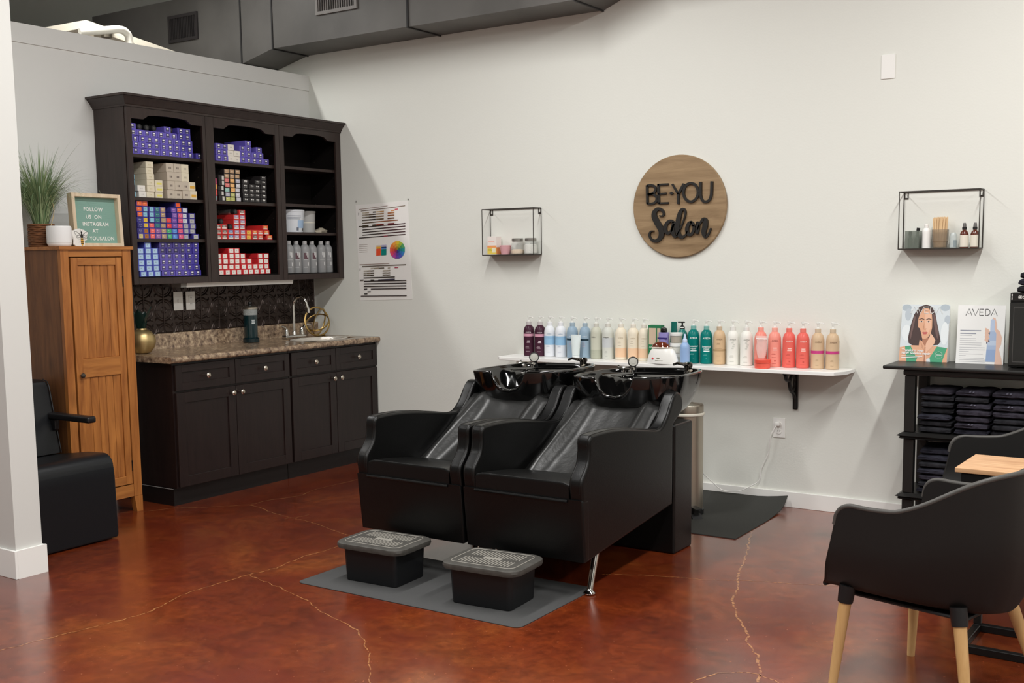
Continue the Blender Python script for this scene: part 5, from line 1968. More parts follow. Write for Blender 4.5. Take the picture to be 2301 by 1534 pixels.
# ------------------------------------------------------------------ white product shelf
t = thing('product_shelf', 'long white wall shelf on black iron brackets holding the row of bottles', 'shelf', (2.965, 0.0, 0.83))
b = MB()
pts = [(-1.125, -0.002), (-1.125, -0.235), (-1.10, -0.262), (1.05, -0.262), (1.085, -0.245), (1.128, -0.16), (1.128, -0.002)]
b.rprism(pts, -0.021, 0.0, 0.002, 1, 'z')
b.build('shelf_board', mat('shelf_white', S(240, 239, 236), rough=0.35), t)
for bx_ in (3.758 - 2.965, 2.2 - 2.965, 2.98 - 2.965):
    b = MB()
    b.rprism([(-0.0015, -0.022), (-0.0015, -0.25), (-0.020, -0.25), (-0.028, -0.022)], bx_ - 0.014, bx_ + 0.014, 0.003, 2, 'x')
    b.rprism([(-0.0285, -0.022), (-0.20, -0.022), (-0.20, -0.034), (-0.185, -0.038), (-0.0285, -0.046)], bx_ - 0.012, bx_ + 0.012, 0.002, 1, 'x')
    b.tube([(bx_, -0.072 + 0.040 * math.cos(2 * PI * i / 24), -0.092 + 0.046 * math.sin(2 * PI * i / 24)) for i in range(24)], 0.009, 8, closed=True, flat=1.3)
    pts = catmull([(bx_, -0.185, -0.036), (bx_, -0.165, -0.065), (bx_, -0.125, -0.075), (bx_, -0.112, -0.10), (bx_, -0.09, -0.135), (bx_, -0.045, -0.16), (bx_, -0.026, -0.19), (bx_, -0.024, -0.245)], 5, False)
    b.tube(pts, 0.009, 8, flat=1.3)
    b.build('iron_bracket', MATTEB, t)

ZB = 0.8305
PUMPM = mat('clear_pump', S(238, 238, 234), rough=0.25, alpha=0.5)
bbody = [(0.033, 0), (0.036, 0.004), (0.036, 0.158), (0.034, 0.172), (0.029, 0.187), (0.019, 0.198), (0.0155, 0.201)]


def wrap(b, a0, a1, z0, z1, r, mi, n=10):
    n = max(3, int(abs(a1 - a0) / 0.09))
    vs = []
    for q in range(n + 1):
        a = a0 + (a1 - a0) * q / n
        vs += [(r * math.cos(a), r * math.sin(a), z0), (r * math.cos(a), r * math.sin(a), z1)]
    b.add(vs, [(2 * q, 2 * q + 2, 2 * q + 3, 2 * q + 1) for q in range(n)], mi)


FACE = -PI / 2 + 0.42


def btext(b, body, size, z, r, mi, da=0.0, bold=0.0):
    def f(v):
        a = FACE + da + v.x / r
        return (r * math.cos(a), r * math.sin(a), z + v.y)
    b.text(body, size, Matrix.Identity(4), mi, 'CENTER', 0.0, bold, 1.0, f)


def bottle(x, y, body, cap, label, group, bands=(), texts=(), ink=(240, 240, 236), tall=1.0, rough=0.3, scale=1.0, pump=True, trans=0.0):
    t = thing('pump_bottle', label, 'bottle', (x, y, ZB), 0, group)
    t.scale = (scale, scale, scale * tall)
    b = MB()
    b.lathe(bbody, 44)
    b.build('bottle_body', mat('bottle_%02x%02x%02x_%d' % (body + (int(trans * 10),)), S(*body), rough=rough, trans=trans, ior=1.3), t)
    b = MB()
    b.lathe([(0.0165, 0.2012), (0.0165, 0.221), (0.0150, 0.223)], 22)
    b.build('collar', mat('collar_%02x%02x%02x' % cap, S(*cap), rough=0.4), t)
    if pump:
        b = MB()
        b.lathe([(0.012, 0.2235), (0.0085, 0.232), (0.0062, 0.234), (0.0062, 0.246), (0.011, 0.248), (0.011, 0.258), (0.008, 0.261)], 16)
        a = FACE + 0.9
        b.tube([(0, 0, 0.2535), (0.03 * math.cos(a), 0.03 * math.sin(a), 0.2535), (0.04 * math.cos(a), 0.04 * math.sin(a), 0.247)], [0.0055, 0.0045, 0.0035], 8)
        b.build('pump', PUMPM, t)
    if bands or texts:
        b = MB()
        mats = []

        def mi(c):
            m_ = mat('label_%02x%02x%02x' % c, S(*c), rough=0.45)
            if m_ not in mats:
                mats.append(m_)
            return mats.index(m_)
        for (z0, z1, c, a0, a1) in bands:
            wrap(b, FACE + a0, FACE + a1, z0, z1, 0.0365, mi(c))
        for tx in texts:
            body_, size, z = tx[0], tx[1], tx[2]
            da = tx[3] if len(tx) > 3 else 0.0
            btext(b, body_, size, z, 0.0368, mi(ink), da, 0.0002)
        b.build('label_print', mats, t, fix=False)
    return t


GPB = 'bottles on the white shelf'


def lines(c, zs, w=0.45, off=-0.2):
    return [(z, z + 0.0016, c, off - w * (0.6 + 0.4 * ((i * 37) % 10) / 10), off + w * (0.6 + 0.4 * ((i * 53) % 10) / 10)) for i, z in enumerate(zs)]


PUR = (66, 34, 50)
yb_ = -0.098
for x, lab in ((1.993, 'dark purple pump bottle with pink band, leftmost on the white shelf'), (2.079, 'dark purple pump bottle with pink band, second from left on the white shelf')):
    bottle(x, yb_, PUR, (196, 190, 190), lab, 'purple bottles', [(0.128, 0.145, (206, 150, 170), -1.2, 1.2)] + [(0.095, 0.101, (206, 190, 196), -0.2, 0.25), (0.087, 0.092, (206, 190, 196), -0.3, 0.3)] + lines((190, 170, 178), (0.062, 0.057, 0.05, 0.03)), [('AVEDA', 0.012, 0.150)], (206, 190, 196))
for x, lab in ((2.152, 'white pump bottle with sky blue band, right of the purple bottles'), (2.236, 'white pump bottle with sky blue band, left of the grey blue bottles')):
    bottle(x, yb_, (226, 229, 234), (232, 233, 236), lab, 'white and blue bottles', [(0.078, 0.135, (148, 190, 222), -1.6, 1.6), (0.122, 0.1235, (190, 215, 235), -1.6, 1.6)] + lines((170, 178, 196), (0.07, 0.066, 0.03), 0.4), [('AVEDA', 0.010, 0.145)], (150, 170, 190))
for x, lab in ((2.322, 'grey blue pump bottle with dark stripe, behind the left edge of the pale tube'), (2.415, 'grey blue pump bottle with dark stripe, behind the right edge of the pale tube')):
    bottle(x, yb_, (146, 168, 186), (160, 178, 190), lab, 'grey blue bottles', [(0.112, 0.124, (18, 46, 60), -1.3, 0.75)] + lines((190, 160, 176), (0.10, 0.092, 0.085, 0.075), 0.35), [('AVEDA', 0.010, 0.135)], (206, 214, 222))
bottle(2.496, yb_, (196, 196, 180), (206, 204, 194), 'translucent grey green pump bottle right of the grey blue bottles', 'clear bottles', [(0.004, 0.058, (176, 178, 160), -2.0, 2.0)] + lines((140, 140, 128), (0.05, 0.044, 0.036), 0.3, -0.5), [('AVEDA', 0.010, 0.134, -0.5)], (110, 110, 104))
bottle(2.580, yb_, (206, 208, 200), (212, 210, 202), 'translucent white pump bottle left of the peach bottles', 'clear bottles', [(0.075, 0.135, (196, 200, 202), -1.4, 1.4)] + lines((150, 150, 146), (0.05, 0.044, 0.036, 0.02), 0.3, -0.3), [('AVEDA', 0.011, 0.134, -0.3)], (90, 90, 88))
for x, lab in ((2.671, 'cream pump bottle with peach lower label, leftmost of three peach bottles'), (2.757, 'cream pump bottle with peach lower label, middle of three peach bottles'), (2.832, 'cream pump bottle with peach lower label, beside the green box')):
    bottle(x, yb_, (230, 220, 200), (226, 220, 208), lab, 'peach bottles', [(0.018, 0.076, (234, 198, 164), -1.25, 1.35)] + lines((170, 154, 132), (0.118, 0.105, 0.09), 0.35), [('AVEDA', 0.010, 0.134)], (190, 174, 150))
TEAL = (0, 116, 110)
for x, lab in ((3.159, 'teal pump bottle with white print, left of its matching teal bottle'), (3.242, 'teal pump bottle with white print, left of the tan bottle')):
    bottle(x, yb_, TEAL, (120, 172, 166), lab, 'teal bottles', [(0.073, 0.079, (226, 240, 238), -0.5, 0.5)] + lines((120, 190, 184), (0.058, 0.052), 0.4) + [(0.03, 0.034, (60, 150, 144), -0.12, 0.1)], [('AVEDA', 0.015, 0.147), ('botanical', 0.015, 0.098), ('repair', 0.015, 0.085)], (226, 240, 238))
bottle(3.324, yb_, (206, 176, 140), (196, 176, 150), 'tan pump bottle with brown band beside the teal bottles', 'tan bottles', [(0.078, 0.090, (176, 146, 108), -1.6, 1.6), (0.094, 0.0955, (150, 120, 90), -0.8, 0.4)] + lines((150, 122, 92), (0.124, 0.118, 0.05, 0.02), 0.4), [('AVEDA', 0.011, 0.145)], (140, 112, 84))
for x, lab in ((3.408, 'white pump bottle with faint leaf print, right of the tan bottle'), (3.491, 'white pump bottle with faint leaf print, left of the coral bottles')):
    bottle(x, yb_, (230, 229, 222), (226, 225, 220), lab, 'white leaf bottles', [(0.095 + 0.011 * k, 0.103 + 0.011 * k, (206, 208, 200), -0.05 + 0.12 * ((k * 7) % 3) - 0.2, 0.1 + 0.12 * ((k * 7) % 3)) for k in range(5)] + lines((176, 176, 168), (0.055, 0.048, 0.02), 0.4), [('AVEDA', 0.011, 0.146)], (150, 150, 144))
for x, col, cp, lab in ((3.578, (232, 142, 128), (238, 160, 146), 'light coral pump bottle behind the clear pouch'), (3.661, (234, 150, 136), (240, 172, 158), 'light coral pump bottle right of the clear pouch'),
                        (3.746, (226, 106, 96), (232, 124, 112), 'bright coral pump bottle, left one of the deeper coral pair'), (3.826, (226, 106, 96), (232, 124, 112), 'bright coral pump bottle beside the pink banded tan bottles')):
    bottle(x, yb_, col, cp, lab, 'coral bottles', [(0.105, 0.112, (246, 190, 180), -0.3, 0.3), (0.095, 0.101, (246, 190, 180), -0.35, 0.35)] + lines((180, 70, 62), (0.076, 0.071, 0.055, 0.02), 0.4) + [(0.032, 0.04, (190, 74, 66), -0.12, 0.12)], [('AVEDA', 0.012, 0.146)], (120, 40, 40) if col[1] > 110 else (246, 210, 200))
for x, lab in ((3.911, 'tan pump bottle with magenta band, second from the right end of the shelf'), (3.995, 'tan pump bottle with magenta band, rightmost on the white shelf')):
    bottle(x, yb_, (206, 178, 146), (204, 184, 158), lab, 'magenta banded tan bottles', [(0.086, 0.102, (196, 62, 128), -1.7, 1.5)] + lines((160, 134, 104), (0.05, 0.045, 0.02), 0.3), [('AVEDA', 0.012, 0.146)], (140, 112, 88))

# things in front of the bottles
t = thing('cream_tube', 'pale upside down squeeze tube standing in front of the grey blue bottles', 'tube', (2.392, -0.175, ZB))
b = MB()
rings = []
for z, hx, hy in ((0.024, 0.024, 0.024), (0.06, 0.027, 0.024), (0.11, 0.033, 0.014), (0.140, 0.036, 0.003), (0.152, 0.036, 0.0015)):
    rings.append([(hx * math.cos(2 * PI * i / 28), hy * math.sin(2 * PI * i / 28), z) for i in range(28)])
b.loft(rings)
b.build('tube_body', mat('tube_pale', S(218, 228, 228), rough=0.35), t)
MB().lathe([(0.022, 0), (0.0235, 0.002), (0.0235, 0.023)], 26).build('tube_cap', mat('tube_cap_white', S(226, 232, 232), rough=0.3), t)
t = thing('product_carton', 'green and tan product carton between the peach bottles and the purple tub', 'carton', (2.922, -0.115, ZB))
b = MB()
b.rbox(-0.042, 0.042, -0.025, 0.025, 0, 0.222, 0.001, 1)
b.build('carton_body', mat('carton_green', S(42, 118, 78), rough=0.45), t)
b = MB()
for a, c in ((-0.037, 0.010), (0.018, 0.039)):
    b.box(a, c, -0.0253, -0.0250, 0.105, 0.205)
b.text('AVEDA', 0.012, wallM(-0.016, -0.0254, 0.085), 1, 'CENTER', 0, 0.0002)
b.build('carton_print', [mat('carton_tan', S(206, 184, 160), rough=0.5), mat('carton_ink', S(200, 226, 210), rough=0.5)], t, fix=False)
t = thing('squeeze_tub', 'lilac squeeze bottle with black domed cap standing on the carton beside the green tube', 'bottle', (2.997, -0.165, ZB))
b = MB()
b.rbox(-0.032, 0.032, -0.021, 0.021, 0, 0.100, 0.006, 2)
b.build('carton_stand', mat('tub_dark', S(30, 40, 70), rough=0.4), t)
b = MB()
rings = []
for z, hx, hy in ((0.101, 0.027, 0.020), (0.14, 0.030, 0.021), (0.175, 0.033, 0.021), (0.183, 0.031, 0.020)):
    rings.append([(hx * abs(math.cos(2 * PI * i / 28)) ** .6 * (1 if math.cos(2 * PI * i / 28) > 0 else -1), hy * math.sin(2 * PI * i / 28), z) for i in range(28)])
b.loft(rings)
b.build('bottle_body', mat('lilac', S(146, 138, 196), rough=0.35), t)
b = MB()
b.box(-0.0315, 0.0315, -0.0218, -0.0205, 0.143, 0.153)
b.build('band', mat('lilac_band', S(54, 44, 110), rough=0.4), t)
MB().lathe([(0.019, 0.1835), (0.021, 0.195), (0.017, 0.208), (0.006, 0.214)], 20).build('cap', mat('gloss_black', S(20, 20, 20), rough=0.12), t)
t = thing('hair_tube', 'dark green upright tube behind the white jars', 'tube', (3.007, -0.045, ZB))
b = MB()
rings = []
for z, hx, hy in ((0.0, 0.026, 0.022), (0.12, 0.026, 0.018), (0.20, 0.020, 0.004), (0.240, 0.019, 0.0018)):
    rings.append([(hx * math.cos(2 * PI * i / 24), hy * math.sin(2 * PI * i / 24), z) for i in range(24)])
b.loft(rings)
b.build('tube_body', mat('tube_green', S(10, 98, 88), rough=0.3), t)
t = thing('hand_pump_bottle', 'small teal bottle with black pump behind the light blue bottle', 'bottle', (3.080, -0.085, ZB))
b = MB()
b.lathe([(0.030, 0), (0.032, 0.004), (0.032, 0.165), (0.028, 0.18), (0.018, 0.192), (0.015, 0.200)], 26)
b.build('bottle_body', mat('small_teal', S(6, 108, 100), rough=0.3), t)
b = MB()
b.lathe([(0.0155, 0.2005), (0.0155, 0.214), (0.010, 0.218), (0.005, 0.222), (0.005, 0.236), (0.012, 0.238), (0.012, 0.245)], 18)
b.rbox(-0.028, 0.016, -0.006, 0.006, 0.237, 0.245, 0.002, 1)
b.build('pump', BLKPL, t)
b = MB()
wrap(b, FACE - 1.2, FACE + 0.9, 0.207, 0.214, 0.0158, 0)
b.build('collar_band', WHITE, t)
for z, lab in ((0.0, 'white square jar at the bottom of the jar pile behind the scalp device'), (0.061, 'white square jar in the middle of the jar pile behind the scalp device'), (0.122, 'white wide jar on top of the jar pile beside the light blue bottle')):
    t = thing('white_jar', lab, 'jar', (3.070, -0.149, ZB + z), 0, 'stacked white jars')
    b = MB()
    top = z > 0.1
    h0 = 0.024 if not top else 0.012
    b.lathe([(0.030, 0), (0.033, 0.003), (0.034, 0.044 - h0 * 0.3)], 28)
    b.build('jar_body', mat('jar_white_%d' % top, S(*((176, 168, 154) if top else (224, 222, 212))), rough=0.35), t)
    b = MB()
    zz = 0.0445 - h0 * 0.3
    b.lathe([(0.0355, zz), (0.0375, zz + 0.002), (0.039 if top else 0.0365, 0.058), (0.036, 0.0602)], 28)
    b.build('jar_lid', mat('jar_lid_white', S(236, 236, 232), rough=0.3), t)
t = thing('serum_bottle', 'light blue bottle with pointed nozzle in front of the teal bottles', 'bottle', (3.157, -0.215, ZB))
b = MB()
b.lathe([(0.026, 0), (0.0285, 0.003), (0.029, 0.098), (0.026, 0.115), (0.019, 0.127), (0.015, 0.130)], 26)
b.build('bottle_body', mat('serum_blue', S(148, 178, 220), rough=0.3), t)
b = MB()
b.lathe([(0.0145, 0.1305), (0.0145, 0.146), (0.010, 0.150), (0.006, 0.170), (0.003, 0.181), (0.001, 0.182)], 18)
b.build('nozzle', mat('serum_nozzle', S(196, 212, 238), rough=0.35), t)
# heated scalp device
t = thing('towel_steamer', 'white domed salon device with brown translucent top, on the white shelf', 'device', (3.020, -0.228, ZB))
b = MB()
b.lathe([(0.060, 0), (0.064, 0.003), (0.064, 0.008), (0.0625, 0.010)], 36, sx=1.58, sy=0.62)
b.build('base_tray', WHITE, t)
b = MB()
rings = []
for z, hx in ((0.0105, 0.101), (0.03, 0.098), (0.055, 0.090), (0.075, 0.080), (0.088, 0.070), (0.093, 0.062)):
    rings.append([(hx * math.cos(2 * PI * i / 40), hx * 0.385 * math.sin(2 * PI * i / 40), z) for i in range(40)])
b.loft(rings)
b.build('housing', mat('device_white', S(240, 239, 234), rough=0.25), t)
b = MB()
b.lathe([(0.066, 0.0935), (0.068, 0.097), (0.064, 0.100)], 36, (-0.006, 0, 0), sx=1.0, sy=0.45)
b.build('top_rim', mat('device_rim', S(222, 214, 198), rough=0.25), t)
b = MB()
b.lathe([(0.060, 0.1005), (0.052, 0.114), (0.036, 0.126), (0.018, 0.131), (0.001, 0.132)], 36, (-0.012, 0, 0), sx=1.0, sy=0.45)
b.build('tinted_dome', mat('amber_dome', S(112, 52, 34), rough=0.08, coat=0.6, trans=0.25), t)
b = MB()
b.lathe([(0.006, 0), (0.006, 0.0012)], 14, (0, 0, 0), 0, Matrix.Translation((-0.050, -0.0338, 0.033)) @ Matrix.Rotation(PI / 2 - 0.12, 4, 'X'))
b.build('power_button', mat('button_red', S(214, 60, 66), rough=0.4), t)
b = MB()
b.box(-0.032, 0.018, -0.0390, -0.0375, 0.022, 0.0235)
b.box(-0.022, -0.004, -0.0388, -0.0370, 0.032, 0.040)
b.build('printed_mark', mat('print_olive', S(150, 148, 130), rough=0.5), t)
# coral jar and clear pouch
t = thing('coral_jar', 'flat coral jar on the front edge of the shelf before the light coral bottle', 'jar', (3.630, -0.205, ZB))
b = MB()
b.lathe([(0.042, 0), (0.044, 0.003), (0.044, 0.029)], 30)
b.build('jar_body', mat('coral_jar', S(232, 98, 82), rough=0.35), t)
MB().lathe([(0.0455, 0.0295), (0.0465, 0.031), (0.0465, 0.048), (0.044, 0.0495)], 30).build('jar_lid', mat('coral_lid', S(228, 86, 70), rough=0.3), t)
t = thing('clear_pouch', 'clear sealed pouch leaning on the light coral bottle above the coral jar', 'pouch', (3.606, -0.158, ZB + 0.0505))
b = MB()
rings = []
for z, hx, hy in ((0.0, 0.018, 0.010), (0.02, 0.026, 0.013), (0.06, 0.032, 0.013), (0.09, 0.030, 0.010), (0.115, 0.032, 0.004), (0.128, 0.033, 0.0015)):
    rings.append([(hx * math.cos(2 * PI * i / 20) * (1 + 0.05 * math.sin(i * 2.1 + z * 90)), hy * math.sin(2 * PI * i / 20), z) for i in range(20)])
b.loft(rings)
b.build('pouch_film', mat('pouch_film', S(246, 226, 220), rough=0.2, alpha=0.42, spec=0.8), t)
b = MB()
b.box(-0.032, 0.032, -0.005, -0.003, 0.108, 0.116)
b.build('seal_strip', mat('pouch_seal', S(246, 236, 232), rough=0.3), t)

# ------------------------------------------------------------------ wire frame shelves
def wire_shelf(x0, x1, lab):
    cx_ = (x0 + x1) / 2
    z0, z1, y0 = 1.488, 1.789, -0.100
    t = thing('wire_shelf', lab, 'shelf', (cx_, 0.0, z0), 0, 'wire frame wall shelves')
    a, c = x0 - cx_, x1 - cx_
    h = z1 - z0
    r = 0.0034
    b = MB()
    for y in (y0, -0.0045):
        b.tube([(a, y, 0), (a, y, h), (c, y, h), (c, y, 0)], r, 6)
        b.tube([(a, y, 0.0), (c, y, 0.0)], r, 6)
    for x in (a, c):
        for z in (0.0, h):
            b.tube([(x, y0, z), (x, -0.0045, z)], r, 6)
    b.build('wire_frame', WIRE, t)
    b = MB()
    b.box(a + 0.002, c - 0.002, y0 + 0.002, -0.002, -0.001, 0.001)
    b.build('shelf_tray', WIRE, t)
    for x in (a + 0.012, c - 0.012):
        b = MB()
        for q in ((x - 0.011, x - 0.006, h - 0.036, h), (x + 0.006, x + 0.011, h - 0.036, h), (x - 0.006, x + 0.006, h - 0.036, h - 0.028)):
            b.box(q[0], q[1], -0.0035, -0.001, q[2], q[3])
        b.build('hanging_tab', WIRE, t)
    return t


wire_shelf(1.632, 2.036, 'dark wire frame shelf on the back wall between poster and round sign')
wire_shelf(4.336, 4.737, 'dark wire frame shelf on the back wall above the card displays')
ZW = 1.4895
t = thing('product_box', 'white product box with orange and yellow lower half on the left wire shelf', 'box', (1.700, -0.055, ZW))
b = MB()
b.rbox(-0.038, 0.034, -0.030, 0.030, 0, 0.122, 0.001, 1)
b.build('carton', mat('box_white', S(236, 228, 222), rough=0.5), t)
b = MB()
b.box(-0.038, 0.034, -0.0304, -0.0301, 0.004, 0.052, 0)
b.box(-0.038, 0.034, -0.0306, -0.0303, 0.046, 0.062, 1)
b.box(-0.030, 0.020, -0.0304, -0.0301, 0.086, 0.092, 2)
b.box(0.000, 0.028, -0.0307, -0.0304, 0.016, 0.046, 3)
b.box(-0.032, -0.006, -0.0307, -0.0304, 0.036, 0.038, 4)
b.box(-0.032, -0.002, -0.0307, -0.0304, 0.028, 0.030, 4)
b.box(0.0341, 0.0344, -0.030, 0.030, 0.004, 0.050, 1)
b.build('box_print', [mat('box_yellow', S(232, 206, 90), rough=0.5), mat('box_orange', S(240, 160, 96), rough=0.5), mat('box_pink', S(240, 190, 176), rough=0.5), mat('box_pale', S(234, 230, 200), rough=0.5), mat('box_ink', S(160, 150, 60), rough=0.5)], t, fix=False)
t = thing('pink_cup', 'small tapered pink cup on the left wire shelf beside the glass jars', 'cup', (1.789, -0.058, ZW))
b = MB()
b.lathe([(0.026, 0), (0.029, 0.003), (0.040, 0.058), (0.042, 0.060), (0.040, 0.062), (0.037, 0.060), (0.028, 0.008)], 28, cap1=False)
b.build('cup_body', mat('cup_pink', S(226, 172, 178), rough=0.4), t)
for x, fill, lab in ((1.884, (232, 206, 176), 'glass jar with grey lid holding peach powder, left of two on wire shelf'), (1.986, (226, 224, 216), 'glass jar with grey lid holding white pads, right of two on wire shelf')):
    t = thing('glass_jar', lab, 'jar', (x, -0.056, ZW), 0, 'glass jars on the left wire shelf')
    b = MB()
    b.lathe([(0.036, 0), (0.042, 0.004), (0.044, 0.015), (0.044, 0.062), (0.040, 0.075), (0.034, 0.080), (0.034, 0.088)], 32, cap1=False)
    b.build('glass_body', GLASS, t)
    b = MB()
    hh_ = 0.034 if fill[2] < 200 else 0.066
    b.lathe([(0.034, 0.003), (0.040, 0.008), (0.0415, 0.016), (0.0415, hh_ - 0.006), (0.030, hh_), (0.001, hh_ + 0.002)], 28)
    b.build('jar_contents', mat('fill_%d' % fill[2], S(*fill), rough=0.8, bump=0.3, bscale=120), t)
    b = MB()
    b.lathe([(0.037, 0.086), (0.038, 0.088), (0.038, 0.104), (0.036, 0.106)], 32)
    b.build('jar_lid', mat('zinc_lid', S(150, 148, 142), rough=0.35, metal=0.7), t)
# right wire shelf
SMK = mat('smoked_acrylic', S(128, 136, 126), rough=0.06, alpha=0.42, spec=0.7)
t = thing('acrylic_cup', 'smoky square acrylic cup holding small bottles, left on the right wire shelf', 'cup', (4.402, -0.055, ZW))
b = MB()
for q in ((-0.036, 0.036, -0.034, -0.0315), (-0.036, 0.036, 0.0315, 0.034), (-0.036, -0.0335, -0.0315, 0.0315), (0.0335, 0.036, -0.0315, 0.0315)):
    b.box(q[0], q[1], q[2], q[3], 0.003, 0.094)
b.box(-0.032, 0.032, -0.030, 0.030, 0, 0.003)
b.build('cup_body', SMK, t)
for dx, h_, lab, tl_ in ((-0.016, 0.088, 'small dark dropper bottle standing at left inside the smoky acrylic cup', 0.0), (0.012, 0.106, 'small dark bottle with black cap leaning inside the smoky acrylic cup', 0.12)):
    t = thing('vial', lab, 'bottle', (4.402 + dx, -0.055, ZW + 0.0035), 0, 'bottles in the acrylic cup')
    b = MB()
    b.lathe([(0.012, 0), (0.013, 0.002), (0.013, 0.05), (0.007, 0.058), (0.007, h_ - 0.022)], 18)
    b.build('vial_body', mat('vial_green', S(70, 84, 74), rough=0.2), t)
    b = MB()
    b.lathe([(0.009, h_ - 0.0215), (0.009, h_), (0.008, h_ + 0.001)], 16)
    b.build('vial_cap', BLKPL, t)
    t.rotation_euler = (0, tl_, 0)
t = thing('lotion_bottle', 'plain white rounded bottle on the right wire shelf beside the sticks glass', 'bottle', (4.468, -0.055, ZW))
b = MB()
b.lathe([(0.021, 0), (0.0225, 0.003), (0.0225, 0.088), (0.019, 0.100), (0.012, 0.108)], 24)
b.build('bottle_body', WHITE, t)
MB().lathe([(0.0115, 0.1085), (0.011, 0.125), (0.008, 0.128)], 16).build('cap', mat('cap_white', S(232, 230, 226), rough=0.3), t)
t = thing('stick_glass', 'smoky ribbed glass full of flat wooden sticks on the right wire shelf', 'glass', (4.538, -0.055, ZW))
b = MB()
b.lathe([(0.034, 0), (0.036, 0.003), (0.038, 0.034), (0.041, 0.036), (0.043, 0.098), (0.041, 0.098), (0.039, 0.040), (0.034, 0.006)], 32, cap1=False)
b.build('glass_body', mat('smoked_glass', S(150, 136, 118), rough=0.06, alpha=0.40, spec=0.7), t)
STK = wood('stick_wood', S(206, 170, 124), S(228, 198, 156), 'Z', 2.0, rough=0.6)
STM = []
for v in range(3):
    b = MB()
    b.rprism([(-0.0045, 0), (0.0045, 0), (0.0048, 0.07), (0.0045, 0.144 + 0.004 * v), (0.002, 0.149 + 0.004 * v), (-0.002, 0.149 + 0.004 * v), (-0.0045, 0.144 + 0.004 * v)], -0.0008, 0.0008, 0.0003, 1, 'y')
    STM.append(b.mesh('wooden_stick', STK))
i = 0
for gx in range(7):
    for gy in range(5):
        dx, dy = -0.024 + gx * 0.008, -0.022 + gy * 0.011
        if dx * dx + dy * dy > 0.029 ** 2:
            continue
        o = bpy.data.objects.new('wooden_stick', STM[i % 3])
        COL.objects.link(o)
        o.location = (4.538 + dx, -0.055 + dy, ZW + 0.007)
        o.rotation_euler = (dy * 1.2, dx * 2.6, rnd.uniform(-0.5, 0.5))
        tag(o, 'flat pale wooden stick standing in the smoky ribbed glass', 'stick', 'wooden sticks in the glass')
        i += 1
t = thing('small_jar', 'small frosted bottle with grey label between sticks glass and amber sprays', 'bottle', (4.603, -0.055, ZW))
b = MB()
b.lathe([(0.016, 0), (0.019, 0.003), (0.019, 0.062), (0.015, 0.074), (0.012, 0.080)], 22)
b.build('bottle_body', mat('frosted_white', S(214, 222, 220), rough=0.25, trans=0.3), t)
b = MB()
wrap(b, FACE - 0.2, FACE + 0.9, 0.006, 0.042, 0.0192, 0)
b.build('bottle_label', mat('label_slate', S(140, 152, 156), rough=0.5), t, fix=False)
for x, lab in ((4.657, 'amber spray bottle with white label, left of the pair on wire shelf'), (4.709, 'amber spray bottle with white label, right of the pair on wire shelf')):
    t = thing('spray_bottle', lab, 'bottle', (x, -0.055, ZW), 0, 'amber spray bottles')
    b = MB()
    b.lathe([(0.020, 0), (0.0215, 0.003), (0.0215, 0.070), (0.017, 0.084), (0.010, 0.090), (0.010, 0.094)], 26)
    b.build('bottle_body', mat('amber_glass', S(92, 42, 28), rough=0.08, coat=0.4), t)
    b = MB()
    wrap(b, -PI, PI, 0.006, 0.067, 0.0218, 0, 30)
    b.build('bottle_label', mat('label_offwhite', S(228, 222, 208), rough=0.5), t, fix=False)
    b = MB()
    b.lathe([(0.0115, 0.0945), (0.0115, 0.108)], 18)
    b.build('collar', BLKPL, t)
    b = MB()
    b.lathe([(0.0095, 0.1085), (0.0085, 0.122), (0.007, 0.128), (0.0062, 0.1295)], 16)
    b.build('spray_nozzle', mat('nozzle_grey', S(96, 94, 92), rough=0.4), t)
# ------------------------------------------------------------------ black console rack with towels
RKM = mat('rack_black', S(27, 26, 25), rough=0.36, spec=0.45, bump=0.03, bscale=80)
RX0, RX1 = 4.45, 5.20
t = thing('towel_rack', 'black wooden console rack against the back wall holding folded dark towels', 'rack', (4.825, -0.19, 0.0))
ox, oy = 4.825, -0.19


def edge_board(name, x0, x1, y0, y1, z1, th, ov, parent):
    b = MB()
    prof = [(0.0, 0.0), (ov * 0.55, -th * 0.25), (ov, -th * 0.45), (ov * 0.5, -th * 0.62), (ov * 0.42, -th * 0.72), (ov * 0.62, -th * 0.85), (ov * 0.2, -th)]
    rings = []
    for e, dz in prof:
        rings.append([(x0 - e - ox, y0 - e - oy, z1 + dz), (x1 + e - ox, y0 - e - oy, z1 + dz), (x1 + e - ox, y1 - oy, z1 + dz), (x0 - e - ox, y1 - oy, z1 + dz)])
    b.loft(rings)
    return b.build(name, RKM, parent, angle=25)


b = MB()
b.rbox(4.345 - ox, 5.30 - ox, -0.385 - oy, -0.004 - oy, 0.874, 0.893, 0.006, 2)
b.build('rack_top', RKM, t)
b = MB()
b.rbox(RX0 - 0.010 - ox, RX1 + 0.01 - ox, -0.352 - oy, -0.02 - oy, 0.842, 0.8735, 0.008, 2)
b.build('top_rail', RKM, t)
edge_board('rack_shelf', RX0 - 0.004, RX1 + 0.004, -0.352, -0.012, 0.548, 0.034, 0.026, t)
edge_board('rack_shelf', RX0 - 0.004, RX1 + 0.004, -0.352, -0.012, 0.230, 0.034, 0.026, t)
for x in (RX0, RX1 - 0.05):
    for y in (-0.350, -0.064):
        for z0_, z1_ in ((0.0, 0.1955), (0.2305, 0.5135), (0.5485, 0.8415)):
            b = MB()
            b.rbox(x - ox, x + 0.05 - ox, y - oy, y + 0.05 - oy, z0_, z1_, 0.003, 1)
            b.build('leg', RKM, t)

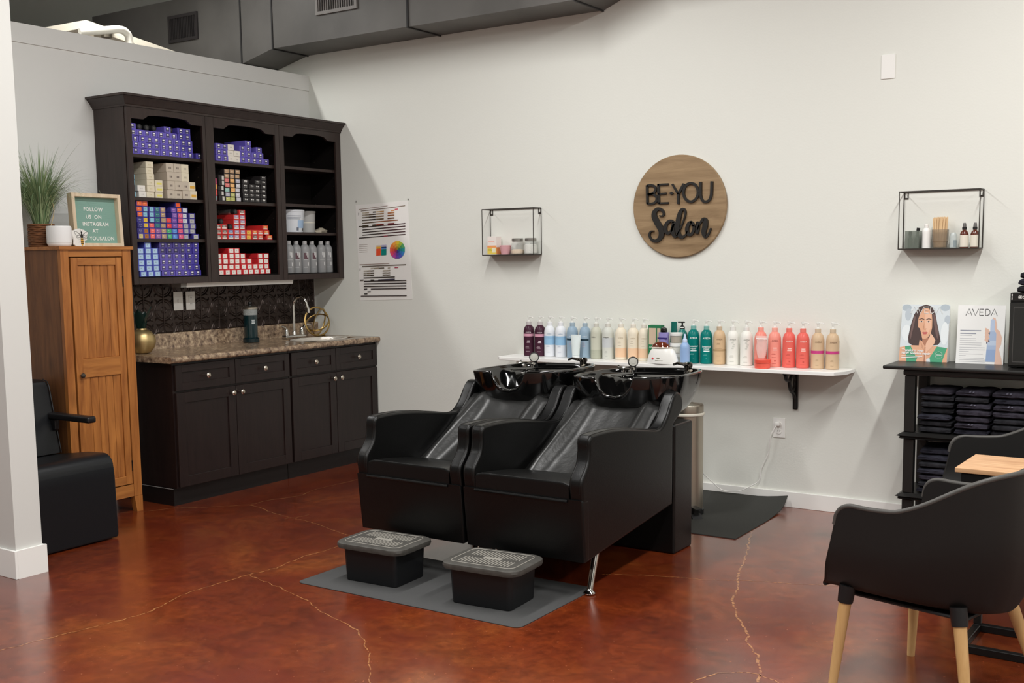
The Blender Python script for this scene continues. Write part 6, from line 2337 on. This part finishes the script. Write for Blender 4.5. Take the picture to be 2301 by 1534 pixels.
TWM = mat('towel_navy', S(58, 58, 68), rough=0.95, spec=0.05, var=0.3, vscale=30, bump=0.9, bscale=420)
TWM2 = mat('towel_charcoal', S(52, 52, 56), rough=0.95, spec=0.05, var=0.3, vscale=30, bump=0.9, bscale=420)
TWM3 = mat('towel_plum', S(62, 59, 68), rough=0.95, spec=0.05, var=0.3, vscale=30, bump=0.9, bscale=420)
TWL = mat('towel_stripe', S(96, 94, 106), rough=0.95, spec=0.05)


def towel_mesh(seed, h, m_, stripes):
    b = MB()
    w2, d2 = 0.078, 0.128
    for lay, (za, zb) in enumerate(((0.0, h),)):
        rings = []
        NX = 18
        for i in range(NX + 1):
            u = i / NX
            x = -w2 + 2 * w2 * u
            en = 1.0 - 0.35 * max(0, abs(2 * u - 1) - 0.86) / 0.14
            off = 0.009 * noise.noise(Vector((x * 16, seed * 5.1 + lay * 3, 0.0)))
            ring = []
            zc, hz = (za + zb) / 2, (zb - za) / 2 * en
            for q in range(20):
                a = 2 * PI * q / 20
                ca, sa = math.cos(a), math.sin(a)
                yy = d2 * (abs(ca) ** 0.22) * (1 if ca > 0 else -1)
                zz = hz * (abs(sa) ** 0.8) * (1 if sa > 0 else -1)
                if q in (0, 10):
                    yy *= 0.965
                fr = 0.004 * noise.noise(Vector((x * 30, q, seed * 2.7 + lay)))
                ring.append((x + 0.005 * noise.noise(Vector((yy * 20, zz * 90, seed * 1.3))), yy + fr + 0.006 * lay * math.sin(seed * 3 + lay), max(0.0004, zc + zz + off * (0.5 if lay == 0 else 1.0) * (zz + zc) / h)))
            rings.append(ring)
        b.loft(rings, 0)
    if stripes:
        for x in (-0.008, 0.008):
            vs = []
            for q in range(7):
                zz = h * (0.56 + 0.38 * q / 6)
                a = (q / 6 - 0.5) * PI
                yy = -d2 * math.cos(a * 0.75) ** 0.3 - 0.0045
                vs += [(x - 0.004, yy, zz), (x + 0.004, yy, zz)]
            b.add(vs, [(2 * q, 2 * q + 1, 2 * q + 3, 2 * q + 2) for q in range(6)], 1)
    return b.mesh('folded_towel', [m_, TWL], angle=70, fix=True)


TW = {}
for k, (h, m_, st) in enumerate(((0.0315, TWM, 0), (0.0315, TWM2, 0), (0.0315, TWM3, 0), (0.0315, TWM, 1), (0.0315, TWM3, 1))):
    TW[k] = towel_mesh(k + 1, h, m_, st)


def towel_stack(x, z, kinds, where, y=-0.205, sc=1.0, step=0.0328):
    n = len(kinds)
    for i, k in enumerate(kinds):
        o = bpy.data.objects.new('folded_towel', TW[k])
        COL.objects.link(o)
        o.location = (x + rnd.uniform(-0.005, 0.005), y + rnd.uniform(-0.014, 0.010), z + i * step + 0.0005)
        o.rotation_euler = (0, 0, rnd.uniform(-0.05, 0.05))
        o.scale = (sc, 1, 1)
        pos = 'top' if i == n - 1 else ('bottom' if i == 0 else ORD[n - i] + ' from top')
        tag(o, 'folded dark towel, %s of the %s' % (pos, where), 'towel', 'folded dark towels on the black rack')


towel_stack(4.600, 0.5485, [1, 1, 0, 1, 1, 1, 2], 'left stack on the rack upper shelf')
towel_stack(4.775, 0.5485, [0, 4, 2, 2, 4, 1, 4], 'middle stack on the rack upper shelf')
towel_stack(4.950, 0.5485, [1, 1, 1, 2, 4, 0, 4], 'right stack on the rack upper shelf')
towel_stack(4.600, 0.2305, [0, 1, 2, 0, 1, 0, 0], 'stack on the rack lower shelf', step=0.0342)

# towel warmer and its towels
t = thing('towel_warmer', 'black glass fronted towel warmer standing at the right end of the black rack', 'towel warmer', (5.10, -0.15, 0.8935))
ox, oy = 5.10, -0.15
b = MB()
b.rbox(4.92 - ox, 5.30 - ox, -0.245 - oy, -0.02 - oy, 0.004, 0.372, 0.004, 2)
for x in (4.95, 5.27):
    for y in (-0.22, -0.05):
        b.lathe([(0.012, 0), (0.012, 0.005)], 12, (x - ox, y - oy, 0))
b.build('warmer_body', mat('warmer_black', S(26, 25, 25), rough=0.3, spec=0.5), t)
b = MB()
b.rbox(4.922 - ox, 5.298 - ox, -0.262 - oy, -0.246 - oy, 0.012, 0.325, 0.003, 1)
b.build('door', mat('warmer_glass', S(20, 20, 20), rough=0.05, spec=0.6, coat=0.5), t)
b = MB()
for q in ((4.94, 5.28, 0.03, 0.034), (4.94, 5.28, 0.300, 0.304), (4.94, 4.943, 0.034, 0.300)):
    b.box(q[0] - ox, q[1] - ox, -0.2626 - oy, -0.2622 - oy, q[2], q[3])
b.build('door_trim', mat('warmer_trim', S(70, 68, 66), rough=0.4), t)
b = MB()
b.rbox(4.922 - ox, 5.298 - ox, -0.256 - oy, -0.246 - oy, 0.332, 0.371, 0.002, 1)
b.build('control_band', mat('warmer_black', S(26, 25, 25)), t)
b = MB()
M_ = wallM(4.967 - ox, -0.2562 - oy, 0.3505)
b.tube([M_ @ Vector((0.0085 * math.cos(2 * PI * i / 20), 0.0085 * math.sin(2 * PI * i / 20), 0.0003)) for i in range(20)], 0.0012, 5, closed=True)
b.lathe([(0.0055, 0), (0.0055, 0.0006)], 16, (0, 0, 0), 0, M_)
b.text('Sel', 0.020, wallM(4.980 - ox, -0.2565 - oy, 0.344), 0, 'LEFT', 0.0002, 0.0003)
b.text('AVEDA', 0.008, wallM(4.931 - ox, -0.2565 - oy, 0.352) @ Matrix.Rotation(PI / 2, 4, 'Z'), 0, 'CENTER', 0.0002, 0.0002) if False else None
for i in range(5):
    b.box(4.927 - ox, 4.932 - ox, -0.2566 - oy, -0.2562 - oy, 0.338 + i * 0.006, 0.342 + i * 0.006)
b.build('printed_logo', mat('logo_white', S(206, 204, 200), rough=0.4), t)
for i, k in enumerate((1, 0, 1)):
    o = bpy.data.objects.new('folded_towel', TW[k])
    COL.objects.link(o)
    o.location = (5.035 + 0.006 * i, -0.16, 0.8935 + 0.3725 + i * 0.0345)
    o.scale = (1.08, 0.75, 1.08)
    tag(o, 'folded dark towel, %s of the three on the towel warmer' % ('bottom', 'middle', 'top')[i], 'towel', 'folded towels on the warmer')

# ------------------------------------------------------------------ advertising cards on the rack
def card(name, lab, xc, w, h, yb2, lean, depth):
    t = thing(name, lab, 'display card', (xc, yb2, 0.8935))
    b = MB()
    b.prism([(0, 0), (lean, h), (lean + 0.003, h), (depth, 0)], -w / 2, w / 2, 'x')
    b.build('card_board', mat('card_white', S(238, 238, 236), rough=0.4), t)
    return t


def cardf(w, h, lean):
    def f(px, py, tt=0.0004):
        """px, py in 0..1 from the top left"""
        z = h * (1 - py)
        return ((px - 0.5) * w, lean * (1 - py) - tt, z)
    return f


t = card('portrait_card', 'standing advert card with a portrait of a dark bobbed woman in green', 4.477, 0.244, 0.300, -0.10, 0.045, 0.07)
F_ = cardf(0.244, 0.300, 0.045)
it = []
bgc = (214, 222, 226)
it.append((bgc, [(0, 0), (1, 0), (1, 1), (0, 1)]))


def blob(cx_, cy2, rx, ry, n=16, rot=0.0, a0=0.0, a1=2 * PI):
    return [(cx_ + rx * math.cos(a0 + (a1 - a0) * i / n) * math.cos(rot) - ry * math.sin(a0 + (a1 - a0) * i / n) * math.sin(rot), cy2 + rx * math.cos(a0 + (a1 - a0) * i / n) * math.sin(rot) + ry * math.sin(a0 + (a1 - a0) * i / n) * math.cos(rot)) for i in range(n)]


for cx_, cy2, rx, ry, c in ((0.1, 0.06, 0.10, 0.06, (176, 188, 196)), (0.14, 0.18, 0.07, 0.11, (186, 196, 204)), (0.9, 0.05, 0.10, 0.06, (178, 190, 198)), (0.96, 0.26, 0.06, 0.08, (184, 194, 202)), (0.12, 0.5, 0.1, 0.14, (228, 234, 236)), (0.92, 0.5, 0.08, 0.2, (230, 236, 238))):
    it.append((c, blob(cx_, cy2, rx, ry)))
skin, skd, skl = (222, 170, 138), (176, 122, 96), (232, 186, 158)
it.append((skin, [(0.0, 0.76), (0.12, 0.74), (0.2, 1.0), (0.0, 1.0)]))
it.append(((76, 160, 122), [(0.11, 0.74), (0.30, 0.72), (0.42, 0.80), (0.40, 1.0), (0.16, 1.0)]))
it.append((skin, [(0.22, 0.72), (0.80, 0.72), (0.72, 0.9), (0.5, 0.98), (0.34, 0.9)]))
it.append(((76, 160, 122), [(0.78, 0.73), (0.99, 0.75), (0.90, 1.0), (0.66, 1.0), (0.64, 0.93)]))
it.append((skin, [(0.99, 0.75), (1.0, 0.76), (1.0, 1.0), (0.90, 1.0)]))
hair, hairl = (74, 56, 54), (112, 88, 84)
it.append((hair, [(0.36, 0.04), (0.5, 0.0), (0.62, 0.03), (0.70, 0.14), (0.76, 0.34), (0.83, 0.56), (0.85, 0.64), (0.80, 0.70), (0.70, 0.71), (0.45, 0.72), (0.26, 0.72), (0.18, 0.68), (0.165, 0.58), (0.20, 0.38), (0.26, 0.18)]))
it.append((hairl, [(0.66, 0.16), (0.71, 0.20), (0.80, 0.52), (0.78, 0.60), (0.74, 0.52), (0.69, 0.34)]))
it.append((hairl, [(0.27, 0.20), (0.30, 0.22), (0.26, 0.42), (0.22, 0.62), (0.20, 0.56), (0.225, 0.36)]))
it.append((skd, [(0.44, 0.58), (0.62, 0.58), (0.62, 0.72), (0.46, 0.72)]))
it.append((skin, [(0.47, 0.06), (0.57, 0.07), (0.63, 0.15), (0.65, 0.27), (0.655, 0.40), (0.635, 0.50), (0.58, 0.575), (0.52, 0.605), (0.45, 0.59), (0.39, 0.50), (0.36, 0.38), (0.355, 0.26), (0.39, 0.14)]))
it.append((skl, [(0.50, 0.12), (0.60, 0.16), (0.63, 0.28), (0.63, 0.40), (0.57, 0.52), (0.52, 0.42), (0.50, 0.30)]))
it.append((hair, [(0.36, 0.40), (0.40, 0.42), (0.44, 0.52), (0.47, 0.62), (0.44, 0.72), (0.34, 0.72), (0.32, 0.5)]))
for ex in (0.425, 0.575):
    it.append(((92, 66, 58), [(ex - 0.06, 0.262), (ex, 0.238), (ex + 0.06, 0.255), (ex + 0.055, 0.268), (ex, 0.254), (ex - 0.055, 0.274)]))
    it.append(((240, 232, 226), blob(ex, 0.300, 0.036, 0.013)))
    it.append(((54, 38, 34), blob(ex, 0.299, 0.014, 0.014, 10)))
    it.append(((60, 42, 38), [(ex - 0.042, 0.298), (ex, 0.284), (ex + 0.042, 0.296), (ex, 0.290)]))
it.append((skd, [(0.485, 0.30), (0.475, 0.40), (0.49, 0.425), (0.485, 0.37)]))
it.append((skd, [(0.475, 0.418), (0.505, 0.432), (0.54, 0.418), (0.53, 0.436), (0.485, 0.438)]))
it.append(((196, 104, 98), [(0.45, 0.492), (0.49, 0.478), (0.51, 0.484), (0.535, 0.477), (0.575, 0.488), (0.54, 0.520), (0.49, 0.524)]))
it.append(((136, 66, 64), [(0.455, 0.493), (0.51, 0.498), (0.57, 0.489), (0.51, 0.503)]))
# hands under the chin
it.append((skl, [(0.63, 0.50), (0.68, 0.54), (0.74, 0.62), (0.72, 0.68), (0.66, 0.76), (0.56, 0.84), (0.58, 1.0), (0.72, 1.0), (0.60, 1.0), (0.44, 1.0), (0.53, 0.78), (0.56, 0.66), (0.62, 0.58)][:8] + [(0.56, 1.0), (0.53, 0.80), (0.55, 0.68), (0.61, 0.58)]))
it.append((skin, [(0.41, 0.62), (0.46, 0.64), (0.52, 0.72), (0.54, 0.82), (0.52, 1.0), (0.36, 1.0), (0.42, 0.84), (0.40, 0.72)]))
it.append((skd, [(0.525, 0.74), (0.545, 0.74), (0.55, 1.0), (0.52, 1.0)]))
for k in range(3):
    it.append((skd, [(0.43 + 0.025 * k, 0.65 + 0.03 * k), (0.436 + 0.025 * k, 0.65 + 0.03 * k), (0.47 + 0.022 * k, 0.76 + 0.02 * k), (0.464 + 0.022 * k, 0.76 + 0.02 * k)]))
b = MB()
cl = []
for i, (c, pts) in enumerate(it):
    if c not in cl:
        cl.append(c)
    b.poly([F_(p[0], p[1], 0.0003 + 0.00003 * i) for p in pts], cl.index(c))
nW = len(cl)
cl.append((244, 244, 242))
TX = Matrix.Rotation(-math.atan2(0.045, 0.298), 4, 'X')
for body, px, py, sz, al, bd in (('Transform your', 0.05, 0.825, 0.0175, 'LEFT', 0.0007), ('NEW botanical repair', 0.05, 0.875, 0.0165, 'LEFT', 0.0007), ('VEGAN', 0.83, 0.885, 0.0085, 'CENTER', 0.0002)):
    p = F_(px, py, 0.003)
    b.text(body, sz, wallM(*p), nW, al, 0, bd)
for pts in ([(0.19, 0.155), (0.265, 0.035), (0.335, 0.155)], [(0.325, 0.035), (0.395, 0.155), (0.465, 0.035)], [(0.565, 0.04), (0.48, 0.04), (0.48, 0.15), (0.565, 0.15)], [(0.48, 0.095), (0.55, 0.095)],
            [(0.60, 0.04), (0.60, 0.15), (0.645, 0.15), (0.685, 0.125), (0.695, 0.095), (0.685, 0.065), (0.645, 0.04), (0.60, 0.04)], [(0.715, 0.155), (0.785, 0.035), (0.855, 0.155)]):
    b.stroke(pts, 0.016, 0, 0, lambda u, v, tt: F_(u, v, 0.003), nW, smooth=False)
p0 = Vector(F_(0.83, 0.877, 0.0028))
b.tube([(p0.x + 0.018 * math.cos(2 * PI * i / 24), p0.y, p0.z + 0.018 * math.sin(2 * PI * i / 24)) for i in range(24)], 0.0006, 4, nW, closed=True)
for k, (wl_, py) in enumerate(((0.44, 0.905), (0.38, 0.93))):
    b.poly([F_(0.05, py, 0.003), F_(0.05 + wl_, py, 0.003), F_(0.05 + wl_, py + 0.012, 0.003), F_(0.05, py + 0.012, 0.003)], nW)
b.build('printed_portrait', [pcol(c) for c in cl], t, fix=False)

t = card('product_card', 'standing white advert card showing a hand spraying a blue bottle', 4.759, 0.228, 0.300, -0.105, 0.04, 0.07)
t.rotation_euler = (0, 0, 0.06)
F_ = cardf(0.228, 0.300, 0.04)
it = []
for k, (py, wl_, hh) in enumerate(((0.425, 0.44, 0.018), (0.475, 0.34, 0.018), (0.515, 0.26, 0.008), (0.565, 0.34, 0.008), (0.60, 0.35, 0.008), (0.64, 0.46, 0.008), (0.675, 0.46, 0.008), (0.72, 0.54, 0.008), (0.755, 0.55, 0.008), (0.79, 0.2, 0.008), (0.83, 0.5, 0.008), (0.86, 0.14, 0.008), (0.90, 0.52, 0.008), (0.93, 0.56, 0.008), (0.96, 0.55, 0.008))):
    c = (150, 154, 166) if k < 2 else (190, 190, 194)
    it.append((c, [(0.07, py), (0.07 + wl_, py), (0.07 + wl_, py + hh), (0.07, py + hh)]))
it.append(((168, 186, 214), [(0.655, 0.47), (0.68, 0.44), (0.80, 0.44), (0.83, 0.47), (0.835, 0.96), (0.63, 0.96)]))
it.append(((148, 170, 206), [(0.64, 0.75), (0.835, 0.75), (0.835, 0.96), (0.63, 0.96)]))
it.append(((190, 204, 224), [(0.66, 0.60), (0.83, 0.60), (0.83, 0.68), (0.66, 0.68)]))
it.append(((186, 200, 224), [(0.70, 0.25), (0.74, 0.225), (0.79, 0.25), (0.80, 0.44), (0.70, 0.44)]))
it.append(((226, 190, 172), [(0.74, 0.20), (0.80, 0.22), (0.83, 0.30), (0.84, 0.40), (0.90, 0.44), (0.95, 0.54), (0.94, 0.66), (0.90, 0.74), (0.96, 0.90), (0.98, 1.0), (0.82, 1.0), (0.835, 0.70), (0.83, 0.48), (0.79, 0.40), (0.79, 0.26), (0.75, 0.225)]))
for k in range(4):
    py = 0.40 + 0.055 * k
    it.append(((224, 186, 166), [(0.60, py - 0.02), (0.67, py + 0.01), (0.70, py + 0.05), (0.66, py + 0.07), (0.59, py + 0.03)]))
it.append(((70, 72, 100), [(0.66, 0.47), (0.70, 0.455), (0.69, 0.50)]))
it.append(((70, 72, 100), [(0.665, 0.58), (0.705, 0.62), (0.67, 0.625)]))
it.append(((60, 60, 84), [(0.63, 0.62), (0.65, 0.62), (0.65, 0.65), (0.63, 0.65)]))
b = MB()
cl = []
for i, (c, pts) in enumerate(it):
    if c not in cl:
        cl.append(c)
    b.poly([F_(p[0], p[1], 0.0003 + 0.00003 * i) for p in pts], cl.index(c))
nW = len(cl)
cl.append((84, 84, 86))
z0_ = F_(0.5, 0.175, 0.0012)


def thin(px, py, tt=0):
    q = F_(px, py, 0.0012)
    return q


for pts in ([(0.17, 0.175), (0.235, 0.06), (0.30, 0.175)], [(0.305, 0.06), (0.37, 0.175), (0.435, 0.06)], [(0.545, 0.065), (0.46, 0.065), (0.46, 0.17), (0.545, 0.17)], [(0.46, 0.115), (0.53, 0.115)],
            [(0.585, 0.065), (0.585, 0.17), (0.63, 0.17), (0.67, 0.148), (0.68, 0.117), (0.67, 0.088), (0.63, 0.065), (0.585, 0.065)], [(0.70, 0.175), (0.765, 0.06), (0.83, 0.175)]):
    b.stroke(pts, 0.011, 0, 0, lambda u, v, tt: F_(u, v, 0.0012), nW, smooth=False)
for cx_ in (0.235, 0.765):
    b.poly([F_(cx_ + 0.009 * math.cos(2 * PI * i / 10), 0.145 + 0.007 * math.sin(2 * PI * i / 10), 0.0012) for i in range(10)], nW)
cl.append((150, 154, 166))
b.build('printed_advert', [pcol(c) for c in cl], t, fix=False)

# ------------------------------------------------------------------ black upholstered chair behind the divider
t = thing('waiting_chair', 'black upholstered box armchair partly hidden behind the white wall end', 'chair', (0.45, -2.765, 0.0))
ox, oy = 0.45, -2.765
ya, yb2 = -3.03 - oy, -2.507 - oy
CHB = mat('chair_blue_black', S(19, 21, 24), rough=0.38, spec=0.45, bump=0.05, bscale=200)
b = MB()
prof = [(0.06 - ox, 0.008), (0.905 - ox, 0.008), (0.912 - ox, 0.02), (0.905 - ox, 0.34), (0.900 - ox, 0.385)]
for k in range(7):
    a = k / 6 * PI / 2
    prof.append((0.828 - ox + 0.070 * math.cos(a), 0.388 + 0.070 * math.sin(a)))
prof += [(0.70 - ox, 0.452), (0.50 - ox, 0.425), (0.38 - ox, 0.41), (0.06 - ox, 0.40)]
b.rprism(prof, ya, yb2, 0.012, 3, 'y')
b.build('seat_box', CHB, t)
b = MB()
prof = [(0.20 - ox, 0.412), (0.442 - ox, 0.424), (0.435 - ox, 0.46), (0.362 - ox, 0.79), (0.345 - ox, 0.815), (0.31 - ox, 0.826), (0.20 - ox, 0.826), (0.185 - ox, 0.81)]
b.rprism(prof, ya + 0.012, yb2 - 0.002, 0.015, 3, 'y')
b.tube([(p[0], yb2 - 0.004, p[1]) for p in prof[1:6]], 0.0035, 6)
b.build('backrest', CHB, t)
for y in (yb2 - 0.018, ya + 0.018):
    b = MB()
    b.rbox(0.36 - ox, 0.755 - ox, y - 0.028, y + 0.028, 0.612, 0.648, 0.012, 3)
    b.rbox(0.36 - ox, 0.44 - ox, y - 0.016, y + 0.016, 0.55, 0.613, 0.01, 2)
    b.build('arm', mat('arm_black', S(24, 22, 24), rough=0.4), t)

# ------------------------------------------------------------------ shell armchairs and narrow table at right
SHELL = mat('shell_black', S(25, 24, 23), rough=0.55, spec=0.35, bump=0.03, bscale=500)
SHRIM = mat('shell_rim_highlight', S(72, 70, 67), rough=0.45, spec=0.4)  # shell black lightened: the highlight along the rim is painted in


def shell_chair(loc, rz, lab, legs):
    t = thing('shell_armchair', lab, 'armchair', loc, rz, 'black shell armchairs')
    NA, NV_ = 84, 16

    def rim(a):
        s = math.sin(a)
        y = -0.055 + 0.505 * max(0.0, s) ** 0.75
        z = 0.664 - 0.008 * math.sin(min(1, max(0, y + 0.05) / 0.25) * PI)
        k = min(1.0, max(0.0, (y - 0.14) / 0.33))
        z += 0.135 * k * k * (3 - 2 * k)
        e = a if a < PI / 2 else PI - a
        u = min(1.0, max(0.0, (y + 0.055) / 0.075))
        z -= 0.075 * (1 - math.sqrt(max(0.0, 1 - (1 - u) ** 2)))
        return z
    rows = []
    for j in range(NV_ + 1):
        v = j / NV_
        row = []
        for i in range(NA + 1):
            a = PI * (i / NA - 0.93 * math.sin(2 * PI * i / NA) / (2 * PI))
            ca, sa = math.cos(a), max(0.0, math.sin(a))
            zr = rim(a)
            if v < 0.28:            # seat pan
                q = v / 0.28
                hw = 0.228 * q
                x = hw * abs(ca) ** 0.55 * (1 if ca >= 0 else -1)
                D = 0.40
                y = -0.145 + (D + 0.145) * sa ** 0.75
                z = 0.338 + 0.012 * q ** 3 + 0.018 * (1 - sa) * 0.6
            else:
                q = (v - 0.28) / 0.72
                zb = 0.350 + 0.018 * (1 - sa) * 0.6
                g = math.sin(min(1, q * 1.6) * PI / 2)
                hw = 0.228 + (0.300 - 0.228) * g
                D = 0.40 + 0.055 * g
                fy = -0.145 + 0.090 * q ** 0.55
                x = hw * abs(ca) ** 0.55 * (1 if ca >= 0 else -1)
                y = fy + (D - fy) * sa ** 0.75
                z = zb + (zr - zb) * (q ** 1.15)
            row.append((x, y, z))
        rows.append(row)
    b = MB()
    b.loft(rows, cap0=False, cap1=False, closed=False)
    # inner skin
    rows2 = []
    for j, row in enumerate(rows):
        v = j / NV_
        r2 = []
        for i, p in enumerate(row):
            a = PI * (i / NA - 0.93 * math.sin(2 * PI * i / NA) / (2 * PI))
            n_ = Vector((math.cos(a), math.sin(a) * 0.9, 0))
            k = min(1.0, max(0.0, (v - 0.2) / 0.2))
            th = 0.016
            r2.append((p[0] - n_.x * th * k, p[1] - n_.y * th * k + (0.004 if i in (0, NA) else 0) * k, p[2] + th * (1 - k)))
        rows2.append(r2)
    b.loft(rows2, cap0=False, cap1=False, closed=False)
    # close the front edges and the rim
    for i in (0, NA):
        vs = [rows[j][i] for j in range(NV_ + 1)] + [rows2[j][i] for j in range(NV_ + 1)]
        b.add(vs, [(j, j + 1, NV_ + 2 + j, NV_ + 1 + j) for j in range(NV_)])
    b.add(rows[NV_] + rows2[NV_], [(i, i + 1, NA + 2 + i, NA + 1 + i) for i in range(NA)], 1)
    vs = rows[0][0:1]
    b.tube([(p[0] * 0.978, p[1] - 0.005 * min(1, i / 6, (NA - i) / 6), p[2] + 0.001) for i, p in enumerate(rows[NV_])], 0.0085, 8, 1)
    sh = b.build('shell', [SHELL, SHRIM], t, angle=60, fix=False)
    # front lip of the seat
    MB().tube([(-0.210, -0.138, 0.358), (-0.12, -0.140, 0.352), (0.0, -0.141, 0.349), (0.12, -0.140, 0.352), (0.210, -0.138, 0.358)], 0.009, 8).build('seat_lip', SHELL, t)
    b = MB()
    b.rbox(-0.18, 0.18, -0.09, 0.34, 0.326, 0.340, 0.008, 2)
    b.build('under_frame', BLKPL, t)
    for (tx, ty, tz, fx_, fy_) in legs:
        d = Vector((fx_ - tx, fy_ - ty, -tz))
        lg = MB()
        top = Vector((tx, ty, tz))
        lg.tube([top, top + d * 0.5, top + d], [0.0205, 0.0175, 0.0135], 18)
        lo = lg.build('leg', OAK, t)
        sk = MB()
        dn_ = d.normalized()
        sk.tube([top - dn_ * 0.055, top - dn_ * 0.01, top + dn_ * 0.004], [0.027, 0.0255, 0.0245], 18)
        sk.build('leg_socket', BLKPL, lo)
        MB().lathe([(0.013, 0), (0.013, 0.004)], 14, (fx_, fy_, 0)).build('foot_pad', BLKPL, lo)
    return t


LEGS = [(0.235, -0.045, 0.322, 0.262, -0.075), (-0.235, -0.045, 0.322, -0.262, -0.070), (0.190, 0.325, 0.318, 0.235, 0.385), (-0.130, 0.345, 0.318, -0.155, 0.46)]
shell_chair((4.93, -2.37, 0.0), math.atan2(-0.97, -0.25), 'nearest black shell armchair with pale oak legs at the lower right', LEGS)
shell_chair((4.985, -1.325, 0.0), math.atan2(-0.93, 0.36), 'black shell armchair beyond the narrow wood topped table', LEGS)

t = thing('narrow_table', 'narrow table with light butcher block top and black steel frame between the armchairs', 'table', (5.36, -1.83, 0.0), -0.03)
b = MB()
b.rbox(-0.32, 0.42, -0.16, 0.16, 0.672, 0.690, 0.003, 2)
b.build('table_top', wood('butcher_block', S(176, 130, 92), S(214, 172, 130), 'X', 2.0, rough=0.45), t)
b = MB()
b.rbox(-0.30, 0.40, -0.15, -0.12, 0.635, 0.6715, 0.003, 1)
b.rbox(-0.30, 0.40, 0.12, 0.15, 0.635, 0.6715, 0.003, 1)
b.rbox(-0.30, -0.27, -0.12, 0.12, 0.635, 0.6715, 0.003, 1)
b.build('top_frame', MATTEB, t)
for x in (-0.285, 0.385):
    for y in (-0.135, 0.135):
        b = MB()
        b.rbox(x - 0.014, x + 0.014, y - 0.014, y + 0.014, 0.0285, 0.634, 0.002, 1)
        b.build('leg', MATTEB, t)
for y in (-0.135, 0.135):
    b = MB()
    b.rbox(-0.30, 0.40, y - 0.015, y + 0.015, 0.0, 0.028, 0.002, 1)
    b.build('base_bar', MATTEB, t)
b = MB()
b.rbox(-0.299, -0.271, -0.119, 0.119, 0.0, 0.0275, 0.002, 1)
b.build('base_bar', MATTEB, t)
